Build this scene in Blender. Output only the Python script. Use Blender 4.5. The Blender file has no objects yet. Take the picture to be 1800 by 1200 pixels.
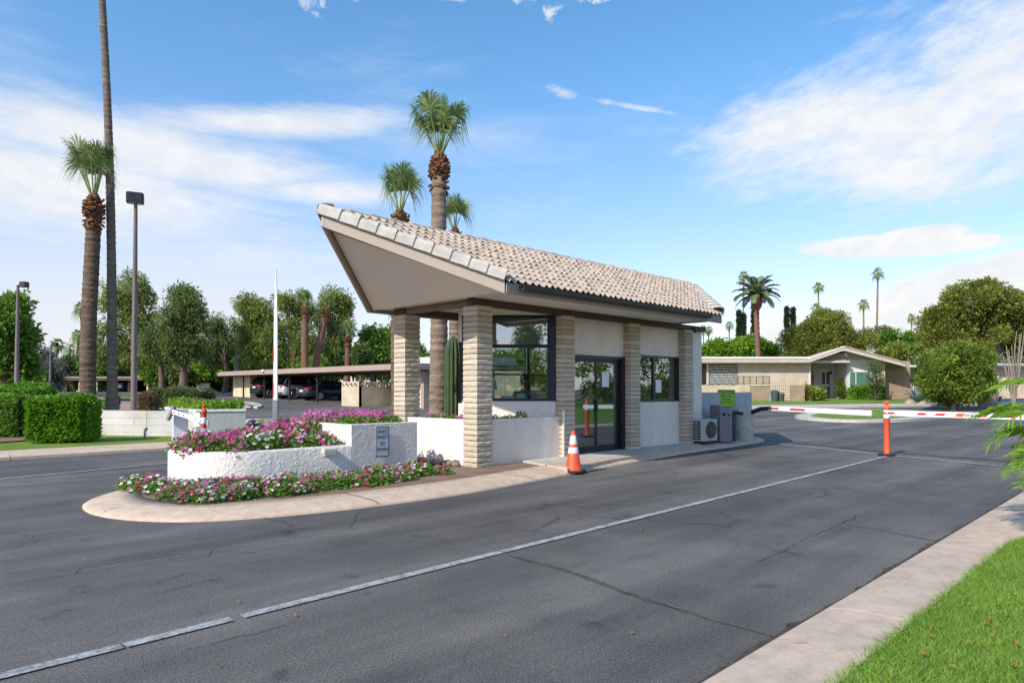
import bpy, bmesh, math, random
import numpy as np
from mathutils import Vector, Matrix, Euler
from math import sin, cos, pi, radians, sqrt, atan2, hypot, tan
random.seed(7)
RNG = np.random.default_rng(11)
SC = bpy.context.scene
COL = SC.collection

# ------------------------------------------------------------------ camera frame
FPX, HZ, CH = 1200.0, 685.0, 1.413
PITCH = radians(.8)
PY0 = HZ - FPX * tan(PITCH)          # the lens is shifted upwards, as for a straightened architectural view
RV = Vector((sin(radians(45)), -cos(radians(45)), 0))
FH = Vector((cos(radians(45)), sin(radians(45)), 0))
FV = Vector((FH.x * cos(PITCH), FH.y * cos(PITCH), sin(PITCH)))
UV = Vector((-FH.x * sin(PITCH), -FH.y * sin(PITCH), cos(PITCH)))

def ground(x, y):
    """height of the land: level near the booth, a gentle rise beyond the gate"""
    t = (x + y) * 0.70711
    if t < 24: return 0.0
    if t < 34: return 0.0014 * (t - 24) ** 2
    if t < 66: return 0.14 + 0.028 * (t - 34)
    if t < 76: return 0.14 + 0.028 * 32 + 0.028 * (t - 66) - 0.0014 * (t - 66) ** 2
    return 0.14 + 0.028 * 32 + 0.14

def ray(px, py):
    a = (px - 900) / FPX; b = -(py - PY0) / FPX
    return FV + RV * a + UV * b

def at(px, py, D):
    """the point D metres ahead that the photo shows at a pixel"""
    d = ray(px, py); h = d.dot(FH); t = D / h
    return Vector((d.x * t, d.y * t, CH + d.z * t))

def foot(px, D):
    """the ground point D metres ahead in the direction of a pixel column"""
    p = at(px, HZ, D)
    return Vector((p.x, p.y, ground(p.x, p.y)))

def onground(px, py, off=0.0):
    """where the line of sight through a pixel meets the land"""
    d = ray(px, py); lo, hi = 0.5, 400.0
    fn = lambda t: CH + d.z * t - ground(d.x * t, d.y * t) - off
    for _ in range(60):
        m = (lo + hi) / 2
        if fn(m) > 0: lo = m
        else: hi = m
    return Vector((d.x * lo, d.y * lo, CH + d.z * lo))

# ------------------------------------------------------------------ materials
MATS = {}
class NT:
    def __init__(s, name):
        m = bpy.data.materials.new(name); m.use_nodes = True
        s.m = m; s.t = m.node_tree; s.t.nodes.clear()
        s.out = s.n('ShaderNodeOutputMaterial')
        MATS[name] = m
    def n(s, typ, **kw):
        nd = s.t.nodes.new(typ)
        for k, v in kw.items():
            if k.startswith('_'):
                nd.inputs[k[1:].replace('_', ' ')].default_value = v
            else: setattr(nd, k, v)
        return nd
    def l(s, a, b): s.t.links.new(a, b)
    def noise(s, co, scale, detail=4, rough=.55, dist=0):
        nd = s.n('ShaderNodeTexNoise', _Scale=scale, _Detail=detail, _Roughness=rough, _Distortion=dist)
        if co is not None: s.l(co, nd.inputs['Vector'])
        return nd.outputs['Fac']
    def ramp(s, fac, stops):
        r = s.n('ShaderNodeValToRGB'); el = r.color_ramp.elements
        while len(el) < len(stops): el.new(.5)
        for e, (p, c) in zip(el, stops):
            e.position = p; e.color = c if len(c) == 4 else (*c, 1)
        s.l(fac, r.inputs['Fac']); return r.outputs['Color']
    def mix(s, fac, a, b, blend='MIX'):
        m = s.n('ShaderNodeMix', data_type='RGBA', blend_type=blend)
        for v, i in ((fac, 0), (a, 6), (b, 7)):
            if isinstance(v, (int, float)): m.inputs[i].default_value = v
            elif isinstance(v, tuple): m.inputs[i].default_value = v if len(v) == 4 else (*v, 1)
            else: s.l(v, m.inputs[i])
        return m.outputs[2]
    def math(s, op, a, b=None, clamp=False):
        m = s.n('ShaderNodeMath', operation=op, use_clamp=clamp)
        for i, v in enumerate((a, b)):
            if v is None: continue
            if isinstance(v, (int, float)): m.inputs[i].default_value = v
            else: s.l(v, m.inputs[i])
        return m.outputs[0]
    def bsdf(s, col, rough=.8, spec=.3, metal=0, bump=None, bstr=.5, bdist=.01):
        p = s.n('ShaderNodeBsdfPrincipled', _Roughness=rough, _Metallic=metal)
        p.inputs['Specular IOR Level'].default_value = spec
        if isinstance(col, tuple): p.inputs['Base Color'].default_value = (*col[:3], 1)
        else: s.l(col, p.inputs['Base Color'])
        if bump is not None:
            b = s.n('ShaderNodeBump', _Strength=bstr, _Distance=bdist)
            s.l(bump, b.inputs['Height']); s.l(b.outputs[0], p.inputs['Normal'])
        return p
    def done(s, sh): s.l(sh.outputs[0], s.out.inputs['Surface']); return s.m
    def coord(s, kind='Object', scale=None):
        c = s.n('ShaderNodeTexCoord').outputs[kind]
        if scale:
            mp = s.n('ShaderNodeMapping'); mp.inputs['Scale'].default_value = scale
            s.l(c, mp.inputs['Vector']); c = mp.outputs[0]
        return c
    def pos(s): return s.n('ShaderNodeNewGeometry').outputs['Position']

def pmat(name, c1, c2=None, scale=3, rough=.8, bump=0, bscale=40, bdist=.01, metal=0, spec=.3, stretch=None, island=0, detail=5):
    if name in MATS: return MATS[name]
    t = NT(name); co = t.coord('Object', stretch)
    c2 = c2 or tuple(v * .8 for v in c1)
    f = t.noise(co, scale, detail, .6)
    if island:
        r = t.n('ShaderNodeNewGeometry').outputs['Random Per Island']
        f = t.math('ADD', t.math('MULTIPLY', f, 1 - island), t.math('MULTIPLY', r, island))
    col = t.ramp(f, [(.28, c2), (.72, c1)])
    bh = t.noise(co, bscale, 4, .6) if bump else None
    return t.done(t.bsdf(col, rough, spec, metal, bh, bump, bdist))

def leafmat(name, dark, light, trans=.3, scale=.7, rough=.5, island=.5, spec=.25):
    if name in MATS: return MATS[name]
    t = NT(name)
    r = t.n('ShaderNodeNewGeometry').outputs['Random Per Island']
    f = t.noise(t.coord(), scale, 2, .5)
    f = t.math('ADD', t.math('MULTIPLY', f, 1 - island), t.math('MULTIPLY', r, island))
    mid = tuple((a + b) / 2 for a, b in zip(dark, light))
    col = t.ramp(f, [(.22, dark), (.5, mid), (.8, light)])
    p = t.bsdf(col, rough, spec)
    tr = t.n('ShaderNodeBsdfTranslucent'); t.l(t.mix(.5, col, tuple(min(1, v * 1.3) for v in light)), tr.inputs['Color'])
    mx = t.n('ShaderNodeMixShader'); mx.inputs[0].default_value = trans
    t.l(p.outputs[0], mx.inputs[1]); t.l(tr.outputs[0], mx.inputs[2])
    return t.done(mx)

def glassmat(name, tint=(.55, .62, .6), refl=1.0):
    t = NT(name)
    tr = t.n('ShaderNodeBsdfTransparent'); tr.inputs[0].default_value = (*tint, 1)
    gl = t.n('ShaderNodeBsdfGlossy', _Roughness=0.0); gl.inputs[0].default_value = (.95, .97, 1, 1)
    fr = t.n('ShaderNodeFresnel', _IOR=1.55)
    fac = t.math('ADD', t.math('MULTIPLY', fr.outputs[0], refl), .06 * refl, True)
    mx = t.n('ShaderNodeMixShader'); t.l(fac, mx.inputs[0]); t.l(tr.outputs[0], mx.inputs[1]); t.l(gl.outputs[0], mx.inputs[2])
    return t.done(mx)

def brickmat(name, c1, c2, mortar, bw=.4, bh=.1, ms=.008, rough=.9):
    t = NT(name)
    co = t.coord(); sp = t.n('ShaderNodeSeparateXYZ'); t.l(co, sp.inputs[0])
    cb = t.n('ShaderNodeCombineXYZ'); t.l(t.math('ADD', sp.outputs[0], sp.outputs[1]), cb.inputs[0]); t.l(sp.outputs[2], cb.inputs[1])
    b = t.n('ShaderNodeTexBrick', _Scale=1.0)
    b.inputs['Brick Width'].default_value = bw; b.inputs['Row Height'].default_value = bh
    b.inputs['Mortar Size'].default_value = ms; b.inputs['Mortar Smooth'].default_value = .3
    b.inputs['Color1'].default_value = (*c1, 1); b.inputs['Color2'].default_value = (*c2, 1); b.inputs['Mortar'].default_value = (*mortar, 1)
    t.l(cb.outputs[0], b.inputs['Vector'])
    n = t.noise(co, 1.4, 5, .6); n2 = t.noise(co, 25, 3, .6)
    col = t.mix(.55, b.outputs['Color'], t.ramp(n, [(.3, (.55, .5, .45)), (.7, (1, 1, 1))]), 'MULTIPLY')
    h = t.math('SUBTRACT', t.math('MULTIPLY', n2, .4), b.outputs['Fac'])
    return t.done(t.bsdf(col, rough, .15, 0, h, .8, .012))

# ------------------------------------------------------------------ mesh builder
ROOTS = {}
def rot_z(a): return Matrix.Rotation(a, 4, 'Z')
class MB:
    def __init__(s): s.v = []; s.f = []; s.mi = []; s.sm = []; s.M = Matrix.Identity(4); s.cur = 0
    def add(s, vs, fs, smooth=False):
        o = len(s.v); s.v += [tuple(s.M @ Vector(v)) for v in vs]
        for f in fs: s.f.append(tuple(i + o for i in f)); s.mi.append(s.cur); s.sm.append(smooth)
        return s
    def box(s, x0, y0, z0, x1, y1, z1):
        x0, x1 = min(x0, x1), max(x0, x1); y0, y1 = min(y0, y1), max(y0, y1); z0, z1 = min(z0, z1), max(z0, z1)
        return s.add([(x0,y0,z0),(x1,y0,z0),(x1,y1,z0),(x0,y1,z0),(x0,y0,z1),(x1,y0,z1),(x1,y1,z1),(x0,y1,z1)],
                     [(0,3,2,1),(4,5,6,7),(0,1,5,4),(1,2,6,5),(2,3,7,6),(3,0,4,7)])
    def bar(s, p, q, w, h, up=(0, 0, 1)):
        """a beam of section w x h from p to q"""
        p, q = Vector(p), Vector(q); d = (q - p).normalized(); u = Vector(up)
        sd = d.cross(u)
        if sd.length < 1e-4: sd = d.cross(Vector((1, 0, 0)))
        sd.normalize(); u = sd.cross(d)
        vs = [c + sd * (a * w / 2) + u * (b * h / 2) for c in (p, q) for a, b in ((-1,-1),(1,-1),(1,1),(-1,1))]
        return s.add(vs, [(0,1,2,3),(7,6,5,4),(0,4,5,1),(1,5,6,2),(2,6,7,3),(3,7,4,0)])
    def prism(s, poly, z0, z1):
        n = len(poly)
        a = sum(poly[i][0]*poly[(i+1)%n][1]-poly[(i+1)%n][0]*poly[i][1] for i in range(n))
        if a < 0: poly = poly[::-1]
        fz0 = z0 if callable(z0) else (lambda x, y: z0); fz1 = z1 if callable(z1) else (lambda x, y: z1)
        vs = [(x, y, fz0(x, y)) for x, y in poly] + [(x, y, fz1(x, y)) for x, y in poly]
        fs = [tuple(range(n))[::-1], tuple(range(n, 2*n))] + [(i, (i+1)%n, n+(i+1)%n, n+i) for i in range(n)]
        return s.add(vs, fs)
    def tube(s, pts, rad, n=10, cap=True, smooth=True, jit=0):
        pts = [Vector(p) for p in pts]; m = len(pts)
        if not hasattr(rad, '__len__'): rad = [rad] * m
        vs = []; u = None
        for i, p in enumerate(pts):
            d = (pts[min(i+1, m-1)] - pts[max(i-1, 0)]).normalized()
            if u is None: u = d.orthogonal().normalized()
            u = (u - d * u.dot(d)).normalized(); w = d.cross(u)
            for k in range(n):
                r = rad[i] * (1 + (random.uniform(-jit, jit) if jit else 0))
                vs.append(p + u * (r * cos(2*pi*k/n)) + w * (r * sin(2*pi*k/n)))
        fs = [(i*n+k, i*n+(k+1)%n, (i+1)*n+(k+1)%n, (i+1)*n+k) for i in range(m-1) for k in range(n)]
        s.add(vs, fs, smooth)
        if cap: s.add(vs[:n], [tuple(range(n))[::-1]]); s.add(vs[-n:], [tuple(range(n))])
        return s
    def lathe(s, c, prof, n=20, smooth=True):
        """profile of (radius, height) turned about a vertical axis through c"""
        c = Vector(c)
        return s.tube([c + Vector((0, 0, z)) for _, z in prof], [max(r, 1e-4) for r, _ in prof], n, True, smooth)
    def loft(s, rings, closed=True, cap=True, smooth=False):
        n = len(rings[0]); vs = [v for r in rings for v in r]; k = n if closed else n - 1
        fs = [(i*n+j, i*n+(j+1)%n, (i+1)*n+(j+1)%n, (i+1)*n+j) for i in range(len(rings)-1) for j in range(k)]
        s.add(vs, fs, smooth)
        if cap and closed: s.add(rings[0], [tuple(range(n))[::-1]]); s.add(rings[-1], [tuple(range(n))])
        return s
    def ball(s, c, r, nu=10, nv=7, jit=0):
        rx, ry, rz = r if hasattr(r, '__len__') else (r, r, r)
        vs = []; 
        for i in range(nv + 1):
            th = pi * i / nv
            for j in range(nu):
                q = 1 + random.uniform(-jit, jit)
                vs.append((c[0]+rx*q*sin(th)*cos(2*pi*j/nu), c[1]+ry*q*sin(th)*sin(2*pi*j/nu), c[2]+rz*q*cos(th)))
        return s.add(vs, [(i*nu+j, (i+1)*nu+j, (i+1)*nu+(j+1)%nu, i*nu+(j+1)%nu) for i in range(nv) for j in range(nu)], True)
    def build(s, name, mat, parent=None, world=True, bevel=0):
        me = bpy.data.meshes.new(name)
        vs = s.v
        if parent is not None and world:
            R = parent
            while R not in ROOTS and R.parent: R = R.parent
            inv = ROOTS[R].inverted() if R in ROOTS else Matrix.Identity(4)
            vs = [tuple(inv @ Vector(v)) for v in vs]
        me.from_pydata(vs, [], s.f)
        for m in (mat if isinstance(mat, (list, tuple)) else [mat]): me.materials.append(m)
        me.polygons.foreach_set('material_index', s.mi); me.polygons.foreach_set('use_smooth', s.sm)
        me.update()
        o = bpy.data.objects.new(name, me); COL.objects.link(o)
        if parent is not None: o.parent = parent
        if bevel:
            b = o.modifiers.new('Bevel', 'BEVEL'); b.width = bevel; b.segments = 2; b.limit_method = 'ANGLE'
        return o

def tag(o, label, cat, group=None, kind=None):
    o['label'] = label; o['category'] = cat
    if group: o['group'] = group
    if kind: o['kind'] = kind
    return o
def thing(name, label, cat, loc=(0, 0, 0), rotz=0, group=None):
    o = bpy.data.objects.new(name, None); COL.objects.link(o); o.empty_display_size = .3
    o.location = loc; o.rotation_euler = (0, 0, rotz)
    ROOTS[o] = Matrix.Translation(Vector(loc)) @ rot_z(rotz)
    return tag(o, label, cat, group)
def struct(name, mb, mat, bevel=0):
    o = mb.build(name, mat, bevel=bevel); o['kind'] = 'structure'; return o
def dup(o, parent=None):
    c = o.copy(); COL.objects.link(c)
    if parent is not None: c.parent = parent
    for ch in o.children: dup(ch, c)
    return c

def np_mesh(name, verts, nper, mat, parent=None, extra=None, mats=None):
    """many small polygons of nper corners each; extra gives material indices"""
    verts = np.asarray(verts, dtype=np.float32).reshape(-1, 3); nf = len(verts) // nper
    if parent is not None:
        R = parent
        while R not in ROOTS and R.parent: R = R.parent
        if R in ROOTS:
            inv = np.array(ROOTS[R].inverted(), dtype=np.float32)
            verts = verts @ inv[:3, :3].T + inv[:3, 3]
    me = bpy.data.meshes.new(name)
    me.vertices.add(len(verts)); me.vertices.foreach_set('co', verts.ravel())
    me.loops.add(len(verts)); me.loops.foreach_set('vertex_index', np.arange(len(verts), dtype=np.int32))
    me.polygons.add(nf); me.polygons.foreach_set('loop_start', np.arange(nf, dtype=np.int32) * nper)
    me.polygons.foreach_set('loop_total', np.full(nf, nper, dtype=np.int32))
    for m in (mats or [mat]): me.materials.append(m)
    if extra is not None: me.polygons.foreach_set('material_index', np.asarray(extra, dtype=np.int32))
    me.update(calc_edges=True)
    o = bpy.data.objects.new(name, me); COL.objects.link(o)
    if parent is not None: o.parent = parent
    return o

def unit(a): return a / np.maximum(np.linalg.norm(a, axis=1, keepdims=True), 1e-6)
def leaf_quads(P, A, L, W, rng=RNG):
    """rhombic leaves at P pointing along A"""
    n = len(P); A = unit(A); S = unit(np.cross(A, rng.normal(size=(n, 3))))
    L = np.broadcast_to(np.asarray(L, dtype=float).reshape(-1, 1), (n, 1)); W = np.broadcast_to(np.asarray(W, dtype=float).reshape(-1, 1), (n, 1))
    q = np.stack([P, P + A*L*.45 + S*W*.5, P + A*L, P + A*L*.45 - S*W*.5], axis=1)
    return q.reshape(-1, 3)

def clump_leaves(blobs, nclump, nleaf, rc, L, W, droop=0., out=.7, shell=.55, seed=0, flat=1.0, zmin=None):
    """crown as many leafy clumps spread in the outer part of ellipsoids; returns the quads and clump centres"""
    rng = np.random.default_rng(seed); Q = []; C = []
    for (c, r, k) in blobs:
        c = np.array(c); r = np.array(r, dtype=float)
        for _ in range(max(2, int(nclump * k))):
            d = rng.normal(size=3); d /= np.linalg.norm(d)
            cc = c + d * r * (shell + (1 - shell) * rng.random() ** .6)
            if zmin is not None and cc[2] < zmin: continue
            C.append(cc); rr = rc * rng.uniform(.65, 1.35)
            n = int(nleaf * rng.uniform(.7, 1.3)); g = unit(rng.normal(size=(n, 3))) * (rng.random((n, 1)) ** .45)
            P = cc + g * rr * np.array([1, 1, flat])
            A = g * out + d * .35 + rng.normal(size=(n, 3)) * .45 + np.array([0, 0, -droop])
            Q.append(leaf_quads(P, A, L * rng.uniform(.6, 1.3, n), W * rng.uniform(.7, 1.2, n), rng))
    return np.concatenate(Q), C

def smooth_closed(pts, k=6):
    out = []; n = len(pts)
    for i in range(n):
        p0, p1, p2, p3 = (np.array(pts[(i + j - 1) % n], dtype=float) for j in range(4))
        for s in range(k):
            t = s / k
            out.append(tuple(.5 * (2*p1 + (p2-p0)*t + (2*p0-5*p1+4*p2-p3)*t*t + (3*p1-p0-3*p2+p3)*t**3)))
    return out
def smooth_open(pts, k=6):
    out = []; n = len(pts)
    for i in range(n - 1):
        p0, p1, p2, p3 = (np.array(pts[min(max(i + j - 1, 0), n - 1)], dtype=float) for j in range(4))
        for s in range(k):
            t = s / k
            out.append(tuple(.5 * (2*p1 + (p2-p0)*t + (2*p0-5*p1+4*p2-p3)*t*t + (3*p1-p0-3*p2+p3)*t**3)))
    out.append(tuple(pts[-1])); return out

def sheet(name, poly, mat, off, kind='structure', cell=2.0, side=0.0):
    """a sheet of ground that follows the land, off metres above it; side > 0 gives it an edge face that deep"""
    bm = bmesh.new(); vs = [bm.verts.new((p[0], p[1], 0)) for p in poly]; f = bm.faces.new(vs)
    if f.normal.z < 0: f.normal_flip()
    xs = [p[0] for p in poly]; ys = [p[1] for p in poly]
    for ax, lo, hi in (((1, 0, 0), min(xs), max(xs)), ((0, 1, 0), min(ys), max(ys))):
        n = max(1, min(60, int((hi - lo) / cell)))
        for i in range(1, n):
            c = lo + (hi - lo) * i / n
            co = (c, 0, 0) if ax[0] else (0, c, 0)
            bmesh.ops.bisect_plane(bm, geom=bm.verts[:] + bm.edges[:] + bm.faces[:], plane_co=co, plane_no=ax)
    bm.normal_update()
    for v in bm.verts: v.co.z = ground(v.co.x, v.co.y) + off
    if side:
        es = [e for e in bm.edges if e.is_boundary]
        r = bmesh.ops.extrude_edge_only(bm, edges=es)
        for g in r['geom']:
            if isinstance(g, bmesh.types.BMVert): g.co.z -= side
    bmesh.ops.recalc_face_normals(bm, faces=bm.faces[:])
    me = bpy.data.meshes.new(name); bm.to_mesh(me); bm.free(); me.materials.append(mat)
    o = bpy.data.objects.new(name, me); COL.objects.link(o); o['kind'] = kind
    return o

def text_mesh(name, s, size, mat, M, parent, extrude=.001, align='CENTER', width=None):
    cu = bpy.data.curves.new(name, 'FONT'); cu.body = s; cu.size = size; cu.align_x = align; cu.align_y = 'CENTER'; cu.extrude = extrude
    cu.resolution_u = 3
    o = bpy.data.objects.new(name, cu); COL.objects.link(o)
    bpy.context.view_layer.update()
    dg = bpy.context.evaluated_depsgraph_get()
    me = bpy.data.meshes.new_from_object(o.evaluated_get(dg))
    bpy.data.objects.remove(o); bpy.data.curves.remove(cu)
    sx = 1
    if width:
        xs = [v.co.x for v in me.vertices]; sx = width / max(1e-6, max(xs) - min(xs))
    R = parent
    while R not in ROOTS and R.parent: R = R.parent
    T = ROOTS[R].inverted() @ M @ Matrix.Diagonal((sx, 1, 1, 1))
    me.transform(T); me.materials.clear(); me.materials.append(mat)
    t = bpy.data.objects.new(name, me); COL.objects.link(t); t.parent = parent
    return t

# ================================================================== camera, light, sky
cam = bpy.data.objects.new('camera', bpy.data.cameras.new('camera')); COL.objects.link(cam)
cam.location = (0, 0, CH); cam.rotation_euler = (radians(90) + PITCH, 0, radians(-45))
cam.data.sensor_width = 36; cam.data.lens = 24.0; cam.data.shift_y = (PY0 - 600) / 1800; cam.data.clip_start = .05; cam.data.clip_end = 6000
SC.camera = cam
SC.view_settings.view_transform = 'Standard'; SC.view_settings.look = 'None'
SC.view_settings.exposure = 0; SC.view_settings.gamma = 1
SUN_EL, SUN_DY = radians(36), .065
Ldir = Vector((cos(SUN_EL), SUN_DY * cos(SUN_EL), -sin(SUN_EL))).normalized()
sun = bpy.data.objects.new('sun', bpy.data.lights.new('sun', 'SUN')); COL.objects.link(sun)
sun.data.energy = 5.0; sun.data.angle = radians(.53); sun.data.color = (1, .94, .85)
sun.rotation_euler = Ldir.to_track_quat('-Z', 'Y').to_euler(); sun.location = (-20, 0, 30)
SUN_AZ = atan2(-Ldir.x, -Ldir.y)

w = bpy.data.worlds.new('World'); SC.world = w; w.use_nodes = True
nt = w.node_tree; nt.nodes.clear()
class WN(NT):
    def __init__(s, t): s.t = t
W = WN(nt)
wo = W.n('ShaderNodeOutputWorld'); bg = W.n('ShaderNodeBackground')
sky = W.n('ShaderNodeTexSky', sky_type='NISHITA', sun_disc=False, sun_elevation=SUN_EL, sun_rotation=SUN_AZ % (2 * pi), altitude=300, air_density=1.0, dust_density=.6, ozone_density=2.2)
gen = W.n('ShaderNodeTexCoord').outputs['Generated']
sp = W.n('ShaderNodeSeparateXYZ'); W.l(gen, sp.inputs[0])
X_, Y_, Z_ = sp.outputs
az = W.math('SUBTRACT', W.math('MULTIPLY', W.math('ARCTAN2', Y_, X_), 57.29578), 45.0)
hyp = W.math('SQRT', W.math('ADD', W.math('MULTIPLY', X_, X_), W.math('MULTIPLY', Y_, Y_)))
el = W.math('MULTIPLY', W.math('ARCTAN2', Z_, hyp), 57.29578)
def cvec(sx, sy, tilt, off=0):
    """sky coordinates in degrees, stretched along a streak direction"""
    ct, st = cos(radians(tilt)), sin(radians(tilt))
    u = W.math('ADD', W.math('MULTIPLY', az, ct), W.math('MULTIPLY', el, st))
    v = W.math('SUBTRACT', W.math('MULTIPLY', el, ct), W.math('MULTIPLY', az, st))
    c = W.n('ShaderNodeCombineXYZ'); W.l(W.math('MULTIPLY', u, sx), c.inputs[0]); W.l(W.math('MULTIPLY', v, sy), c.inputs[1]); c.inputs[2].default_value = off
    return c.outputs[0]
fine = W.noise(cvec(.085, .26, -8), 1.0, 10, .66, .35)
fine2 = W.noise(cvec(.05, .24, -4, 7), 1.0, 9, .60, .5)
puff = W.noise(cvec(.35, .55, 0, 3), 1.0, 8, .62, .3)
fine3 = W.noise(cvec(.9, 1.1, 30, 3), 1.0, 8, .62, .3)
def blob(a0, e0, sa, se, tilt=0):
    ct, st = cos(radians(tilt)), sin(radians(tilt))
    da = W.math('SUBTRACT', az, a0); de = W.math('SUBTRACT', el, e0)
    u = W.math('DIVIDE', W.math('ADD', W.math('MULTIPLY', da, ct), W.math('MULTIPLY', de, st)), sa)
    v = W.math('DIVIDE', W.math('SUBTRACT', W.math('MULTIPLY', de, ct), W.math('MULTIPLY', da, st)), se)
    d = W.math('SQRT', W.math('ADD', W.math('MULTIPLY', u, u), W.math('MULTIPLY', v, v)))
    return W.math('SUBTRACT', 1.0, d)
def sstep(x, lo, hi, top=1.0):
    m = W.n('ShaderNodeMapRange', interpolation_type='SMOOTHSTEP', clamp=True)
    W.l(x, m.inputs[0]); m.inputs[1].default_value = lo; m.inputs[2].default_value = hi; m.inputs[3].default_value = 0; m.inputs[4].default_value = top
    return m.outputs[0]
def cloud(b, nz, k, lo, hi, top):
    return sstep(W.math('ADD', b, W.math('MULTIPLY', W.math('SUBTRACT', nz, .5), k)), lo, hi, top)
def union(*xs):
    r = xs[0]
    for x in xs[1:]: r = W.math('MAXIMUM', r, x)
    return r
hf = W.noise(cvec(.30, .95, -14, 11), 1.0, 9, .68, .5)
hf2 = W.noise(cvec(.16, .9, 5, 19), 1.0, 9, .66, .4)
fine = W.math('ADD', W.math('MULTIPLY', fine, .66), W.math('MULTIPLY', hf, .34)); fine2 = W.math('ADD', W.math('MULTIPLY', fine2, .7), W.math('MULTIPLY', hf2, .3))
c1 = cloud(union(blob(-31, 18.4, 18, 6.0, 4), blob(-24, 20.0, 12.5, 3.4, -6), blob(-40, 20, 17, 8, 0), blob(-29, 15.8, 11, 3.2, 10)), fine, 2.5, -.10, .85, .93)
c2 = cloud(union(blob(28, 17.2, 20, 3.4, 4), blob(34, 14.0, 24, 5.0, 5), blob(20, 20.3, 15, 1.6, -6), blob(15, 15.6, 9, 1.5, -2)), fine2, 2.0, -.05, .85, .88)
c3 = cloud(union(blob(-29.5, 10.45, 7.8, .95, 3), blob(-31, 11.0, 3.4, .8, 0)), hf, .5, .02, .28, .97)
c4 = cloud(union(blob(-36, 6.6, 19, 3.5, -13), blob(-33, 3.4, 16, 4.0, 0)), fine2, .8, .0, .26, .97)
c5 = cloud(union(blob(-4.2, 23.6, 2.4, .6, 18), blob(-10.5, 22.2, 5.5, .30, 12)), hf, 2.2, .1, 1.1, .6)
c6 = cloud(union(blob(16.5, 29.2, 1.6, 1.6), blob(13.2, 29.6, 1.2, .7), blob(5, 30, 1.6, .8), blob(-1, 30.4, 1.8, 1.2), blob(-3.4, 29.0, 1.2, .8), blob(-7, 30, 1.6, .8)), fine3, 3.2, .25, 1.0, .75)
c7 = cloud(union(blob(38, 23, 16, 6, 15), blob(2, 20, 60, 13)), fine2, 2.6, .55, 1.9, .55)
hz = W.math('MULTIPLY', W.math('POWER', 2.718, W.math('MULTIPLY', W.math('MAXIMUM', el, 0), -.13)), .66)
hzl = cloud(blob(28, 5, 34, 11), fine2, .5, -.1, .9, .70)
dens = union(c1, c2, c3, c4, c5, c6, c7)
hs = W.n('ShaderNodeHueSaturation', _Hue=.494, _Saturation=1.12, _Value=1.0); W.l(sky.outputs[0], hs.inputs['Color'])
skyc = W.mix(1.0, hs.outputs[0], W.mix(sstep(el, 4, 27), (1.56, 1.28, 1.42), (1.20, 1.50, 1.64)), 'MULTIPLY')
col = W.mix(hz, skyc, (5.5, 5.75, 6.1))
col = W.mix(hzl, col, (5.5, 5.7, 5.9))
shade = W.mix(sstep(puff, .3, .7), (5.7, 5.85, 6.05), (6.6, 6.6, 6.55))
col = W.mix(dens, col, shade)
W.l(col, bg.inputs[0]); bg.inputs[1].default_value = .15
W.l(bg.outputs[0], wo.inputs[0])

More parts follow.
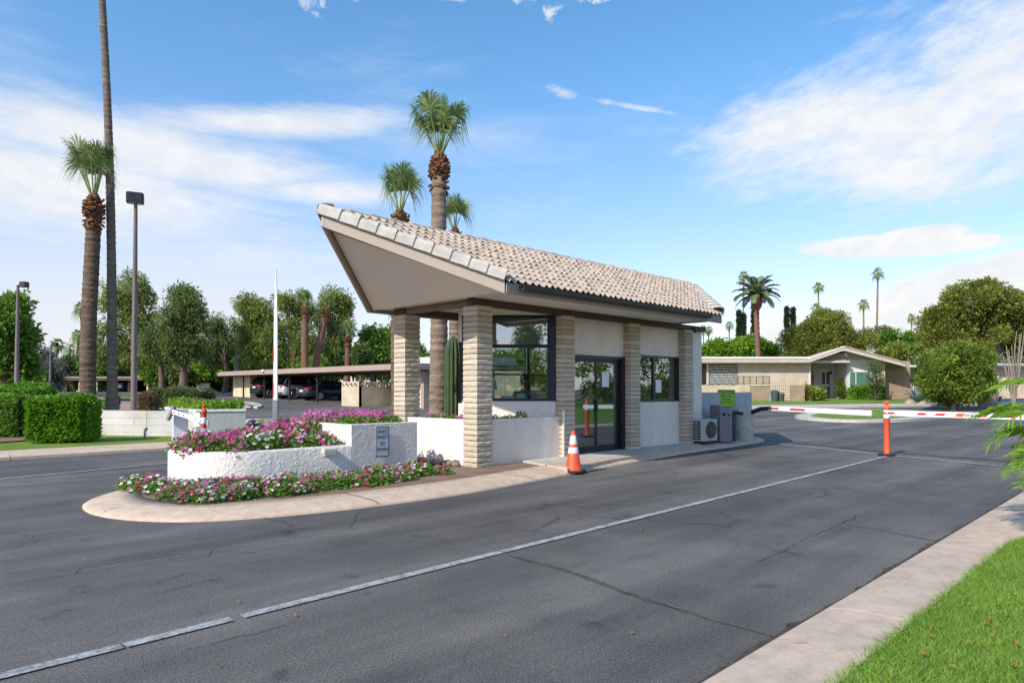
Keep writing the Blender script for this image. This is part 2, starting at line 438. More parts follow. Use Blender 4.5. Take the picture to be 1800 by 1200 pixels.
# ================================================================== shared materials
def asphalt():
    t = NT('asphalt'); p = t.pos()
    big = t.noise(p, .22, 5, .55, .4); mid = t.noise(p, 1.3, 5, .6); 
    st = t.n('ShaderNodeMapping'); st.inputs['Scale'].default_value = (.18, 1.6, 1); t.l(p, st.inputs[0])
    streak = t.noise(st.outputs[0], 1.2, 4, .6)
    grit = t.noise(p, 120, 2, .7); grit2 = t.noise(p, 45, 3, .7)
    base = t.ramp(big, [(.30, (.082, .074, .068)), (.50, (.106, .097, .089)), (.72, (.158, .145, .132))])
    base = t.mix(.7, base, t.ramp(streak, [(.34, (.66, .66, .67)), (.66, (1.36, 1.33, 1.30))]), 'MULTIPLY')
    base = t.mix(.7, base, t.ramp(mid, [(.3, (.78, .78, .79)), (.7, (1.24, 1.22, 1.20))]), 'MULTIPLY')
    base = t.mix(.9, base, t.ramp(grit, [(.38, (.45, .45, .45)), (.62, (1.7, 1.7, 1.7))]), 'MULTIPLY')
    base = t.mix(.5, base, t.ramp(grit2, [(.36, (.6, .6, .6)), (.64, (1.45, 1.45, 1.45))]), 'MULTIPLY')
    sx = t.n('ShaderNodeSeparateXYZ'); t.l(p, sx.inputs[0])
    lane = t.math('SINE', t.math('ADD', t.math('MULTIPLY', t.math('SUBTRACT', sx.outputs[1], t.math('MULTIPLY', sx.outputs[0], .031)), 4.4), t.math('MULTIPLY', mid, 1.6)))
    base = t.mix(.55, base, t.ramp(lane, [(.0, (.86, .86, .86)), (.9, (1.14, 1.13, 1.12))]), 'MULTIPLY')
    blot = t.noise(p, 2.6, 3, .5, .2)
    base = t.mix(.75, base, t.ramp(blot, [(.27, (.55, .55, .56)), (.36, (1, 1, 1)), (.70, (1, 1, 1)), (.80, (1.25, 1.23, 1.2))]), 'MULTIPLY')
    # fine alligator cracks in some patches
    wob = t.n('ShaderNodeMapping'); t.l(p, wob.inputs[0])
    nv = t.n('ShaderNodeTexNoise', _Scale=2.2, _Detail=3.0); t.l(p, nv.inputs['Vector'])
    av = t.n('ShaderNodeVectorMath', operation='MULTIPLY_ADD'); t.l(nv.outputs['Color'], av.inputs[0]); av.inputs[1].default_value = (.5, .5, 0); t.l(p, av.inputs[2])
    vo = t.n('ShaderNodeTexVoronoi', feature='DISTANCE_TO_EDGE', _Scale=.55); t.l(av.outputs[0], vo.inputs['Vector'])
    line = t.math('SUBTRACT', 1.0, t.math('MULTIPLY', vo.outputs[0], 75), True)
    patch = t.math('MULTIPLY', t.ramp(t.noise(p, .35, 3, .6), [(.50, (0, 0, 0)), (.60, (1, 1, 1))]), line)
    base = t.mix(t.math('MULTIPLY', patch, .65), base, (.018, .018, .018))
    h = t.math('SUBTRACT', t.math('ADD', grit, t.math('MULTIPLY', grit2, .6)), t.math('MULTIPLY', patch, 1.5))
    return t.done(t.bsdf(base, .82, .35, 0, h, .55, .006))
asphalt()
def concrete(name, c1, c2, scale=1.2):
    t = NT(name); p = t.pos()
    n = t.noise(p, scale, 6, .65); n2 = t.noise(p, 70, 3, .7); n3 = t.noise(p, 7, 5, .7)
    c = t.ramp(n, [(.3, c2), (.7, c1)])
    c = t.mix(.55, c, t.ramp(n3, [(.34, (.66, .63, .60)), (.6, (1.06, 1.06, 1.05))]), 'MULTIPLY')
    c = t.mix(.5, c, t.ramp(n2, [(.3, (.84, .84, .84)), (.7, (1.1, 1.1, 1.1))]), 'MULTIPLY')
    return t.done(t.bsdf(c, .9, .15, 0, n2, .3, .004))
concrete('kerb_concrete', (.66, .50, .375), (.55, .41, .305))
concrete('walk_concrete', (.60, .46, .36), (.49, .375, .29))
concrete('pale_concrete', (.58, .53, .46), (.47, .43, .37))
def paint_line():
    t = NT('road_paint'); p = t.pos()
    n = t.noise(p, 9, 6, .75); n2 = t.noise(p, 60, 3, .7)
    f = t.math('ADD', t.math('MULTIPLY', n, .6), t.math('MULTIPLY', n2, .4))
    c = t.ramp(f, [(.40, (.13, .13, .13)), (.50, (.33, .33, .32)), (.62, (.46, .46, .44))])
    return t.done(t.bsdf(c, .75, .2, 0, n2, .3, .003))
paint_line()
def stucco(name, c1, c2, rough_scale=14, bd=.02, bs=.8):
    t = NT(name); co = t.pos()
    n = t.noise(co, 1.1, 5, .6); v = t.n('ShaderNodeTexNoise', _Scale=rough_scale, _Detail=4.0, _Roughness=.6, _Distortion=1.4); t.l(co, v.inputs['Vector'])
    n2 = t.noise(co, 90, 3, .7)
    c = t.ramp(n, [(.3, c2), (.7, c1)])
    sm = t.n('ShaderNodeMapping'); sm.inputs['Scale'].default_value = (2.2, 2.2, .25); t.l(co, sm.inputs[0])
    c = t.mix(.38, c, t.ramp(t.noise(sm.outputs[0], 1.0, 5, .65), [(.30, (.80, .77, .74)), (.52, (1, 1, 1))]), 'MULTIPLY')
    c = t.mix(.6, c, t.ramp(t.noise(co, 3.2, 6, .7), [(.28, (.80, .78, .76)), (.5, (1, 1, 1))]), 'MULTIPLY')
    sp = t.n('ShaderNodeSeparateXYZ'); t.l(co, sp.inputs[0])
    dirt = t.math('MULTIPLY', t.math('SUBTRACT', .40, t.math('ADD', sp.outputs[2], t.math('MULTIPLY', n, .35))), 2.2, True)
    c = t.mix(t.math('MULTIPLY', dirt, .45), c, (.36, .29, .22))
    h = t.math('ADD', t.math('POWER', v.outputs['Fac'], 1.6), t.math('MULTIPLY', n2, .15))
    return t.done(t.bsdf(c, .92, .1, 0, h, bs, bd))
stucco('rough_stucco', (.78, .70, .63), (.70, .625, .56), 9, .035, .8)
stucco('white_stucco', (.86, .785, .715), (.79, .72, .655), 25, .012, .5)
stucco('grey_stucco', (.50, .50, .49), (.42, .42, .41), 14, .02, .6)
stucco('panel_stucco', (.86, .745, .65), (.78, .675, .59), 30, .012, .5)
pmat('dirt', (.30, .20, .135), (.18, .115, .075), 3, .95, .8, 40, .03)
pmat('far_ground', (.16, .13, .09), (.10, .085, .055), .05, .95)
leafmat('grass_blade', (.09, .24, .018), (.36, .50, .09), .4, 1.0, .6, .38, .15)
def lawn_mat(name, a, b, c):
    t = NT(name); p = t.pos()
    n = t.noise(p, .9, 5, .65); n2 = t.noise(p, 60, 3, .75)
    col = t.ramp(n, [(.30, a), (.52, b), (.74, c)])
    col = t.mix(.8, col, t.ramp(n2, [(.3, (.55, .6, .5)), (.7, (1.4, 1.35, 1.3))]), 'MULTIPLY')
    return t.done(t.bsdf(col, .9, .1, 0, n2, .8, .03))
lawn_mat('lawn_turf', (.09, .18, .025), (.14, .25, .045), (.24, .26, .09))
lawn_mat('far_lawn', (.14, .22, .035), (.19, .28, .05), (.29, .29, .11))
M = MATS

# ================================================================== the land
g = MB(); rings = []
rr = [0, 8, 16, 22, 26, 30, 34, 40, 48, 56, 62, 66, 70, 74, 78, 90, 120, 300, 900, 3000]
na = 96
for r in rr:
    rings.append([(r*cos(2*pi*k/na), r*sin(2*pi*k/na)) for k in range(na)])
vs = []; fs = []
# a sheet laid out in strips along the rise so that it follows the land exactly
ts = [-3000, -300, -60, 0, 24] + [24 + i for i in range(1, 11)] + [40, 50, 60, 66] + [66 + i for i in range(1, 11)] + [120, 400, 3000]
for tt in ts:
    for ss in (-3000, -200, -60, 0, 60, 200, 3000):
        x = tt * .70711 + ss * .70711; y = tt * .70711 - ss * .70711
        vs.append((x, y, ground(x, y) - .02))
for i in range(len(ts) - 1):
    for j in range(6):
        fs.append((i*7+j, i*7+j+1, (i+1)*7+j+1, (i+1)*7+j))
struct('ground', MB().add(vs, [f[::-1] for f in fs]), M['far_ground'])
E2 = lambda lat, d: (lat * .70711 + d * .70711, -lat * .70711 + d * .70711)
sheet('road', [E2(-75, 28), E2(-75, 84), E2(75, 84), E2(75, 20), (60, 1.4), (-30, 1.4), (-30, 17.2), (-14, 40), E2(-60, 28)], M['asphalt'], .0, cell=1.8)

# lawn on the camera side with its kerb walk
sheet('lawn', [(-30, 1.17), (7.35, 1.17), (7.9, 1.02), (9.6, .9), (10.2, 1.17), (60, 1.17), (60, -60), (-30, -60)], M['lawn_turf'], .075, cell=12)
kb = MB()
xs = [-30, -12.2, -6.1, 1.46, 4.42, 7.35, 10.2, 13.6, 20, 32, 60]
for a, b in zip(xs[:-1], xs[1:]):
    y0 = 1.16 if not (7.3 < a < 10) else .86
    ring = lambda x: [(x, y0, -.03), (x, y0, .085), (x, 1.52, .075), (x, 1.63, .055), (x, 1.675, .02), (x, 1.68, -.03)]
    n = max(1, int((b - a) / 1.0)); kb.loft([ring(a + .012 + (b - a - .024) * i / n) for i in range(n + 1)], True, True)
struct('kerb_walk', kb, M['walk_concrete'])

def blades(name, poly, n, h, mat, z, seed, wid=.006, jitter=.5):
    rng = np.random.default_rng(seed); P = np.array(poly); lo, hi = P.min(0), P.max(0)
    pts = rng.uniform(lo, hi, size=(int(n * 3), 2)); ins = np.zeros(len(pts), bool); k = len(P)
    for i in range(k):
        a, b = P[i], P[(i+1) % k]
        c = ((a[1] > pts[:, 1]) != (b[1] > pts[:, 1])) & (pts[:, 0] < (b[0]-a[0]) * (pts[:, 1]-a[1]) / (b[1]-a[1] + 1e-12) + a[0]); ins ^= c
    pts = pts[ins][:n]; m = len(pts)
    zz = np.array([ground(x, y) for x, y in pts]) + z
    base = np.column_stack([pts, zz]); ang = rng.uniform(0, 2*pi, m)
    s = np.column_stack([np.cos(ang), np.sin(ang), np.zeros(m)]) * wid
    H = h * rng.uniform(.5, 1.3, m)
    tip = base + np.column_stack([rng.normal(size=m)*H*jitter, rng.normal(size=m)*H*jitter, H])
    q = np.stack([base - s, base + s, tip], 1)
    o = np_mesh(name, q.reshape(-1, 3), 3, mat); o['kind'] = 'stuff'
    o['label'] = 'short green mown grass with worn straw patches'; o['category'] = 'grass'
    return o
gpoly = [(2.2, 1.19), (7.3, 1.17), (7.9, 1.03), (9.5, .9), (11, 1.1), (11, .3), (8, -.6), (5, -.9), (2.4, -.2)]
blades('grass', gpoly, 150000, .042, M['grass_blade'], .07, 3, .0035, .7)
leafmat('straw_blade', (.22, .17, .07), (.34, .28, .13), .2, 1.2, .6, .6)
b2 = blades('dry_grass', gpoly, 30000, .032, M['straw_blade'], .07, 5, .003, .9)
b2['label'] = 'scattered dead straw blades lying in the mown grass'

# painted lines
def stripe(mb, pts, wd, z=.009):
    for (p, q) in zip(pts[:-1], pts[1:]):
        p, q = Vector(p), Vector(q); d = (q - p).normalized(); s = Vector((-d.y, d.x)) * wd / 2
        n = max(1, int((q - p).length / 1.5))
        for i in range(n):
            a = p + (q - p) * i / n; b = p + (q - p) * (i + 1) / n
            mb.add([(*(a-s), ground(*a)+z), (*(b-s), ground(*b)+z), (*(b+s), ground(*b)+z), (*(a+s), ground(*a)+z)], [(0, 1, 2, 3)])
ln = MB()
def ly(x): return 4.15 + .031 * x
segs = [(-9, .16), (.17, .55), (.56, 1.15), (1.165, 1.76), (1.83, 4.14), (4.155, 15.85)]
for a, b in segs: stripe(ln, [(a, ly(a)), (b, ly(b))], .088)
struct('lane_line', ln, M['road_paint'])
sl = MB(); stripe(sl, [(17.75, 8.3), (16.95, 6.4), (16.2, 4.75)], .13); stripe(sl, [(16.1, 4.55), (15.35, 2.5), (14.9, 1.75)], .13)
struct('stop_line', sl, M['road_paint'])
s2 = MB(); stripe(s2, [(-8, 11.0), (2.0, 13.35), (4.3, 13.93), (12, 15.2)], .10); struct('far_lane_line', s2, M['road_paint'])

# cracks and seams in the asphalt
pmat('crack_dark', (.04, .038, .036), (.024, .023, .023), 8, .95)
pmat('crack_seal', (.14, .13, .115), (.055, .053, .05), 14, .9, .5, 60, .004)
def crack(pix, wd, mat, jit, seed, name='road_crack'):
    random.seed(seed); P = [onground(*p).to_2d() for p in pix]; m = MB(); pts = []
    for p, q in zip(P[:-1], P[1:]):
        n = max(2, int((q - p).length / .09))
        for i in range(n):
            a = p.lerp(q, i / n); pts.append(a + Vector((random.gauss(0, jit), random.gauss(0, jit))))
    pts.append(P[-1]); vs = []
    for i, a in enumerate(pts):
        d = (pts[min(i+1, len(pts)-1)] - pts[max(0, i-1)]).normalized(); s = Vector((-d.y, d.x)) * wd * random.uniform(.35, 1.1) / 2
        vs += [(*(a - s), ground(*a) + .006), (*(a + s), ground(*a) + .006)]
    m.add(vs, [(2*i, 2*i+2, 2*i+3, 2*i+1) for i in range(len(pts)-1)])
    struct(name, m, M[mat])
crack([(895, 975), (1000, 1003), (1100, 1040), (1240, 1085), (1372, 1122)], .035, 'crack_seal', .006, 1, 'road_seam')
crack([(898, 979), (1002, 1007), (1102, 1044), (1242, 1089)], .0065, 'crack_dark', .006, 2)
crack([(1480, 920), (1560, 935), (1655, 953)], .014, 'crack_dark', .006, 3)
crack([(1478, 920), (1500, 912), (1505, 905)], .012, 'crack_dark', .02, 4)
crack([(1690, 826), (1705, 822), (1725, 819)], .03, 'crack_seal', .03, 6)
crack([(180, 990), (230, 975), (330, 985), (385, 970), (450, 972)], .0065, 'crack_dark', .02, 7)
crack([(0, 1030), (90, 1015), (190, 1000), (250, 985)], .0065, 'crack_dark', .02, 8)
crack([(265, 1030), (330, 1005), (405, 990), (470, 985)], .0065, 'crack_dark', .02, 9)
crack([(275, 1045), (340, 1025), (390, 1015)], .0065, 'crack_dark', .02, 10)
crack([(330, 1142), (420, 1120), (540, 1090)], .0065, 'crack_dark', .012, 11)
crack([(0, 970), (80, 945), (190, 922)], .0065, 'crack_dark', .01, 12)
crack([(130, 1010), (140, 1000), (220, 985), (330, 975)], .0065, 'crack_dark', .03, 13)
crack([(365, 980), (372, 965), (380, 958)], .0065, 'crack_dark', .02, 15)
crack([(465, 1005), (500, 988)], .0065, 'crack_dark', .02, 17)
crack([(1330, 990), (1420, 945), (1478, 921)], .0065, 'crack_dark', .012, 18)

# left kerb, verge and far islands
lk = MB()
def kl(x): return 16.75 + .045 * x
cuts = [-20, -9, -3.0, 2.6, 7.5, 10.5]
for a, b in zip(cuts[:-1], cuts[1:]):
    ring = lambda x: [(x, kl(x), -.03), (x, kl(x) + .02, .06), (x, kl(x) + .22, .10), (x, kl(x) + 1.15, .115), (x, kl(x) + 1.15, -.03)]
    n = max(1, int((b - a) / 1.5)); lk.loft([ring(a + .008 + (b - a - .016) * i / n) for i in range(n + 1)], True, True)
struct('far_kerb', lk, M['kerb_concrete'])
sheet('verge', [(-20, kl(-20) + 1.14), (10.4, kl(10.4) + 1.14), (10.2, 21.5), (5.4, 22.8), (3, 24), (-6, 27), (-20, 27)], M['far_lawn'], .10, cell=3)
sheet('soil_bed', [(-14, 20.4), (2.2, 20.4), (5.4, 22.2), (6, 25), (0, 30), (-14, 30)], M['dirt'], .13, cell=3)
# gravel yard behind the left wall
pmat('pink_gravel', (.42, .29, .22), (.30, .20, .15), 2.5, .95, .6, 60, .02)
sheet('gravel_yard', [onground(px, py) .to_2d() for px, py in [(60, 722), (300, 722), (318, 706), (190, 700), (60, 703)]], M['pink_gravel'], .06, cell=2)
def island(name, pix, kw=.25, lawn='far_lawn', inner='lawn'):
    P = [onground(*p).to_2d() for p in pix]; P = smooth_closed(P, 5); c = sum((Vector(p) for p in P), Vector((0, 0))) / len(P)
    sheet('kerb', P, M['pale_concrete'], .12, cell=2.0, side=.2)
    Q = []
    n = len(P)
    for i, p in enumerate(P):
        d = (Vector(P[(i+1) % n]) - Vector(P[i-1])).normalized(); nr = Vector((-d.y, d.x))
        if nr.dot(c - Vector(p)) < 0: nr = -nr
        Q.append(tuple(Vector(p) + nr * kw))
    sheet(inner, Q, M[lawn], .14, cell=2.0)
island('lawn', [(1397, 735), (1470, 742), (1560, 742.5), (1620, 739), (1665, 731), (1560, 722.5), (1450, 726)], .7)
sheet('lawn', [onground(px, py).to_2d() for px, py in [(1225, 716), (1335, 714.5), (1480, 712.5), (1640, 710.5), (1700, 706.5), (1640, 698), (1300, 700), (1215, 703)]], M['far_lawn'], .13, cell=2)
sheet('kerb', [onground(px, py).to_2d() for px, py in [(1215, 721), (1335, 719.5), (1480, 717), (1640, 714.6), (1812, 711), (1900, 709), (1900, 704), (1740, 706), (1690, 710), (1640, 710.6), (1480, 712.6), (1335, 714.6), (1215, 716.2)]], M['pale_concrete'], .11, cell=2, side=.15)
sheet('soil_bed', [onground(px, py).to_2d() for px, py in [(1565, 705.5), (1700, 706), (1820, 704), (1900, 701), (1800, 696.5), (1560, 697)]], M['pink_gravel'], .15, cell=2)
island('verge', [(434, 751), (520, 748), (690, 742), (690, 737), (520, 739.5), (434, 741)], .8, inner='verge')
sheet('lawn', [onground(px, py).to_2d() for px, py in [(230, 706), (300, 707), (360, 702), (300, 699.5), (180, 700)]], M['far_lawn'], .1, cell=2)
island('island', [(430, 716), (452, 718), (460, 714), (440, 709), (400, 708), (300, 712), (330, 718)], .6, 'pink_gravel', 'gravel_yard')

# booth island: rolled kerb, soil and concrete walk
OUT = [(3.3, 10.75), (2.75, 10.4), (2.36, 9.95), (2.16, 9.45), (2.13, 8.8), (2.32, 8.15), (2.75, 7.6), (3.4, 7.28), (4.3, 7.07), (5.4, 7.0), (6.6, 7.05), (8.4, 7.33), (10.6, 7.68), (13.7, 8.02), (16.4, 8.15), (18.3, 8.42), (19.1, 9.2), (19.3, 10.2), (18.6, 11.4), (16.5, 12.1), (12, 12.2), (8, 12.0), (5.2, 11.5)]
OUT = smooth_closed(OUT, 5)
def inset(P, d):
    n = len(P); c = Vector((9, 9.7)); Q = []
    for i, p in enumerate(P):
        t_ = (Vector(P[(i+1) % n]) - Vector(P[i-1])).normalized(); nr = Vector((t_.y, -t_.x))
        if i == 0: pass
        Q.append(Vector(p) + nr * d)
    if (Q[0] - c).length > (Vector(P[0]) - c).length: Q = [Vector(p) * 2 - q for p, q in zip(P, Q)]
    return [tuple(q) for q in Q]
ik = MB()
prof = [(0, -.03), (.0, .012), (.03, .03), (.10, .055), (.35, .085), (.62, .105), (.62, .0)]
R_ = [inset(OUT, d) for d, _ in prof]; n = len(OUT)
vs = [(*R_[j][i], prof[j][1]) for j in range(len(prof)) for i in range(n)]
ik.add(vs, [(j*n+i, j*n+(i+1) % n, (j+1)*n+(i+1) % n, (j+1)*n+i) for j in range(len(prof)-1) for i in range(n)], True)
struct('island_kerb', ik, M['kerb_concrete'])
it = MB(); it.prism(inset(OUT, .60), .0, .095); struct('soil_bed', it, M['dirt'])
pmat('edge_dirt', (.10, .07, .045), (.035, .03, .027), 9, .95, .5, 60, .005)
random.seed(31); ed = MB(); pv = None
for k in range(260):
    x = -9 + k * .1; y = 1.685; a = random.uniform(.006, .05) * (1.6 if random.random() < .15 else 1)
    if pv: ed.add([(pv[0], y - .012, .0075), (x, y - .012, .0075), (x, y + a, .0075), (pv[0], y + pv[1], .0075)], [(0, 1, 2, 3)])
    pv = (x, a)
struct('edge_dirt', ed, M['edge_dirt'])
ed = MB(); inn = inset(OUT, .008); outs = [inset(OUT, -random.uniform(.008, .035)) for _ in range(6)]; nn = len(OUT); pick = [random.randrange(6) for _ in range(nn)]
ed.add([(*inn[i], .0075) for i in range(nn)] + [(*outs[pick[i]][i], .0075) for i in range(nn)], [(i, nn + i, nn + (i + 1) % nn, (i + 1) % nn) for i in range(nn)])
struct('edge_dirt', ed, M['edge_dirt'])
# joints across the kerb
for k, (a, b) in enumerate([((4.75, 7.02), (4.62, 7.7)), ((7.7, 7.2), (7.5, 7.9)), ((2.16, 8.7), (2.9, 8.8))]):
    j = MB(); a, b = Vector(a), Vector(b); s = Vector((-(b-a).y, (b-a).x)).normalized() * .007
    pts = [(a.lerp(b, f), zz) for f, zz in ((0.02, .022), (.06, .040), (.16, .060), (.55, .0885), (.93, .1075))]
    j.add([(*(p + q), z + .002) for p, z in pts for q in (-s, s)], [(2*i, 2*i+2, 2*i+3, 2*i+1) for i in range(4)])
    struct('kerb_joint', j, M['crack_dark'])
wk = MB()
zw = lambda x, y: .125 + .0 * x
wk.prism([(8.75, 7.95), (10.3, 7.95), (12.4, 8.1), (14.6, 8.42), (14.6, 8.9), (9.0, 8.9)], .0, .128)
wk.prism([(14.62, 8.44), (16.2, 8.78), (18.1, 9.1), (18.1, 10.6), (14.62, 10.6)], .0, .12)
struct('sidewalk', wk, M['pale_concrete'], .012)
rp = MB(); rp.prism([(8.7, 7.40), (10.6, 7.78), (13.7, 8.10), (14.6, 8.20), (14.6, 8.5), (12.4, 8.12), (10.3, 7.97), (8.8, 7.97)], 0, lambda x, y: .118)
struct('sidewalk_apron', rp, M['walk_concrete'], .02)

# ================================================================== the guard booth
def blockmat():
    t = NT('slump_block'); co = t.pos()
    r = t.n('ShaderNodeNewGeometry').outputs['Random Per Island']
    n = t.noise(co, 5, 5, .65); n2 = t.noise(co, 38, 4, .7)
    f = t.math('ADD', t.math('MULTIPLY', r, .55), t.math('MULTIPLY', n, .45))
    c = t.ramp(f, [(.18, (.47, .37, .265)), (.45, (.57, .47, .355)), (.65, (.64, .54, .42)), (.9, (.71, .615, .50))])
    c = t.mix(.6, c, t.ramp(n2, [(.3, (.74, .72, .70)), (.65, (1.1, 1.1, 1.1))]), 'MULTIPLY')
    return t.done(t.bsdf(c, .95, .1, 0, t.math('ADD', n2, n), .9, .018))
blockmat()
pmat('mortar', (.16, .125, .09), (.10, .08, .06), 20, .95)
pmat('brown_paint', (.33, .26, .215), (.29, .23, .19), 2, .6, .25, 60, .004)
pmat('rake_paint', (.52, .415, .335), (.46, .37, .295), 1.5, .6, .2, 40, .004)
pmat('dark_beam', (.115, .08, .06), (.075, .052, .04), 6, .75, .4, 60, .006)
pmat('gutter_paint', (.085, .066, .058), (.07, .055, .05), 3, .45, metal=.2)
pmat('soffit_paint', (.90, .80, .70), (.86, .75, .655), 1.2, .8, .15, 50, .004)
pmat('roof_tile', (.52, .415, .325), (.36, .28, .22), 2, .9, .4, 70, .008, island=.3)
pmat('rake_tile_concrete', (.66, .595, .52), (.48, .425, .37), 5, .92, .6, 50, .012)
pmat('roof_underlay', (.09, .065, .05), None, 3, .95)
pmat('black_frame', (.016, .016, .024), (.012, .012, .018), 3, .35, spec=.5)
pmat('navy_frame', (.022, .022, .042), (.016, .016, .03), 2, .45, spec=.4)
glassmat('booth_glass', (.86, .94, .90), .75)
glassmat('sky_glass', (.80, .88, .86), 2.4)
glassmat('clear_glass', (.90, .95, .92), .7)
pmat('interior_wall', (.52, .52, .49), (.47, .47, .45), 2, .9)
pmat('interior_floor', (.22, .19, .16), (.16, .14, .12), 4, .5)
pmat('paper', (.82, .83, .82), (.76, .77, .77), 4, .9)
pmat('ink', (.03, .03, .035), None, 3, .8)

booth = thing('guard_booth', 'tan block gatehouse with swooping tiled prow roof and white stucco panels', 'gatehouse', (11.0, 9.4, 0))
CZ = 2.86
def column(x0, y0, s, z0, z1):
    mb = MB(); nC = int(round((z1 - z0) / .0925)); h = (z1 - z0) / nC
    mb.cur = 1; mb.box(x0 + .016, y0 + .016, z0, x0 + s - .016, y0 + s - .016, z1); mb.cur = 0
    for i in range(nC):
        a = z0 + i * h + .005; b = z0 + (i + 1) * h - .005; rings = []
        off = [random.uniform(-.004, .006) for _ in range(4)]
        per = []
        for side in range(4):
            for k in range(5):
                f = k / 5; per.append((side, f))
        bul = [[random.uniform(-.004, .007) for _ in per] for _ in range(4)]
        for j, (z, o) in enumerate(((a, -.010), (a + h * .22, .0), (b - h * .22, .002), (b, -.008))):
            R = []
            for q, (side, f) in enumerate(per):
                o2 = o + (bul[j][q] if 0 < j < 3 else bul[j][q] * .4) + (off[side] if 0 < f else 0)
                if f == 0: o2 = o * .5
                zz = z + random.uniform(-.0025, .0025)
                c = -o2
                pt = {0: (x0 + f*s, y0 + c), 1: (x0 + s - c, y0 + f*s), 2: (x0 + s - f*s, y0 + s - c), 3: (x0 + c, y0 + s - f*s)}[side]
                if f == 0:
                    pt = {0: (x0 + c, y0 + c), 1: (x0 + s - c, y0 + c), 2: (x0 + s - c, y0 + s - c), 3: (x0 + c, y0 + s - c)}[side]
                R.append((*pt, zz))
            rings.append(R)
        mb.loft(rings, True, True, False)
    return mb.build('column', [M['slump_block'], M['mortar']], booth)
for (x, y, z0) in ((7.77, 8.61, -.02), (7.77, 10.66, -.02), (10.0, 8.61, .08), (12.24, 8.61, .1), (14.48, 8.61, .1)):
    column(x, y, .36, z0, CZ)

# walls
def wall(name, x0, y0, z0, x1, y1, z1, mat='panel_stucco'):
    return MB().box(x0, y0, z0, x1, y1, z1).build(name, M[mat], booth)
SO = 2.985                                  # soffit height
wall('wall_panel', 10.36, 8.80, 2.125, 12.24, 8.93, SO - .003)
wall('wall_panel', 12.60, 8.80, 2.20, 14.48, 8.93, SO - .003)
wall('wall_panel', 12.60, 8.795, .1, 14.48, 8.93, 1.14)
wall('wall_panel', 14.84, 8.78, .1, 15.54, 8.93, SO - .003)
wall('rear_wall', 15.40, 8.932, .1, 15.54, 10.1, SO - .003)
# angled bay with the service window
A_ = Vector((10.02, 8.80)); B_ = Vector((8.72, 10.10)); dv = (B_ - A_).normalized(); BL = (B_ - A_).length
DG = Matrix.Translation((A_.x, A_.y, 0)) @ rot_z(atan2(dv.y, dv.x))    # local x runs along the bay, local -y... faces inward
def dbox(mb, x0, y0, z0, x1, y1, z1):
    mb.M = DG; mb.box(x0, y0, z0, x1, y1, z1); mb.M = Matrix.Identity(4); return mb
dbox(MB(), .0, -.12, .0, BL, 0, 1.195).build('bay_wall', M['white_stucco'], booth)
dbox(MB(), .0, -.12, 2.87, BL, 0, SO - .003).build('bay_lintel', M['soffit_paint'], booth)
wf = MB()
for b in ((.0, .13, 1.195, 2.87), (.13, .17, 1.195, 2.87), (BL - .12, BL, 1.195, 2.87)): dbox(wf, b[0], -.11, b[2], b[1], .03 if b[0] == 0 else .015, b[3])
dbox(wf, .17, -.10, 1.195, BL - .12, .012, 1.245); dbox(wf, .17, -.10, 2.81, BL - .12, .012, 2.87); dbox(wf, .17, -.10, 2.235, BL - .12, .014, 2.30)
frm = wf.build('window', M['navy_frame'], booth)
for z0, z1 in ((1.246, 2.234), (2.301, 2.809)):
    dbox(MB(), .172, -.05, z0, BL - .122, -.044, z1).build('pane', M['booth_glass' if z0 < 2 else 'sky_glass'], frm)
dbox(MB(), .172, -.085, 1.80, BL - .122, -.065, 1.815).build('glazing_bar', M['black_frame'], frm)
# left-lane wall with a broad window through which the planting shows
wall('lane_wall', 8.74, 10.1, .0, 15.54, 10.23, 1.15, 'white_stucco'); wall('lane_wall', 8.74, 10.1, 2.35, 15.54, 10.23, SO - .003, 'white_stucco')
wall('lane_wall', 12.6, 10.1, 1.152, 15.54, 10.23, 2.348, 'white_stucco')
bw = MB()
for x in (8.78, 10.6, 12.52): bw.box(x, 10.12, 1.152, x + .06, 10.2, 2.348)
bw.box(8.84, 10.12, 1.152, 10.6, 10.2, 1.20); bw.box(10.66, 10.12, 1.152, 12.52, 10.2, 1.20); bw.box(8.84, 10.12, 1.72, 10.6, 10.2, 1.75); bw.box(10.66, 10.12, 1.72, 12.52, 10.2, 1.75)
wb = bw.build('window', M['black_frame'], booth)
for x0, x1 in ((8.842, 10.598), (10.662, 12.518)): MB().box(x0, 10.15, 1.202, x1, 10.155, 2.347).build('pane', M['clear_glass'], wb)
MB().prism([(10.0, 8.94), (15.39, 8.94), (15.39, 10.09), (8.9, 10.09)], .06, .135).build('floor', M['interior_floor'], booth)
MB().box(12.9, 8.94, .135, 13.0, 10.09, 2.97).build('inner_partition', M['interior_wall'], booth)
# sliding glass door
dm = MB(); Y0, Y1 = 8.775, 8.86
dm.box(10.365, Y0, .13, 10.44, Y1, 2.12); dm.box(12.12, Y0 - .02, .13, 12.235, Y1, 2.12); dm.box(10.44, Y0, 2.04, 12.12, Y1, 2.12); dm.box(10.44, Y0, .128, 12.12, Y1 + .03, .17)
door = dm.build('door', M['black_frame'], booth)
for x0, x1, yo in ((10.45, 11.31, .0), (11.22, 12.11, .03)):
    f = MB(); y0, y1 = 8.80 + yo, 8.828 + yo
    f.box(x0, y0, .172, x0 + .05, y1, 2.038); f.box(x1 - .06, y0, .172, x1, y1, 2.038); f.box(x0 + .05, y0, .172, x1 - .06, y1, .26); f.box(x0 + .05, y0, 1.985, x1 - .06, y1, 2.038)
    f.build('door_sash', M['black_frame'], door)
    MB().box(x0 + .051, y0 + .010, .261, x1 - .061, y0 + .016, 1.984).build('pane', M['booth_glass'], door)
MB().bar((11.285, 8.785, .95), (11.285, 8.785, 1.2), .03, .03).build('handle', M['gutter_paint'], door)
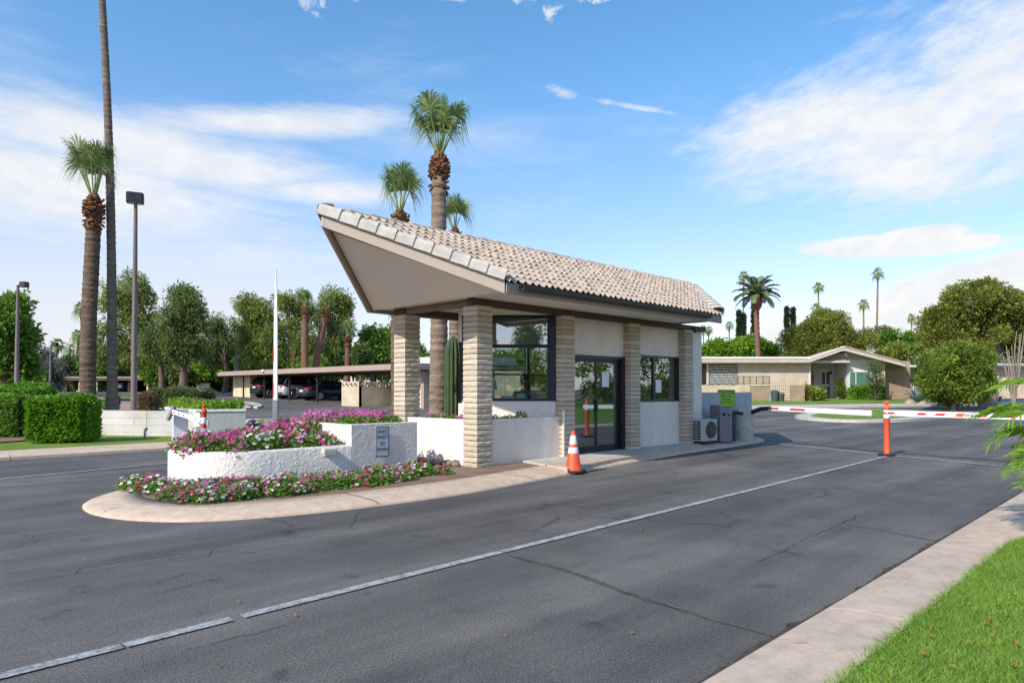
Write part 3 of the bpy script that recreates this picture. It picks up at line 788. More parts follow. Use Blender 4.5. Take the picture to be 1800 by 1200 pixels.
MB().box(10.43, 8.745, .88, 10.49, 8.774, 1.12).build('call_box', pmat('steel_blue', (.33, .37, .43), None, 3, .4, metal=.5), door)
# sliding side window
sw = MB(); sw.box(12.602, 8.785, 1.142, 12.65, 8.87, 2.198); sw.box(14.43, 8.785, 1.142, 14.478, 8.87, 2.198); sw.box(12.65, 8.785, 1.142, 14.43, 8.87, 1.185); sw.box(12.65, 8.785, 2.155, 14.43, 8.87, 2.198); sw.box(13.38, 8.795, 1.185, 13.44, 8.86, 2.155)
swo = sw.build('window', M['black_frame'], booth)
MB().box(12.651, 8.82, 1.186, 13.38, 8.826, 2.154).build('pane', M['booth_glass'], swo); MB().box(13.441, 8.835, 1.186, 14.429, 8.841, 2.154).build('pane', M['booth_glass'], swo)
bl = MB()
for k in range(24): bl.add([(12.66, 8.90, 1.2 + k*.04), (13.37, 8.90, 1.2 + k*.04), (13.37, 8.915, 1.232 + k*.04), (12.66, 8.915, 1.232 + k*.04)], [(0, 1, 2, 3)])
bl.build('blind', pmat('blind_grey', (.16, .17, .19), None, 4, .6), swo)
# beams over the columns
bm_ = MB(); bm_.box(7.70, 8.64, CZ + .002, 15.5, 8.78, CZ + .118); bm_.build('beam', M['dark_beam'], booth)
bm2 = MB(); bm2.box(7.79, 8.784, CZ + .004, 7.93, 10.66, CZ + .116); bm2.build('beam', pmat('grey_beam', (.26, .20, .165), (.19, .145, .12), 5, .75, .3, 50, .005), booth)
bm3 = MB(); bm3.box(7.74, 10.662, CZ + .003, 15.5, 10.98, CZ + .117); bm3.build('beam', M['dark_beam'], booth)

# roof geometry
XA, XB, YE, YL, YR = 7.34, 14.16, 7.50, 11.30, 9.40
ZF0, ZF1, ZR = 2.905, 3.065, 4.20
XT0, XT1 = 5.28, 16.22
def edge(s, end, side):      # plan of the rake: s 0 at the eave, 1 at the ridge
    x = (XA + (XT0 - XA) * s) if end == 0 else (XB + (XT1 - XB) * s)
    y = (YE + (YR - YE) * s) if side == 0 else (YL + (YR - YL) * s)
    return x, y
roof = MB()
for side in (0, 1):
    (xa, y0), (xb, _) = edge(0, 0, side), edge(0, 1, side); (xc, y1), (xd, _) = edge(1, 0, side), edge(1, 1, side)
    zt0, zt1 = 3.085, ZR - .02
    f = [(0, 1, 2, 3)] if side == 0 else [(3, 2, 1, 0)]
    roof.add([(xa + .02, y0, zt0), (xb - .02, y0, zt0), (xd - .02, y1, zt1), (xc + .02, y1, zt1)], f)
rf = roof.build('roof', M['roof_underlay'], booth)
def tiles(side):
    mb = MB(); rows = 10; pitch = .158; slope_z = (ZR - 3.085)
    prof = []
    for k in range(8):
        u = k / 8
        prof.append((u, max(0, sin(pi * (u / .66))) ** .75 * .044 if u < .66 else 0.004))
    for i in range(rows):
        s0 = i / rows - .035; s1 = (i + 1) / rows
        y_ = lambda s: (YE + (YR - YE) * s) if side == 0 else (YL + (YR - YL) * s)
        x0l, x1l = XA + (XT0 - XA) * max(0, s0), XB + (XT1 - XB) * max(0, s0)
        xmin, xmax = XA + (XT0 - XA) * s1, XB + (XT1 - XB) * s1
        c0 = int(math.floor((xmin - 5) / pitch)) - 1; c1 = int(math.ceil((xmax - 5) / pitch)) + 1
        for c in range(c0, c1):
            lo = []; hi = []; jz = random.uniform(-.006, .006); jx = random.uniform(-.005, .005); jy = random.uniform(-.02, .012)
            cx = 5 + (c + .5) * pitch; sm = (s0 + s1) / 2
            if cx < XA + (XT0 - XA) * sm + .13 or cx > XB + (XT1 - XB) * sm - .13: continue
            for (u, h) in prof + [(1.0, .004)]:
                x = 5 + (c + u) * pitch + jx
                zl = 3.085 + slope_z * (s0 + jy / 2.2) + h + .036 + jz; zh = 3.085 + slope_z * s1 + h * .85 + .008 + jz
                lo.append((x, y_(s0 + jy / 2.2), zl)); hi.append((x, y_(s1), zh))
            n = len(lo); lip = [(p[0], p[1] + (.012 if side == 0 else -.012), p[2] - .014) for p in lo]
            vs = lo + hi + lip
            fs = [(k, k+1, n+k+1, n+k) for k in range(n-1)] + [(2*n+k, 2*n+k+1, k+1, k) for k in range(n-1)]
            if side: fs = [f[::-1] for f in fs]
            mb.add(vs, fs, False)
    return mb.build('roof_tiles', M['roof_tile'], rf)
tiles(0); tiles(1)
rc = MB(); x = XT0 + .05
while x < XT1 - .1:
    rr_ = lambda xx, r, dz: [(xx, YR + r * cos(a), ZR - .06 + dz + r * .8 * sin(a)) for a in [pi * k / 8 for k in range(9)]]
    rc.loft([rr_(x, .115, .028), rr_(min(x + .43, XT1), .098, .008)], False, False, True)
    rc.loft([rr_(x, .115, .028), rr_(x + .004, .10, .014)], False, False, False); x += .40
rc.build('ridge_tiles', M['roof_tile'], rf)
def rakes(end, side):
    (xe, ye), (xr, yr) = edge(0, end, side), edge(1, end, side)
    E0 = Vector((xe, ye, 3.195)); E1 = Vector((xr, yr, ZR - .01)); d = (E1 - E0); Ln = d.length; d.normalize()
    o = Vector((d.y, -d.x, 0)); 
    if o.dot(Vector((-1 if end == 0 else 1, 0, 0))) < 0: o = -o
    o.normalize(); up = o.cross(d); up = up if up.z > 0 else -up
    mb = MB(); k = 10; L1 = Ln / k
    for i in range(k):
        a = E0 + d * (i * L1 - .02); b = E0 + d * ((i + 1) * L1 + .03)
        def ring(p, g, dz):
            q = p + up * dz
            pts = [(.045 + g, -.105), (.048 + g, .015), (.036 + g, .045 + g), (0, .062 + g), (-.08, .066 + g), (-.19, .05 + g), (-.22, -.06)]
            return [tuple(q + o * u + up * v) for u, v in pts]
        mb.loft([ring(a, .020, .012), ring(b, .0, -.002)], False, False, False)
        r0 = ring(a, .020, .012); r1 = [tuple(Vector(p) - up * .02 - o * .016) for p in r0]
        mb.loft([r0, r1], False, False, False)
    return mb.build('rake_tiles', M['rake_tile_concrete'], rf)
for e in (0, 1):
    for s_ in (0, 1): rakes(e, s_)
# fascia boards
def slab4(p, q, z, th):     # board between two plan points with heights (bottom, top) at each end, th thick inward
    (p, zp0, zp1), (q, zq0, zq1) = p, q; return None
fb = MB(); fb.box(XA + .03, YE - .02, ZF0, XB - .03, YE + .03, 3.07); fb.build('fascia', M['brown_paint'], booth)
fb = MB(); fb.box(XA + .03, YL - .03, ZF0, XB - .03, YL + .02, 3.07); fb.build('fascia', M['brown_paint'], booth)
ZT0 = 3.91
for e in (0, 1):
    for s_ in (0, 1):
        (xe, ye), (xr, yr) = edge(0, e, s_), edge(1, e, s_); sx = -1 if e == 0 else 1
        d = Vector((xr - xe, yr - ye)).normalized(); o = Vector((d.y, -d.x)); o = o if o.x * sx > 0 else -o
        i0 = Vector((xe, ye)) ; i1 = Vector((xr, yr)); th = .05
        vs = []
        for off in (0, -th):
            a = i0 + o * off; b = i1 + o * off
            vs += [(a.x, a.y, ZF0 - .005), (a.x, a.y, 3.15), (b.x, b.y, ZT0 + .22), (b.x, b.y, ZT0)]
        mb = MB().add(vs, [(0,1,2,3),(7,6,5,4),(0,4,5,1),(1,5,6,2),(2,6,7,3),(3,7,4,0)])
        mb.build('barge_board', M['rake_paint'], booth)
        tr = MB(); a = i0 - o * .075 + d * .10; b = i1 - o * .075 - d * .02
        tr.bar((a.x, a.y, ZF0 + .075), (b.x, b.y, ZT0 + .005), .028, .05); tr.build('trim_board', M['brown_paint'], booth)
# soffits: the sloping triangle under the prow and the flat part behind it
for e in (0, 1):
    sx = 1 if e == 0 else -1; X0 = (XA if e == 0 else XB) + sx * .10; XT = (XT0 if e == 0 else XT1) + sx * .14
    tri = [(X0, YE + .06, SO - .035), (X0, YL - .06, SO - .035), (XT, YR, ZT0 + .02)]
    MB().add(tri, [(0, 1, 2)]).build('prow_soffit', M['soffit_paint'], booth)
MB().box(XA + .10, YE + .035, SO - .004, XB - .10, YL - .035, SO + .012).build('soffit', M['soffit_paint'], booth)
gt = MB(); gy = YE - .09
ring = lambda x: [(x, gy + .065, 3.055), (x, gy + .062, 2.985), (x, gy - .01, 2.965), (x, gy - .045, 2.99), (x, gy - .055, 3.04), (x, gy - .062, 3.055), (x, gy - .05, 3.05), (x, gy - .035, 2.995), (x, gy + .05, 2.99), (x, gy + .055, 3.055)]
gt.loft([ring(7.64), ring(13.5)], True, True); gt.build('gutter', M['gutter_paint'], booth)
for x in (8.5, 10.7, 12.9):
    MB().lathe((x, 8.1, 0), [(.001, SO - .022), (.065, SO - .022), (.085, SO - .012), (.085, SO - .005)], 18).build('downlight', pmat('downlight_trim', (.42, .33, .26), None, 4, .5), booth)
MB().tube([(14.66, 8.53, 2.90), (14.66, 8.46, 2.86), (14.66, 8.46, 2.78)], .035, 8).build('floodlight', M['black_frame'], booth)
for x in (9.9,):
    MB().bar((10.005, 8.598, .1), (10.005, 8.598, 1.02), .045, .02, (0, 1, 0)).build('sunlit_strip', M['soffit_paint'], booth)  # pale bar stands in for the sunlit patch on the column's side

# planter walls round the corner columns (part of the booth front)
pl = thing('planter_box', 'white stucco planter box wrapped between the two corner columns of the booth', 'planter', (8.6, 9.5, 0))
m = MB(); m.box(7.84, 8.972, -.02, 7.98, 10.66, .892); m.build('front_wall', M['white_stucco'], pl)
m = MB(); m.box(8.134, 8.70, -.02, 9.998, 8.84, .898); m.build('side_wall', M['panel_stucco'], pl)
m = MB(); m.box(7.985, 8.845, .0, 9.6, 10.6, .80); m.build('soil', M['dirt'], pl)

# things in and on the booth
cx_, cy_, cz_ = 12.895, 9.84, 2.03
t = thing('wall_clock', 'round black rimmed clock hanging inside behind the glass door', 'clock', (cx_, cy_, cz_ - .16))
MB().tube([(cx_, cy_, cz_), (cx_ - .045, cy_, cz_)], .16, 24, True, False).build('rim', M['ink'], t)
MB().tube([(cx_ - .046, cy_, cz_), (cx_ - .052, cy_, cz_)], .13, 24, True, False).build('dial', M['paper'], t)
hb = MB(); hb.bar((cx_ - .056, cy_, cz_), (cx_ - .056, cy_ - .06, cz_ + .03), .012, .006, (1, 0, 0)); hb.bar((cx_ - .056, cy_, cz_), (cx_ - .056, cy_ + .02, cz_ + .10), .008, .006, (1, 0, 0)); hb.build('hands', M['ink'], t)
def notice(label, x, y, z, w_, h_, lines=3):
    t = thing('paper_notice', label, 'notice', (x, y, z - h_ / 2))
    MB().box(x - w_/2, y - .002, z - h_/2, x + w_/2, y, z + h_/2).build('sheet', M['paper'], t)
    return t
notice('white paper taped to the glass of the booth door', 11.62, 8.822, 1.63, .24, .31)
notice('small white paper stuck inside the sliding side window', 13.65, 8.828, 1.50, .24, .30)
ct = thing('counter', 'dark service counter behind the angled booth window', 'counter', (9.6, 9.75, .135))
mb = MB(); mb.M = DG; mb.box(.12, -.55, 1.10, BL - .1, -.125, 1.15); mb.M = Matrix.Identity(4); mb.build('top', M['interior_floor'], ct)
mb = MB(); mb.M = DG; mb.box(.3, -.35, .135, .38, -.2, 1.10); mb.box(BL - .5, -.35, .135, BL - .42, -.2, 1.10); mb.M = Matrix.Identity(4); mb.build('support', M['interior_floor'], ct)
pmat('teal_plastic', (.16, .40, .42), (.13, .35, .38), 3, .4)
def db(name, label, cat, u, w_, z0, z1, dep, mat):
    m = MB(); m.M = DG; m.box(u, -.16 - dep, z0, u + w_, -.16, z1); m.M = Matrix.Identity(4)
    o = m.build(name, M[mat], None, bevel=.006); return tag(o, label, cat)
tr = thing('document_tray', 'flat teal tray standing upright at the left of the window sill', 'tray', tuple((DG @ Vector((.9, -.2, 1.152)))))
for u0, u1, z0, z1, d in ((.82, 1.08, 1.152, 1.30, .02),): 
    m = MB(); m.M = DG; m.box(u0, -.18, z0, u1, -.165, z1); m.M = Matrix.Identity(4); m.build('front', M['teal_plastic'], tr)
    m = MB(); m.M = DG; m.box(u0, -.28, z0, u1, -.182, z0 + .02); m.M = Matrix.Identity(4); m.build('base', M['teal_plastic'], tr)
mo = thing('monitor', 'teal backed monitor on a stand in front of the seated guard', 'monitor', tuple((DG @ Vector((.68, -.3, 1.152)))))
m = MB(); m.M = DG; m.box(.56, -.30, 1.19, .77, -.27, 1.335); m.M = Matrix.Identity(4); m.build('screen', M['teal_plastic'], mo, bevel=.006)
m = MB(); m.M = DG; m.box(.64, -.31, 1.152, .69, -.295, 1.25); m.box(.60, -.34, 1.152, .73, -.26, 1.165); m.M = Matrix.Identity(4); m.build('stand', M['black_frame'], mo)
lp = thing('table_lamp', 'small lamp with pale green shade at the window corner', 'lamp', tuple((DG @ Vector((1.26, -.3, 1.152)))))
c = DG @ Vector((1.26, -.3, 0)); MB().lathe(c, [(.06, 1.152), (.06, 1.165), (.012, 1.18), (.012, 1.42)], 12).build('stand', M['black_frame'], lp)
MB().tube([c + Vector((0, 0, 1.42)), c + Vector((0, 0, 1.62))], [.11, .06], 16, False).build('lamp_shade', pmat('lamp_shade_green', (.42, .62, .52), None, 3, .8), lp)

# seated guard: one skinned body, clothing as children
def skin_body(name, nodes, edges, mat, parent, sub=2, smooth=True):
    me = bpy.data.meshes.new(name); me.from_pydata([n[:3] for n in nodes], edges, [])
    o = bpy.data.objects.new(name, me); COL.objects.link(o)
    sk = o.modifiers.new('Skin', 'SKIN'); sk.use_smooth_shade = smooth
    for i, n in enumerate(nodes):
        r = n[3]; v = me.skin_vertices[0].data[i]; v.radius = (r, r) if not hasattr(r, '__len__') else r; v.use_root = (i == 0)
    ss = o.modifiers.new('Sub', 'SUBSURF'); ss.levels = ss.render_levels = sub
    bpy.context.view_layer.update(); dg = bpy.context.evaluated_depsgraph_get()
    m2 = bpy.data.meshes.new_from_object(o.evaluated_get(dg)); bpy.data.objects.remove(o); bpy.data.meshes.remove(me)
    m2.materials.clear(); m2.materials.append(mat)
    m2.transform(ROOTS[parent].inverted())
    r = bpy.data.objects.new(name, m2); COL.objects.link(r); r.parent = parent; return r
gp = DG @ Vector((.60, -.80, 0)); GD = Matrix.Translation((gp.x, gp.y, 0)) @ rot_z(atan2(dv.y, dv.x))   # +y of this frame looks out of the window
guard = thing('person', 'seated guard in navy shirt and dark cap behind the angled window', 'person', (gp.x, gp.y, .135), 0)
pmat('skin_tone', (.20, .115, .075), (.18, .10, .065), 5, .55)
pmat('navy_cloth', (.018, .024, .055), (.014, .018, .042), 8, .85)
pmat('cap_cloth', (.07, .055, .04), (.05, .04, .03), 8, .85)
G3 = lambda x, y, z: tuple(GD @ Vector((x, y, z)))
S = .87
nodes = [(*G3(0, 0, S), (.15, .12)), (*G3(0, .01, S + .22), (.145, .105)), (*G3(0, .03, S + .42), (.16, .10)), (*G3(0, .03, S + .54), (.06, .06)), (*G3(0, .05, S + .60), (.05, .05)), (*G3(0, .065, S + .68), (.078, .092)), (*G3(0, .055, S + .77), (.078, .095)), (*G3(0, .05, S + .82), (.05, .06)),
         (*G3(-.19, .03, S + .46), .062), (*G3(-.25, .10, S + .24), .05), (*G3(-.20, .30, S + .22), .042), (*G3(-.16, .40, S + .24), .036),
         (*G3(.19, .03, S + .46), .062), (*G3(.25, .10, S + .24), .05), (*G3(.20, .30, S + .22), .042), (*G3(.16, .40, S + .24), .036),
         (*G3(-.11, .10, S - .02), .09), (*G3(-.13, .42, S), .07), (*G3(-.13, .40, S - .40), .05), (*G3(-.13, .42, .22), .04), (*G3(-.13, .55, .18), .038),
         (*G3(.11, .10, S - .02), .09), (*G3(.13, .42, S), .07), (*G3(.13, .40, S - .40), .05), (*G3(.13, .42, .22), .04), (*G3(.13, .55, .18), .038)]
edges = [(0,1),(1,2),(2,3),(3,4),(4,5),(5,6),(6,7),(2,8),(8,9),(9,10),(10,11),(2,12),(12,13),(13,14),(14,15),(0,16),(16,17),(17,18),(18,19),(19,20),(0,21),(21,22),(22,23),(23,24),(24,25)]
k0 = len(nodes)
for sx in (-1, 1):
    w0 = 11 if sx < 0 else 15
    for j, (dx, L_) in enumerate(((-.026, .075), (-.009, .085), (.009, .08), (.026, .062))):
        a = len(nodes); nodes.append((*G3(sx*.16 + dx, .455, S + .245), .0105)); nodes.append((*G3(sx*.16 + dx*1.1, .455 + L_*.55, S + .24), .009)); nodes.append((*G3(sx*.16 + dx*1.1, .455 + L_, S + .222), .0075))
        edges += [(w0, a), (a, a+1), (a+1, a+2)]
    a = len(nodes); nodes.append((*G3(sx*.125, .43, S + .235), .011)); nodes.append((*G3(sx*.105, .465, S + .225), .009)); edges += [(w0, a), (a, a+1)]
skin_body('body', nodes, edges, M['skin_tone'], guard, 1)
# shirt and trousers hug the body
tn = [(*G3(0, 0, S - .03), (.162, .135)), (*G3(0, .01, S + .22), (.158, .118)), (*G3(0, .03, S + .42), (.172, .112)), (*G3(0, .03, S + .515), (.075, .07)), (*G3(-.19, .03, S + .46), .074), (*G3(-.25, .10, S + .25), .062), (*G3(.19, .03, S + .46), .074), (*G3(.25, .10, S + .25), .062)]
skin_body('shirt', tn, [(0,1),(1,2),(2,3),(2,4),(4,5),(2,6),(6,7)], M['navy_cloth'], guard, 1)
tn = [(*G3(0, 0, S - .06), (.165, .14))] + [(*G3(sx*a, b, c), r) for sx in (-1, 1) for a, b, c, r in ((.11, .10, S - .02, .102), (.13, .42, S, .082), (.13, .40, S - .40, .064), (.13, .42, .27, .058))]
skin_body('trousers', tn, [(0,1),(1,2),(2,3),(3,4),(0,5),(5,6),(6,7),(7,8)], M['navy_cloth'], guard, 1)
m = MB(); m.M = GD; m.ball((0, .052, S + .795), (.098, .112, .085), 14, 8); m.M = Matrix.Identity(4); m.build('cap', M['cap_cloth'], guard)
m = MB(); m.M = GD; m.loft([[(-.07, .12, S + .785), (.07, .12, S + .785), (.07, .12, S + .795), (-.07, .12, S + .795)], [(-.05, .22, S + .765), (.05, .22, S + .765), (.05, .22, S + .773), (-.05, .22, S + .773)]]); m.M = Matrix.Identity(4); m.build('cap_brim', M['cap_cloth'], guard)
f = MB(); f.M = GD
for sx in (-1, 1): f.ball((sx*.032, .148, S + .725), .011, 8, 6)
f.M = Matrix.Identity(4); f.build('eyes', M['paper'], guard)
f = MB(); f.M = GD; f.loft([[(-.011, .145, S + .725), (.011, .145, S + .725), (0, .155, S + .728)], [(-.018, .15, S + .685), (.018, .15, S + .685), (0, .178, S + .69)]]); f.M = Matrix.Identity(4); f.build('nose', M['skin_tone'], guard)
f = MB(); f.M = GD; f.box(-.025, .145, S + .652, .025, .156, S + .660); f.M = Matrix.Identity(4); f.build('mouth', M['cap_cloth'], guard)
for sx in (-1, 1):
    f = MB(); f.M = GD; f.ball((sx*.083, .055, S + .715), (.012, .022, .034), 8, 6); f.M = Matrix.Identity(4); f.build('ear', M['skin_tone'], guard)
st = thing('stool', 'tall black stool under the seated guard', 'stool', (gp.x, gp.y, .135))
MB().lathe((gp.x, gp.y, 0), [(.17, S - .20), (.19, S - .17), (.18, S - .145), (.05, S - .14)], 16).build('seat', M['black_frame'], st)
MB().lathe((gp.x, gp.y, 0), [(.03, .16), (.03, S - .2)], 10).build('post', M['black_frame'], st)
MB().lathe((gp.x, gp.y, 0), [(.22, .136), (.22, .15), (.03, .17)], 16).build('base', M['black_frame'], st)

# ================================================================== raised flower planter in front of the booth
def ushape(off):
    """plan of the planter: straight along the drive, round nose towards the road"""
    r = .92 - off; cx, cy = 4.27, 10.0
    pts = [(6.87 - 0, cy - r)]
    pts += [(5.62, cy - r), (5.0, cy - r)]
    pts += [(cx + r * cos(a), cy + r * sin(a)) for a in [radians(270 - 180 * k / 22) for k in range(23)]]
    pts += [(5.0, cy + r), (5.62, cy + r), (6.87, cy + r)]
    return pts
planter = thing('flower_planter', 'white rough stucco planter with rounded nose and raised step', 'planter', (5.3, 10.0, 0))
mb = MB(); o_ = ushape(0); i_ = ushape(.17)
prof = lambda zt: [(0, -.02), (0, zt - .03), (.02, zt - .006), (.05, zt), (.13, zt), (.16, zt - .012), (.17, zt - .10)]
zt = .575
cols = []
full = ushape(0); nP = len(full)
pf = prof(zt)
rows = [[(*p, z) for p in ushape(d)] for d, z in pf]
seg = list(range(1, nP - 1))
mb.loft([[rows[j][i] for j in range(len(pf))] for i in seg], False, False, True)
mb.build('wall', M['rough_stucco'], planter)
up = MB(); zu = .885
up.box(5.625, 9.08, -.02, 6.87, 9.25, zu); up.box(5.625, 10.75, -.02, 6.87, 10.92, zu); up.box(5.625, 9.252, .3, 5.76, 10.748, zu - .004)
up.build('raised_wall', M['rough_stucco'], planter, bevel=.006)
so = MB(); so.prism(ushape(.165)[1:-1], .1, .50); so.box(5.76, 9.25, .1, 6.85, 10.75, .80); so.build('soil', M['dirt'], planter)

# ---- periwinkle plants, each a clump of glossy leaves and five-petalled flowers
leafmat('periwinkle_leaf', (.05, .12, .016), (.24, .40, .06), .25, 6, .38, .6, .4)
def petal(name, c, eye):
    t = NT(name); r = t.n('ShaderNodeNewGeometry').outputs['Random Per Island']
    col_ = t.ramp(r, [(.1, tuple(v * .72 for v in c)), (.9, tuple(min(1, v * 1.12) for v in c))])
    p = t.bsdf(col_, .6, .2); tr = t.n('ShaderNodeBsdfTranslucent'); t.l(col_, tr.inputs[0])
    mx = t.n('ShaderNodeMixShader'); mx.inputs[0].default_value = .35; t.l(p.outputs[0], mx.inputs[1]); t.l(tr.outputs[0], mx.inputs[2]); return t.done(mx)
petal('petal_magenta', (.60, .06, .30), 0); petal('petal_pink', (.80, .36, .60), 0); petal('petal_white', (.86, .84, .82), 0); petal('petal_red', (.50, .02, .09), 0); petal('petal_lilac', (.62, .13, .50), 0)
PET = ['petal_magenta', 'petal_pink', 'petal_white', 'petal_red', 'petal_lilac']
def plant_mesh(seed, weights, h, r, nl, nf):
    rng = np.random.default_rng(seed); n = nl
    g = unit(rng.normal(size=(n, 3))); g[:, 2] = np.abs(g[:, 2])
    rad = rng.random((n, 1)) ** .4
    P = g * rad * np.array([r, r, h * .92])
    A = g * .8 + rng.normal(size=(n, 3)) * .5 + np.array([0, 0, .1])
    A = unit(A); L = rng.uniform(.035, .062, n); Wd = L * .52
    # leaves: a folded pair of quads reading as an oval
    S = unit(np.cross(A, rng.normal(size=(n, 3)))); N = np.cross(A, S)
    q = np.stack([P, P + A*L[:,None]*.35 + S*Wd[:,None]*.5, P + A*L[:,None]*.72 + S*Wd[:,None]*.42, P + A*L[:,None], P + A*L[:,None]*.72 - S*Wd[:,None]*.42, P + A*L[:,None]*.35 - S*Wd[:,None]*.5], 1)
    polys = [q.reshape(-1, 3)]; mi = [np.zeros(n, int)]
    vs = list(q.reshape(-1, 3)); faces = [tuple(range(6*i, 6*i+6)) for i in range(n)]; ids = [0] * n
    for k in range(nf):
        d = rng.normal(size=3); d[2] = abs(d[2]) * 1.1 + .35; d[0] -= .35; d[1] -= .35; d /= np.linalg.norm(d); d[2] = max(d[2], .08)
        c = d * np.array([r, r, h]) * rng.uniform(.92, 1.12)
        nrm = d + np.array([-.35, -.25, .35]) + rng.normal(size=3) * .3; nrm /= np.linalg.norm(nrm)
        u = np.cross(nrm, [.3, .1, 1.0]); u /= np.linalg.norm(u); v = np.cross(nrm, u)
        R_ = rng.uniform(.023, .033); m = 1 + int(rng.choice(5, p=weights)); a0 = rng.uniform(0, 6.28)
        for p in range(5):
            a = a0 + p * 2*pi/5; b0 = len(vs)
            dr = lambda th, rr, up_: c + (u*cos(th) + v*sin(th)) * rr + nrm * up_
            vs += [c, dr(a - .50, R_*.72, .003), dr(a - .34, R_*1.0, .0), dr(a + .10, R_*1.05, .0), dr(a + .50, R_*.72, .003)]
            faces.append(tuple(range(b0, b0 + 5))); ids.append(m)
    me = bpy.data.meshes.new('periwinkle_plant'); me.from_pydata([tuple(v) for v in vs], [], faces)
    for nm in ['periwinkle_leaf'] + PET: me.materials.append(M[nm])
    me.polygons.foreach_set('material_index', ids); me.update(); return me
KINDS_ = {'magenta': [.78, .08, .02, .06, .06], 'pink': [.10, .66, .10, .02, .12], 'white': [.05, .10, .80, .03, .02], 'red': [.30, .12, .04, .48, .06], 'mixed': [.30, .28, .12, .16, .14]}
PM = {k: [plant_mesh(100 + i * 17 + j, wgt, .27, .19, 440, 19) for j in range(3)] for i, (k, wgt) in enumerate(KINDS_.items())}
SPARSE = [plant_mesh(500 + j, KINDS_['mixed'], .27, .19, 420, 5) for j in range(3)]
LILAC = [plant_mesh(540 + j, [.35, .05, .0, .0, .6], .27, .19, 320, 30) for j in range(2)]
CLR = {'magenta': 'magenta', 'pink': 'pale pink', 'white': 'white', 'red': 'crimson', 'mixed': 'mixed pink and red', 'sparse': 'sparsely flowering', 'lilac': 'purple'}
def place_plant(x, y, z, kind, where, s=1.0, tall=1.0):
    me = random.choice(SPARSE if kind == 'sparse' else LILAC if kind == 'lilac' else PM[kind])
    o = bpy.data.objects.new('periwinkle_plant', me); COL.objects.link(o)
    o.location = (x, y, z); o.rotation_euler = (0, 0, random.uniform(-.8, .8)); o.scale = (s * random.uniform(.9, 1.15), s * random.uniform(.9, 1.15), s * tall * random.uniform(.8, 1.2))
    tag(o, f'{CLR[kind]} periwinkle plant {where}', 'flower', f'periwinkles {where}')
random.seed(21)
def near_outline(x, y, margin):
    P = ushape(0); return min(hypot(x - a, y - b) for a, b in P) < margin
# lower bed round the foot of the planter
bed = []
for k in range(64):
    x = 2.95 + k * .063; 
    for row in range(4):
        y = 8.98 - row * .28 + random.uniform(-.06, .06); xx = x + random.uniform(-.1, .1)
        lim = 7.92 if xx > 3.9 else 7.92 + (3.9 - xx) * .28
        lim2 = 7.92 + max(0, xx - 4.6) * .17
        if y < max(lim, lim2) + .02 or xx > 6.9: continue
        if k % 4: continue
        bed.append((xx, y))
for a in range(9):
    th = radians(165 + a * 13); bed.append((4.25 + 1.18 * cos(th), 9.95 + 1.15 * sin(th))); bed.append((4.25 + 1.36 * cos(th), 9.95 + 1.36 * sin(th)))
for (x, y) in bed:
    if (x - 4.27) ** 2 + (y - 10) ** 2 < 1.08 ** 2 or (x > 4.3 and y > 8.93): continue
    if hypot(x - 3.5, (y - 9.3) * .55) > 1.3 and x < 3.0 and y > 9.9: continue
    pick = random.random()
    if x < 3.3: k = 'magenta' if pick < .25 else 'pink' if pick < .5 else 'red' if pick < .72 else 'white'
    elif x < 4.7: k = 'pink' if pick < .28 else 'red' if pick < .62 else 'white' if pick < .72 else 'magenta' if pick < .82 else 'sparse'
    else: k = 'red' if pick < .42 else 'sparse' if pick < .72 else 'pink' if pick < .9 else 'mixed'
    place_plant(x, y, .085, k, 'in the bed at the foot of the planter', .92, .74)
# main bed inside the planter, lower tier
for k in range(12):
    for row in range(7):
        x = 3.62 + k * .19 + random.uniform(-.06, .06); y = 9.40 + row * .225 + random.uniform(-.06, .06)
        if x < 4.27 and (x - 4.27) ** 2 + (y - 10) ** 2 > .76 ** 2: continue
        if x > 5.52: continue
        pick = random.random()
        if row == 0 and 4.2 < x < 4.8 : kk = 'white' if pick < .75 else 'pink'
        elif x < 4.2: kk = 'magenta' if pick < .5 else 'red' if pick < .82 else 'pink'
        elif row < 3: kk = 'pink' if pick < .38 else 'white' if pick < .62 else 'red' if pick < .85 else 'mixed'
        else: kk = 'magenta' if pick < .5 else 'pink' if pick < .75 else 'red'
        if row == 0 and x > 5.0: kk = 'red' if pick < .5 else 'sparse'
        place_plant(x, y, .51, kk, 'in the lower tier of the planter', 1.02, 1.0 if x < 4.4 else 1.0 + .42 * min(1, (x - 4.4) / .8) * min(1, row / 3))
for k in range(6):
    for row in range(6):
        x = 5.85 + k * .19 + random.uniform(-.05, .05); y = 9.34 + row * .27 + random.uniform(-.05, .05)
        if x > 6.8: continue
        kk = 'lilac' if row > 1 and random.random() < .8 else 'sparse' if row < 2 and random.random() < .6 else 'magenta'
        place_plant(x, y, .78, kk, 'in the raised tier beside the booth', .78 if row < 2 else .92)
for k in range(7):
    place_plant(8.18 + random.uniform(-.04, .04), 9.05 + k * .235, .79, random.choice(['sparse', 'lilac', 'sparse']), 'in the box between the booth columns', .72)
    if 8.4 + k * .19 < 9.15: place_plant(8.4 + k * .19, 8.98, .79, 'sparse', 'in the box between the booth columns', .62)
place_plant(9.22, 8.98, .80, 'sparse', 'in the box between the booth columns', .72)

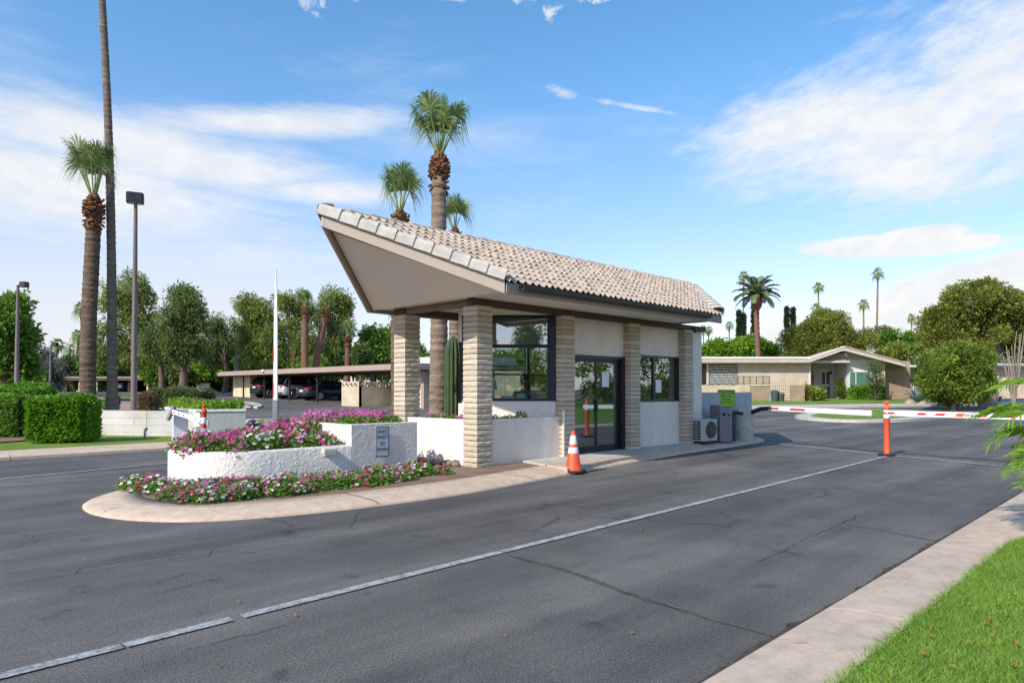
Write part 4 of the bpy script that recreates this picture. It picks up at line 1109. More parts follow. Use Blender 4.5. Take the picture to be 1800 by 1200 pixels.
# wall lamp and path light on the planter
t = thing('wall_lamp', 'small cream box lamp fixed on the planter wall', 'lamp', (5.22, 9.07, .46))
MB().box(5.13, 9.02, .475, 5.34, 9.085, .55).build('housing', pmat('cream_plastic', (.74, .70, .58), None, 3, .5), t, bevel=.012)
MB().box(5.15, 9.028, .455, 5.32, 9.08, .474).build('lens', M['paper'], t)
t = thing('path_light', 'dark mushroom capped path light among the planter flowers', 'lamp', (4.75, 10.55, .5))
MB().lathe((4.75, 10.55, 0), [(.02, .5), (.02, .86)], 10).build('stem', M['black_frame'], t)
MB().lathe((4.75, 10.55, 0), [(.02, .85), (.10, .86), (.10, .885), (.06, .93), (.005, .945)], 18).build('cap', pmat('dark_bronze', (.05, .05, .055), None, 3, .4, metal=.4), t)

# sign on the planter wall
sgx, sgz = 6.17, .595
sg = thing('no_trespassing_sign', 'small grey metal sign with black border on the planter wall', 'sign', (sgx, 9.07, .38))
pmat('sign_face', (.56, .58, .60), (.50, .52, .55), 4, .5); pmat('sign_ink', (.02, .025, .03), None, 3, .6)
def round_rect(w_, h_, r, n=5):
    P = []
    for cx, cz, a0 in ((w_/2-r, h_/2-r, 0), (-w_/2+r, h_/2-r, 90), (-w_/2+r, -h_/2+r, 180), (w_/2-r, -h_/2+r, 270)):
        P += [(cx + r*cos(radians(a0 + 90*k/n)), cz + r*sin(radians(a0 + 90*k/n))) for k in range(n+1)]
    return P
def plate(w_, h_, r, Mx, y0, y1):
    m = MB(); m.M = Mx; P = round_rect(w_, h_, r); n = len(P)
    m.add([(x, y0, z) for x, z in P] + [(x, y1, z) for x, z in P], [tuple(range(n)), tuple(range(n, 2*n))[::-1]] + [(i, n+i, n+(i+1) % n, (i+1) % n) for i in range(n)])
    m.M = Matrix.Identity(4); return m
def ringplate(w_, h_, r, b, Mx, y0):
    m = MB(); m.M = Mx; P = round_rect(w_, h_, r); Q = round_rect(w_ - 2*b, h_ - 2*b, max(.004, r - b)); n = len(P)
    m.add([(x, y0, z) for x, z in P] + [(x, y0, z) for x, z in Q], [(i, (i+1) % n, n + (i+1) % n, n + i) for i in range(n)]); m.M = Matrix.Identity(4); return m
SM = Matrix.Translation((sgx, 9.062, sgz))
plate(.255, .47, .02, SM, -.003, .006).build('panel', M['sign_face'], sg)
ringplate(.255, .47, .02, .013, SM, -.0045).build('border', M['sign_ink'], sg)
TX = SM @ Matrix.Translation((0, -.0045, 0)) @ Matrix.Rotation(radians(90), 4, 'X')
for s_, z, hgt, wd in (('PRIVATE', .160, .075, .17), ('PROPERTY', .075, .075, .20), ('NO', -.025, .095, .085), ('TRESPASSING', -.115, .065, .205)):
    text_mesh('lettering', s_, hgt, M['sign_ink'], TX @ Matrix.Translation((0, z, 0)), sg, .0006, width=wd)
for z in (.215, -.215): MB().tube([(sgx, 9.06, sgz + z * .95), (sgx, 9.055, sgz + z * .95)], .007, 8).build('bolt', M['sign_face'], sg)

# river stones and drip of soil before the front wall
pmat('river_stone', (.36, .27, .20), (.22, .16, .12), 6, .9, .5, 30, .01)
random.seed(5)
for k, (x, y, r) in enumerate(((7.55, 10.25, .10), (7.60, 10.02, .085), (7.52, 9.80, .11), (7.62, 9.58, .08), (7.55, 9.40, .115), (7.60, 9.18, .10), (7.66, 9.02, .075))):
    o = tag(MB().ball((0, 0, 0), (r, r * 1.15, r * .62), 10, 7, .07).build('river_stone', M['river_stone']), 'rounded brown river stone on the soil before the white front wall', 'stone', 'river stones by the booth')
    o.location = (x, y, .095 + r * .45); o.rotation_euler = (0, 0, k * 1.3)

# ================================================================== traffic cone, posts, barriers
def paint(name, c, rough=.5, spec=.4, dirt=.25):
    t = NT(name); co = t.coord(); n = t.noise(co, 7, 5, .65); n2 = t.noise(co, 24, 6, .75)
    cc = t.ramp(n, [(.3, tuple(v * (1 - dirt) for v in c)), (.62, c)])
    cc = t.mix(t.ramp(n2, [(.56, (0, 0, 0)), (.70, (.55, .55, .55))]), cc, (.16, .13, .11))
    return t.done(t.bsdf(cc, rough, spec))
paint('cone_orange', (.78, .088, .022), .5); paint('post_orange', (.80, .125, .045), .5, dirt=.15); paint('reflective_white', (.74, .74, .74), .35, dirt=.12); paint('black_rubber', (.028, .027, .027), .8)
paint('gate_white', (.80, .80, .78), .45, dirt=.08); paint('gate_red', (.62, .03, .02), .4, dirt=.1); paint('gate_grey', (.21, .21, .225), .5); paint('gate_orange', (.72, .16, .03), .4)
cone = thing('traffic_cone', 'orange traffic cone with two white bands by the booth door', 'cone', (8.92, 7.45, .03), .3)
LX = lambda prof, z0=0: MB().lathe((8.92, 7.45, .045), prof, 28)
plate_ = MB(); P = [(.19, -.12), (.19, .12), (.12, .19), (-.12, .19), (-.19, .12), (-.19, -.12), (-.12, -.19), (.12, -.19)]
plate_.M = Matrix.Translation((8.92, 7.45, 0)) @ rot_z(.3); plate_.prism(P, .03, .062); plate_.M = Matrix.Identity(4); plate_.build('base', M['black_rubber'], cone, bevel=.006)
rz = lambda z: .142 - (.142 - .030) * (z / .68)
cb = LX([(.150, .017), (rz(.03), .03), (rz(.66), .66), (.026, .675), (.020, .68), (.016, .66), (.012, .5)]).build('body', M['cone_orange'], cone)
for z0, z1 in ((.30, .40), (.45, .60)):
    LX([(rz(z0) + .0015, z0), (rz(z0) + .003, z0 + .004), (rz(z1) + .003, z1 - .004), (rz(z1) + .0015, z1)]).build('reflective_band', M['reflective_white'], cb)
def delineator(label, x, y, z0, h, r, bands, bodymat, base=True):
    t = thing('delineator_post', label, 'delineator', (x, y, z0)); c = (x, y, z0)
    k = h
    b = MB().lathe(c, [(r*1.02, .03), (r, .06), (r, k - .17), (r * 1.12, k - .165), (r * 1.12, k - .12), (r * .62, k - .10), (r * .5, k - .05), (r * .9, k - .04), (r * .9, k - .012), (r * .5, k)], 20).build('tube', M[bodymat], t)
    for z0_, z1_, mt in bands: MB().lathe(c, [(r + .0005, z0_), (r + .003, z0_ + .003), (r + .003, z1_ - .003), (r + .0005, z1_)], 20).build('reflective_band', M[mt], b)
    if base:
        m = MB(); m.M = Matrix.Translation(c); P = [(.26*cos(2*pi*q/10) * (1 if q % 2 else .85), .17*sin(2*pi*q/10)) for q in range(10)]
        m.prism(P, .002, .045); m.M = Matrix.Identity(4); m.build('base', M['black_rubber'], t, bevel=.01)
    return t
delineator('tall orange post on a rubber base where the two gate arms meet', 16.12, 4.70, 0, 1.17, .062, [(.80, .89, 'reflective_white'), (.93, 1.0 - .02, 'reflective_white')], 'post_orange')

def arm(label, p, q, h, stripes, tip_bracket=None, marks=(), name='barrier_gate', slant=0):
    """barrier arm from hinge p to tip q with coloured stripes at fractions along it"""
    p, q = Vector(p), Vector(q); d = (q - p); L = d.length; ang = atan2(d.y, d.x); el_ = atan2(d.z, hypot(d.x, d.y))
    t = thing(name, label, 'barrier arm', tuple(p), 0)
    MX = Matrix.Translation(p) @ rot_z(ang) @ Matrix.Rotation(-el_, 4, 'Y')
    m = MB(); m.M = MX; m.box(0, -.02, -h/2, L, .02, h/2); m.M = Matrix.Identity(4); m.build('beam', M['gate_white'], t, bevel=.004)
    for (a, b, mt, hh) in stripes:
        for sgn in (-1, 1):
            m = MB(); m.M = MX; y = sgn * .0215; s_ = slant * h; hh2 = h * hh / 2
            v = [(a*L - s_, y, -hh2), (b*L - s_, y, -hh2), (b*L + s_, y, hh2), (a*L + s_, y, hh2)]
            m.add(v, [(0, 1, 2, 3) if sgn < 0 else (3, 2, 1, 0)]); m.M = Matrix.Identity(4); m.build('stripe', M[mt], t)
    for (a, s_, size, wd) in marks:
        pass
    return t, MX, L
ta, MX, L = arm('white barrier arm with two long red stripes beside the caution sign', (17.02, 7.72, .945), (15.72, 4.88, .915), .115, [(.005, .12, 'gate_red', .42), (.245, .40, 'gate_red', .42)])
m = MB(); m.M = MX; m.tube([(-.95, 0, -.26), (-.60, 0, -.12), (-.30, 0, -.03), (.02, 0, .0)], [.055, .06, .06, .05], 10); m.M = Matrix.Identity(4)
m.build('bracket', M['navy_frame'], ta)
# lettering too worn to read: rows of faded dashes
for k, u in enumerate((.62, .65, .665, .705, .72, .75, .765, .79, .89, .905)):
    m = MB(); m.M = MX; m.box(u*L, .0205, -.022, u*L + .05, .0212, .012); m.M = Matrix.Identity(4); m.build('worn_print', pmat('faded_print', (.55, .55, .56), None, 3, .6), ta)
tb, MX2, L2 = arm('white barrier arm with slanted red stripes behind the palm fronds', (14.75, .35, .93), (15.63, 4.56, .93), .112, [(.96 - .11*0, .995, 'gate_red', .40), (.815, .855, 'gate_red', .40), (.735, .775, 'gate_red', .40), (.655, .69, 'gate_orange', .62), (.565, .60, 'gate_orange', .62), (.45, .50, 'gate_red', .4), (.30, .35, 'gate_red', .4)], slant=-.25)
for k, u in enumerate((.607, .618, .626, .637, .645)):
    m = MB(); m.M = MX2; m.box(u*L2, .0205, -.024, u*L2 + .022, .0212, .024); m.box(u*L2, -.0212, -.024, u*L2 + .022, -.0205, .024); m.M = Matrix.Identity(4); m.build('worn_print', pmat('dark_print', (.10, .11, .13), None, 3, .6), tb)
gb = thing('gate_operator', 'gate operator cabinet at the far kerb beyond the palm fronds', 'barrier cabinet', (14.7, .15, .07))
m = MB(); m.box(14.5, -.15, .07, 14.9, .35, 1.05); m.build('cabinet', M['gate_grey'], gb, bevel=.015); m = MB(); m.box(14.48, -.17, 1.052, 14.92, .37, 1.08); m.build('lid', M['gate_grey'], gb)
# operator beside the booth
go = thing('gate_operator', 'dark grey gate operator box with sloping top beside the air conditioner', 'barrier cabinet', (15.95, 8.45, .12))
m = MB(); m.M = Matrix.Translation((15.98, 8.48, 0)) @ rot_z(radians(-20))
m.loft([[(-.20, -.17, .12), (.20, -.17, .12), (.20, -.17, .93), (-.20, -.17, 1.03)], [(-.20, .20, .12), (.20, .20, .12), (.20, .20, .93), (-.20, .20, 1.03)]]); m.M = Matrix.Identity(4); m.build('cabinet', M['gate_grey'], go, bevel=.012)
m = MB(); m.M = Matrix.Translation((15.98, 8.48, 0)) @ rot_z(radians(-20)); m.tube([(-.08, -.171, .80), (-.08, -.18, .80)], .045, 12); m.tube([(.08, -.171, .78), (.08, -.18, .78)], .03, 12); m.M = Matrix.Identity(4); m.build('lock', M['black_rubber'], go)
hp = thing('hinge_post', 'slim dark post carrying the bent hinge of the gate arm', 'post', (16.35, 8.32, .1))
m = MB(); m.box(16.26, 8.30, .10, 16.40, 8.40, .86); m.build('shaft', M['navy_frame'], hp, bevel=.008)
m = MB(); m.box(16.22, 8.27, .10, 16.44, 8.43, .115); m.build('foot_plate', M['gate_grey'], hp)
m = MB(); m.tube([(16.33, 8.345, .84), (16.62, 8.24, .80)], .045, 10); m.build('axle', M['black_rubber'], hp)
# low wall, bollard, caution sign, air conditioner
lw = thing('low_wall', 'grey stucco low wall running on from the back of the booth', 'wall', (16.6, 8.95, 0))
m = MB(); m.prism([(15.545, 9.05), (18.35, 8.80), (18.38, 9.0), (15.545, 9.25)], 0, 1.35); m.build('wall', M['grey_stucco'], lw, bevel=.03)
bo = thing('concrete_bollard', 'pale round concrete bollard under the gate arm', 'bollard', (17.30, 8.52, .08))
MB().lathe((17.30, 8.52, .0), [(.235, .05), (.235, .86), (.225, .895), (.15, .915), (.01, .92)], 28).build('shaft', M['pale_concrete'], bo)
cs = thing('caution_sign', 'lime green caution sign on the low wall above the gate arm', 'sign', (16.83, 8.90, .96))
pmat('lime_sign', (.33, .56, .05), (.29, .50, .045), 3, .45)
CSM = Matrix.Translation((17.0, 8.885, 1.185)) @ rot_z(radians(-18)) @ Matrix.Translation((0, -.01, 0))
plate(.62, .46, .02, CSM, -.004, .004).build('panel', M['lime_sign'], cs)
ringplate(.60, .44, .02, .010, CSM, -.0055).build('border', M['sign_ink'], cs)
TX = CSM @ Matrix.Translation((0, -.0055, 0)) @ Matrix.Rotation(radians(90), 4, 'X')
for s_, z, hgt, wd in (('CAUTION', .155, .135, .52), ('Only One', .06, .09, .40), ('Vehicle', -.025, .09, .34), ('At A Time', -.11, .09, .44)):
    text_mesh('lettering', s_, hgt, M['sign_ink'], TX @ Matrix.Translation((0, z, 0)), cs, .0008, width=wd)
ac = thing('air_conditioner', 'white outdoor air conditioner unit at the end of the booth', 'air conditioner', (15.2, 8.5, .12), radians(-6))
AM = Matrix.Translation((15.18, 8.50, 0)) @ rot_z(radians(-6))
def acb(x0, y0, z0, x1, y1, z1): m = MB(); m.M = AM; m.box(x0, y0, z0, x1, y1, z1); m.M = Matrix.Identity(4); return m
acb(-.36, -.16, .17, .29, .16, .70).build('casing', pmat('casing_grey', (.48, .46, .43), (.42, .40, .37), 4, .5), ac, bevel=.015)
m = MB(); m.M = AM; m.tube([(.03, -.160, .44), (.03, -.168, .44)], .21, 28, True, False); m.M = Matrix.Identity(4); m.build('fan_opening', pmat('grille_dark', (.06, .055, .05), None, 3, .6), ac)
m = MB(); m.M = AM
for k in range(5): 
    r = .04 + k * .04
    P = [(.03 + r*cos(2*pi*q/24), -.178, .44 + r*sin(2*pi*q/24)) for q in range(25)]; m.tube(P, .004, 5, False)
for k in range(8): m.bar((.03, -.176, .44), (.03 + .21*cos(k*pi/4), -.176, .44 + .21*sin(k*pi/4)), .006, .006, (0, 1, 0))
m.M = Matrix.Identity(4); m.build('fan_grille', pmat('grille_grey', (.25, .23, .21), None, 3, .5), ac)
m = MB(); m.M = AM
for k in range(7):
    m.box(-.364, -.135, .21 + k*.067, -.361, -.02, .255 + k*.067); m.box(-.364, .0, .21 + k*.067, -.361, .13, .255 + k*.067)
m.M = Matrix.Identity(4); m.build('side_fins', M['grille_dark'], ac)
for dx in (-.25, .25): acb(dx - .04, -.17, .12, dx + .04, .17, .169).build('foot', M['black_rubber'], ac)

# left lane: barrier, post, raised arm
lb = thing('gate_operator', 'white gate operator cabinet before the grey planter wall across the far lane', 'barrier cabinet', (6.25, 18.35, .1), 0)
LBM = Matrix.Translation((6.30, 18.20, 0)) @ rot_z(radians(-14))
def lbx(x0, y0, z0, x1, y1, z1): m = MB(); m.M = LBM; m.box(x0, y0, z0, x1, y1, z1); m.M = Matrix.Identity(4); return m
lbx(-.17, -.17, .1, .17, .17, .90).build('cabinet', pmat('cabinet_white', (.62, .63, .66), (.55, .56, .6), 3, .5), lb, bevel=.012)
lbx(-.18, -.18, .902, .18, .18, .93).build('lid', M['gate_white'], lb)
m = MB(); m.M = LBM; m.tube([(-.30, -.26, .66), (-.16, -.24, 1.0)], [.05, .065], 8); m.M = Matrix.Identity(4); m.build('counterweight', M['gate_grey'], lb)
p0, p1 = at(303, 723, 17.0), at(366, 743, 15.4)
arm('short white barrier arm with small dark marks on the far lane', p0, p1, .105, [(.06, .10, 'gate_red', .5), (.20, .24, 'crack_dark', .45), (.35, .38, 'crack_dark', .45), (.66, .70, 'gate_red', .5), (.82, .87, 'gate_red', .5)])
arm_plate = thing('reflector_plate', 'white square plate hanging on the short far-lane arm', 'plate', tuple(at(347, 738, 15.95)))
pp = at(346, 737, 15.9); m = MB(); m.M = Matrix.Translation(pp) @ rot_z(radians(-50)); m.box(-.07, -.006, -.16, .07, .006, .16); m.M = Matrix.Identity(4); m.build('plate', M['gate_white'], arm_plate)
fp = foot(359, 15.2)
delineator('orange and white banded post at the tip of the far-lane arm', fp.x, fp.y, fp.z, 1.08, .055, [(.16, .30, 'reflective_white'), (.42, .56, 'reflective_white'), (.66, .80, 'reflective_white')], 'cone_orange')
ra = thing('barrier_gate', 'white barrier arm raised upright behind the planter flowers', 'barrier arm', (6.0, 12.38, 0))
b0 = Vector((6.01, 12.38, 0))
m = MB(); ft = lambda z, wd: [tuple(b0 + Vector((.7, -.7, 0)) * (sx * wd / 2) + Vector((.7, .7, 0)) * (sy * .02) + Vector((0, 0, z))) for sx, sy in ((-1, -1), (1, -1), (1, 1), (-1, 1))]
m.loft([ft(1.15, .08), ft(2.7, .064), ft(3.3, .04), ft(3.7, .012)]); m.build('beam', M['gate_white'], ra)
for z in (1.28, 1.95):
    m = MB(); m.bar(b0 + Vector((-.026, .026, z)), b0 + Vector((-.026, .026, z + .28)), .018, .046, (.7, .7, 0)); m.build('stripe', M['gate_red'], ra)
m = MB(); m.bar(b0 + Vector((.0, 0, .70)), b0 + Vector((0, 0, 1.22)), .095, .06, (.7, .7, 0)); m.build('bracket', M['gate_grey'], ra)
m = MB(); m.box(5.98, 12.42, .0, 6.34, 12.80, .86); m.build('cabinet', M['gate_grey'], ra, bevel=.012)
m = MB(); m.tube([(6.01, 12.36, .72), (6.06, 12.5, .72)], .04, 8); m.build('axle', M['gate_grey'], ra)

# fallen leaves
leafmat('dead_leaf', (.22, .075, .02), (.42, .22, .08), .15, 3, .7, .6)
def leaf_mesh(seed):
    random.seed(seed); n = 6; L = .062; vs = []
    for i in range(n + 1):
        t_ = i / n; wd = .024 * sin(pi * min(.97, t_ * .92 + .05)) ; z = .012 * sin(t_ * 3.2) + .004
        vs += [(t_ * L - L/2, -wd, z + .008 + random.uniform(0, .004)), (t_ * L - L/2, 0, z), (t_ * L - L/2, wd, z + .009 + random.uniform(0, .004))]
    me = bpy.data.meshes.new('fallen_leaf'); me.from_pydata(vs, [], [f for i in range(n) for f in ((3*i, 3*i+1, 3*i+4, 3*i+3), (3*i+1, 3*i+2, 3*i+5, 3*i+4))]); me.materials.append(M['dead_leaf']); return me
LM = [leaf_mesh(s) for s in range(4)]
random.seed(9)
def put_leaf(px, py, off, label, group, s=1.0):
    p = onground(px, py, off); o = bpy.data.objects.new('fallen_leaf', random.choice(LM)); COL.objects.link(o)
    o.location = p; o.rotation_euler = (random.uniform(-.3, .3), random.uniform(-.3, .3), random.uniform(0, 6.3)); o.scale = (s * random.uniform(.7, 1.3),) * 3
    tag(o, label, 'leaf', group)
for px, py in [(1634, 1118), (1648, 1143), (1624, 1149), (1713, 1070), (1753, 1076), (1756, 1066), (1699, 1073), (1769, 1085), (1783, 1049), (1741, 1083), (1745, 1118), (1719, 1134), (1790, 1131), (1751, 1155), (1782, 1168), (1637, 1101), (1739, 1088), (1702, 1130), (1735, 1095), (1676, 1172), (1690, 1040), (1768, 1012), (1715, 1030)]:
    put_leaf(px, py, .115, 'curled rust brown leaf fallen on the mown lawn', 'brown leaves on the lawn', .45)
for px, py in [(140, 1038), (375, 1053), (440, 970), (418, 1058), (145, 984), (105, 1002), (940, 924), (1020, 943), (1000, 972), (1160, 895), (1110, 1112), (1160, 1010), (935, 1085), (1170, 958), (888, 1117), (518, 1082), (382, 1170), (1125, 930), (1380, 1055)]:
    put_leaf(px, py, .012, 'dry tan leaf lying on the dark asphalt', 'dry leaves on the asphalt', .4)
tw = MB(); a, b = onground(1342, 1138, .03), onground(1420, 1127, .09); tw.tube([a, a.lerp(b, .4) + Vector((0, 0, .01)), b], [.005, .0045, .002], 6)
tag(tw.build('dry_twig', pmat('twig', (.36, .26, .13), None, 3, .8)), 'pale dry twig lying across the kerb edge', 'twig')

# ================================================================== palms
pmat('palm_bark', (.27, .185, .125), (.085, .056, .038), 3, .95, 1, 16, .05, stretch=(.6, .6, 5))
pmat('palm_bark_red', (.24, .125, .085), (.13, .065, .045), 5, .95, .9, 22, .03, stretch=(1, 1, 3))
pmat('palm_bark_grey', (.37, .29, .23), (.13, .09, .065), 3, .95, 1, 16, .05, stretch=(.6, .6, 6))
pmat('palm_pale', (.38, .275, .20), (.15, .10, .07), 2.5, .95, 1, 14, .05, stretch=(.6, .6, 3.5))
pmat('palm_boot', (.30, .135, .06), (.09, .045, .026), 4, .9, .4, 30, .02, island=.6)
leafmat('palm_leaf', (.075, .13, .035), (.33, .42, .14), .25, .8, .5, .5)
leafmat('palm_leaf_pale', (.075, .12, .045), (.26, .33, .16), .25, .8, .5, .5)
leafmat('date_leaf', (.07, .10, .045), (.24, .29, .13), .2, .8, .5, .5)
leafmat('frond_bright', (.085, .20, .012), (.36, .52, .06), .4, 2, .42, .5, .35)
pmat('petiole', (.30, .34, .10), (.20, .24, .07), 3, .5)
def fan_frond(mb, base, direc, plen, R_, nb, droop, wid, seed, pet=True):
    """a costapalmate leaf: stalk and a folded fan of blades with hanging tips"""
    rng = random.Random(seed); base = Vector(base); d = Vector(direc).normalized()
    hub = base + d * plen + Vector((0, 0, -.04 * plen)); 
    if pet: mb.cur = 1; mb.tube([base, base + d * plen * .5 + Vector((0, 0, .015)), hub], [.026, .02, .016], 5, False); mb.cur = 0
    s = d.cross(Vector((0, 0, 1)))
    if s.length < .05: s = Vector((1, 0, 0))
    s.normalize(); nrm = s.cross(d)
    for k in range(nb):
        a = (k / (nb - 1) - .5) * 2 * radians(104) + rng.uniform(-.04, .04)
        dirb = (d * cos(a) + s * sin(a) + nrm * (.18 * abs(sin(a)) + rng.uniform(-.08, .08))).normalized()
        L = R_ * (1 - .32 * (abs(a) / 2.06) ** 2) * rng.uniform(.88, 1.08)
        sd = dirb.cross(nrm).normalized() * wid * .5; vs = []
        n = 5
        for i in range(n + 1):
            u = i / n; p = hub + dirb * (L * (u - .10 * u * u)) + Vector((0, 0, -droop * (.30 + .70 * (1 - max(0, dirb.z)) ** .7) * L * max(0, u - .30) ** 2 * 1.9 * rng.uniform(.8, 1.25)))
            f = (.35 + 1.2 * u) if u < .45 else (1.05 * (1 - u) / .55 * .9 + .05)
            vs += [p - sd * f, p + sd * f]
        mb.add(vs, [(2*i, 2*i+1, 2*i+3, 2*i+2) for i in range(n)])
def fan_palm(label, px, D, top_py, r0, r1, seed, fr, group=None, lean=(0, 0), bark='palm_bark', boots=True, leaf='palm_leaf', far=False, base_flare=1.25, up_only=True, pale_base=False, loc=None, height=None, name='fan_palm', R_=.85, plen=.85, boot_s=1.0):
    rng = random.Random(seed)
    b = foot(px, D) if loc is None else Vector(loc)
    H_ = (at(px, top_py, D).z - b.z) if height is None else height
    t = thing(name, label, 'palm', (b.x, b.y, b.z - .02), 0, group)
    n = 8 if far else max(24, int(H_ * 11)); pts = []; rad = []
    for i in range(n + 1):
        u = i / n; sw = Vector((lean[0] * u ** 1.5, lean[1] * u ** 1.5, 0)) + Vector((sin(u * 5 + seed) * .05, cos(u * 4 + seed) * .05, 0)) * min(1, H_ / 8)
        pts.append(b + sw + Vector((0, 0, H_ * u - .02))); r = r0 + (r1 - r0) * u
        if u < .12: r *= 1 + (base_flare - 1) * (1 - u / .12) ** 1.4
        rad.append(r * (1 if far else 1 + (.05 if i % 2 else -.02) + rng.uniform(-.025, .025)))
    MB().tube(pts, rad, 7 if far else 22, True, far, 0 if far else .018).build('trunk', M[bark], t)
    top = pts[-1]
    if boots:
        bm2 = MB(); nb = (30 if far else 150); bh = 1.05 * boot_s; rb = r1 * 1.6
        for k in range(nb):
            u = (k + rng.random()) / nb; a = k * 2.39996; z = top.z - bh * .72 + bh * u + rng.uniform(-.05, .05) * boot_s
            rr = r1 * .95 + (rb - r1 * .95) * sin(min(1, u * 1.25) * pi * .78) ** .8 if u < .8 else rb * .62 * (1 - (u - .8) / .2 * .8)
            p = Vector((top.x + r1 * .7 * cos(a), top.y + r1 * .7 * sin(a), z - .02)); q = Vector((top.x + rr * cos(a), top.y + rr * sin(a), z + .03 - (.13 if u < .3 else -.07) * boot_s))
            bm2.bar(p, q + Vector((rng.uniform(-.03, .03), rng.uniform(-.03, .03), rng.uniform(-.05, .05))) * boot_s, .10 * boot_s * (2.2 if far else rng.uniform(.6, 1.1)), .04 * boot_s)
        bm2.tube([top + Vector((0, 0, -bh*.7)), top + Vector((0, 0, -.1)), top + Vector((0, 0, bh * .28))], [r1, rb * .7, r1 * .4], 10)
        bm2.build('boot_collar', M['palm_boot'], t)
    crown = None
    tp = top + Vector((0, 0, .22 * boot_s if boots else 0))
    if far: crown = MB()
    for k in range(fr):
        a = k * 2.39996 + rng.uniform(-.3, .3)
        e = radians(rng.uniform(60, 88)) if up_only else radians(90 - 150 * ((k + .5) / fr) ** .9)
        d = Vector((cos(a) * cos(e), sin(a) * cos(e), sin(e)))
        m = crown or MB()
        m.cur = 0
        fan_frond(m, tp + Vector((cos(a) * .04, sin(a) * .04, 0)), d, plen * rng.uniform(.7, 1.1), R_ * rng.uniform(.9, 1.1), 9 if far else 40, (1.0 if far or not up_only else .80) + .5 * rng.random(), .16 if far else .043, seed * 31 + k, not far)
        if not far: m.build('frond', [M[leaf], M['petiole']], t)
    if far: crown.build('crown', M[leaf], t)
    return t
fan_palm('thick trunked fan palm pruned to a tuft, left of the tall bare trunk', 156, 22, 360, .24, .21, 3, 12, lean=(.05, -.05), R_=1.0, plen=1.4, base_flare=1.35)
fan_palm('very tall slender palm trunk running out of the top of the picture', 201, 22.5, -160, .155, .095, 5, 16, lean=(-.55, .35), bark='palm_bark_grey', up_only=False, boots=True, R_=1.0, base_flare=1.55)
fan_palm('tallest fan palm behind the booth roof with orange collar', 768, 17.5, 288, .25, .175, 7, 12, lean=(.1, 0), base_flare=1.35, bark='palm_pale', R_=.80, plen=1.15)
fan_palm('fan palm peeping over the prow of the booth roof', 701, 21.5, 385, .25, .20, 9, 9, lean=(.05, .05), bark='palm_bark', R_=.95, plen=1.15)
fan_palm('fan palm with one drooping side frond right of the tallest palm', 799, 25.5, 418, .27, .21, 12, 8, bark='palm_pale', R_=.95, plen=1.0)
# two reddish palms beyond the carport and their neighbours
fan_palm('left of two reddish palms standing close together beyond the carport', 536, 55, 545, .30, .24, 21, 8, 'palms beyond the carport', bark='palm_bark_red', R_=1.1, plen=1.1)
fan_palm('right of two reddish palms standing close together beyond the carport', 550, 56, 549, .32, .25, 22, 5, 'palms beyond the carport', (.75, -.75), bark='palm_bark_red', R_=.95, plen=1.1)
fan_palm('short reddish palm beyond the carport near the booth prow', 611, 66, 595, .30, .27, 23, 6, 'palms beyond the carport', bark='palm_bark_red', R_=1.2, plen=1.1)
fan_palm('thin reddish palm half hidden by the left booth column', 692, 60, 568, .22, .2, 24, 5, 'palms beyond the carport', bark='palm_bark_red', R_=.9)
# far thin palms
FAR = [(122, 118, 615, 'leftmost far thin palm left of the thick trunk'), (131, 95, 592, 'far thin palm, taller of a pair beside the thick trunk'), (137, 104, 597, 'far thin palm almost touching the thick trunk'), (95, 90, 608, 'far thin palm peeping over the grey conifer'), (143, 80, 545, 'palm crown half hidden by the thick trunk'),
       (1305, 118, 487, 'far thin palm rising beside the date palm'), (1440, 122, 506, 'far thin palm over the left of the round tree'), (1433, 116, 543, 'shorter far palm just above the round tree'), (1519, 126, 536, 'far thin palm left of the tallest far palm'), (1541, 112, 482, 'tallest far thin palm on the right under the cloud'), (1603, 150, 560, 'farthest tiny palm left of the big dark tree'), (1280, 145, 573, 'tiny far palm above the bright green hedge tree'), (1237, 150, 581, 'tiny far palm at the end of the booth wall, left one'), (1244, 152, 581, 'tiny far palm at the end of the booth wall, right one')]
for i, (px, D, py, lb_) in enumerate(FAR):
    fan_palm(lb_, px, D, py, .20, .13, 40 + i, 13, 'far thin palms', bark='palm_pale', far=True, up_only=False, R_=.82, plen=.62, boot_s=1.15, boots=True, lean=(.3, -.2) if i % 2 else (0, 0))
def feather_frond(mb, base, az_, e0, L, arch, nl, ll, wid, seed, twist=0):
    """pinnate leaf: an arching rib with two ranks of leaflets"""
    rng = random.Random(seed); h = Vector((cos(az_), sin(az_), 0)); p = Vector(base); pts = [p]; n = 14; e = e0
    for i in range(n):
        p = p + (h * cos(e) + Vector((0, 0, sin(e)))) * (L / n); pts.append(p); e -= arch / n * (.5 + 1.0 * i / n)
    mb.cur = 1; mb.tube(pts, [.022 * (1 - .8 * i / n) * (L / 2) for i in range(n + 1)], 5, False); mb.cur = 0
    side = Vector((-h.y, h.x, 0))
    for k in range(nl):
        u = .10 + .90 * k / nl; i = min(n - 1, int(u * n)); q = pts[i].lerp(pts[i+1], u * n - i); d = (pts[i+1] - pts[i]).normalized(); upv = side.cross(d) * -1
        for s_ in (-1, 1):
            l = ll * (sin(pi * min(1, .15 + .85 * u)) ** .6 * .9 + .15) * rng.uniform(.85, 1.1)
            dr = (side * s_ * .85 + d * .62 + upv * .22 + Vector((rng.uniform(-.1, .1),) * 3)).normalized(); w_ = d * wid * .5
            a = q; b = q + dr * l * .55 + Vector((0, 0, -.06 * l)); c = q + dr * l * .95 + Vector((0, 0, -.34 * l))
            mb.add([a - w_*.5, a + w_*.5, b + w_, c, b - w_], [(0, 1, 2, 3, 4)])
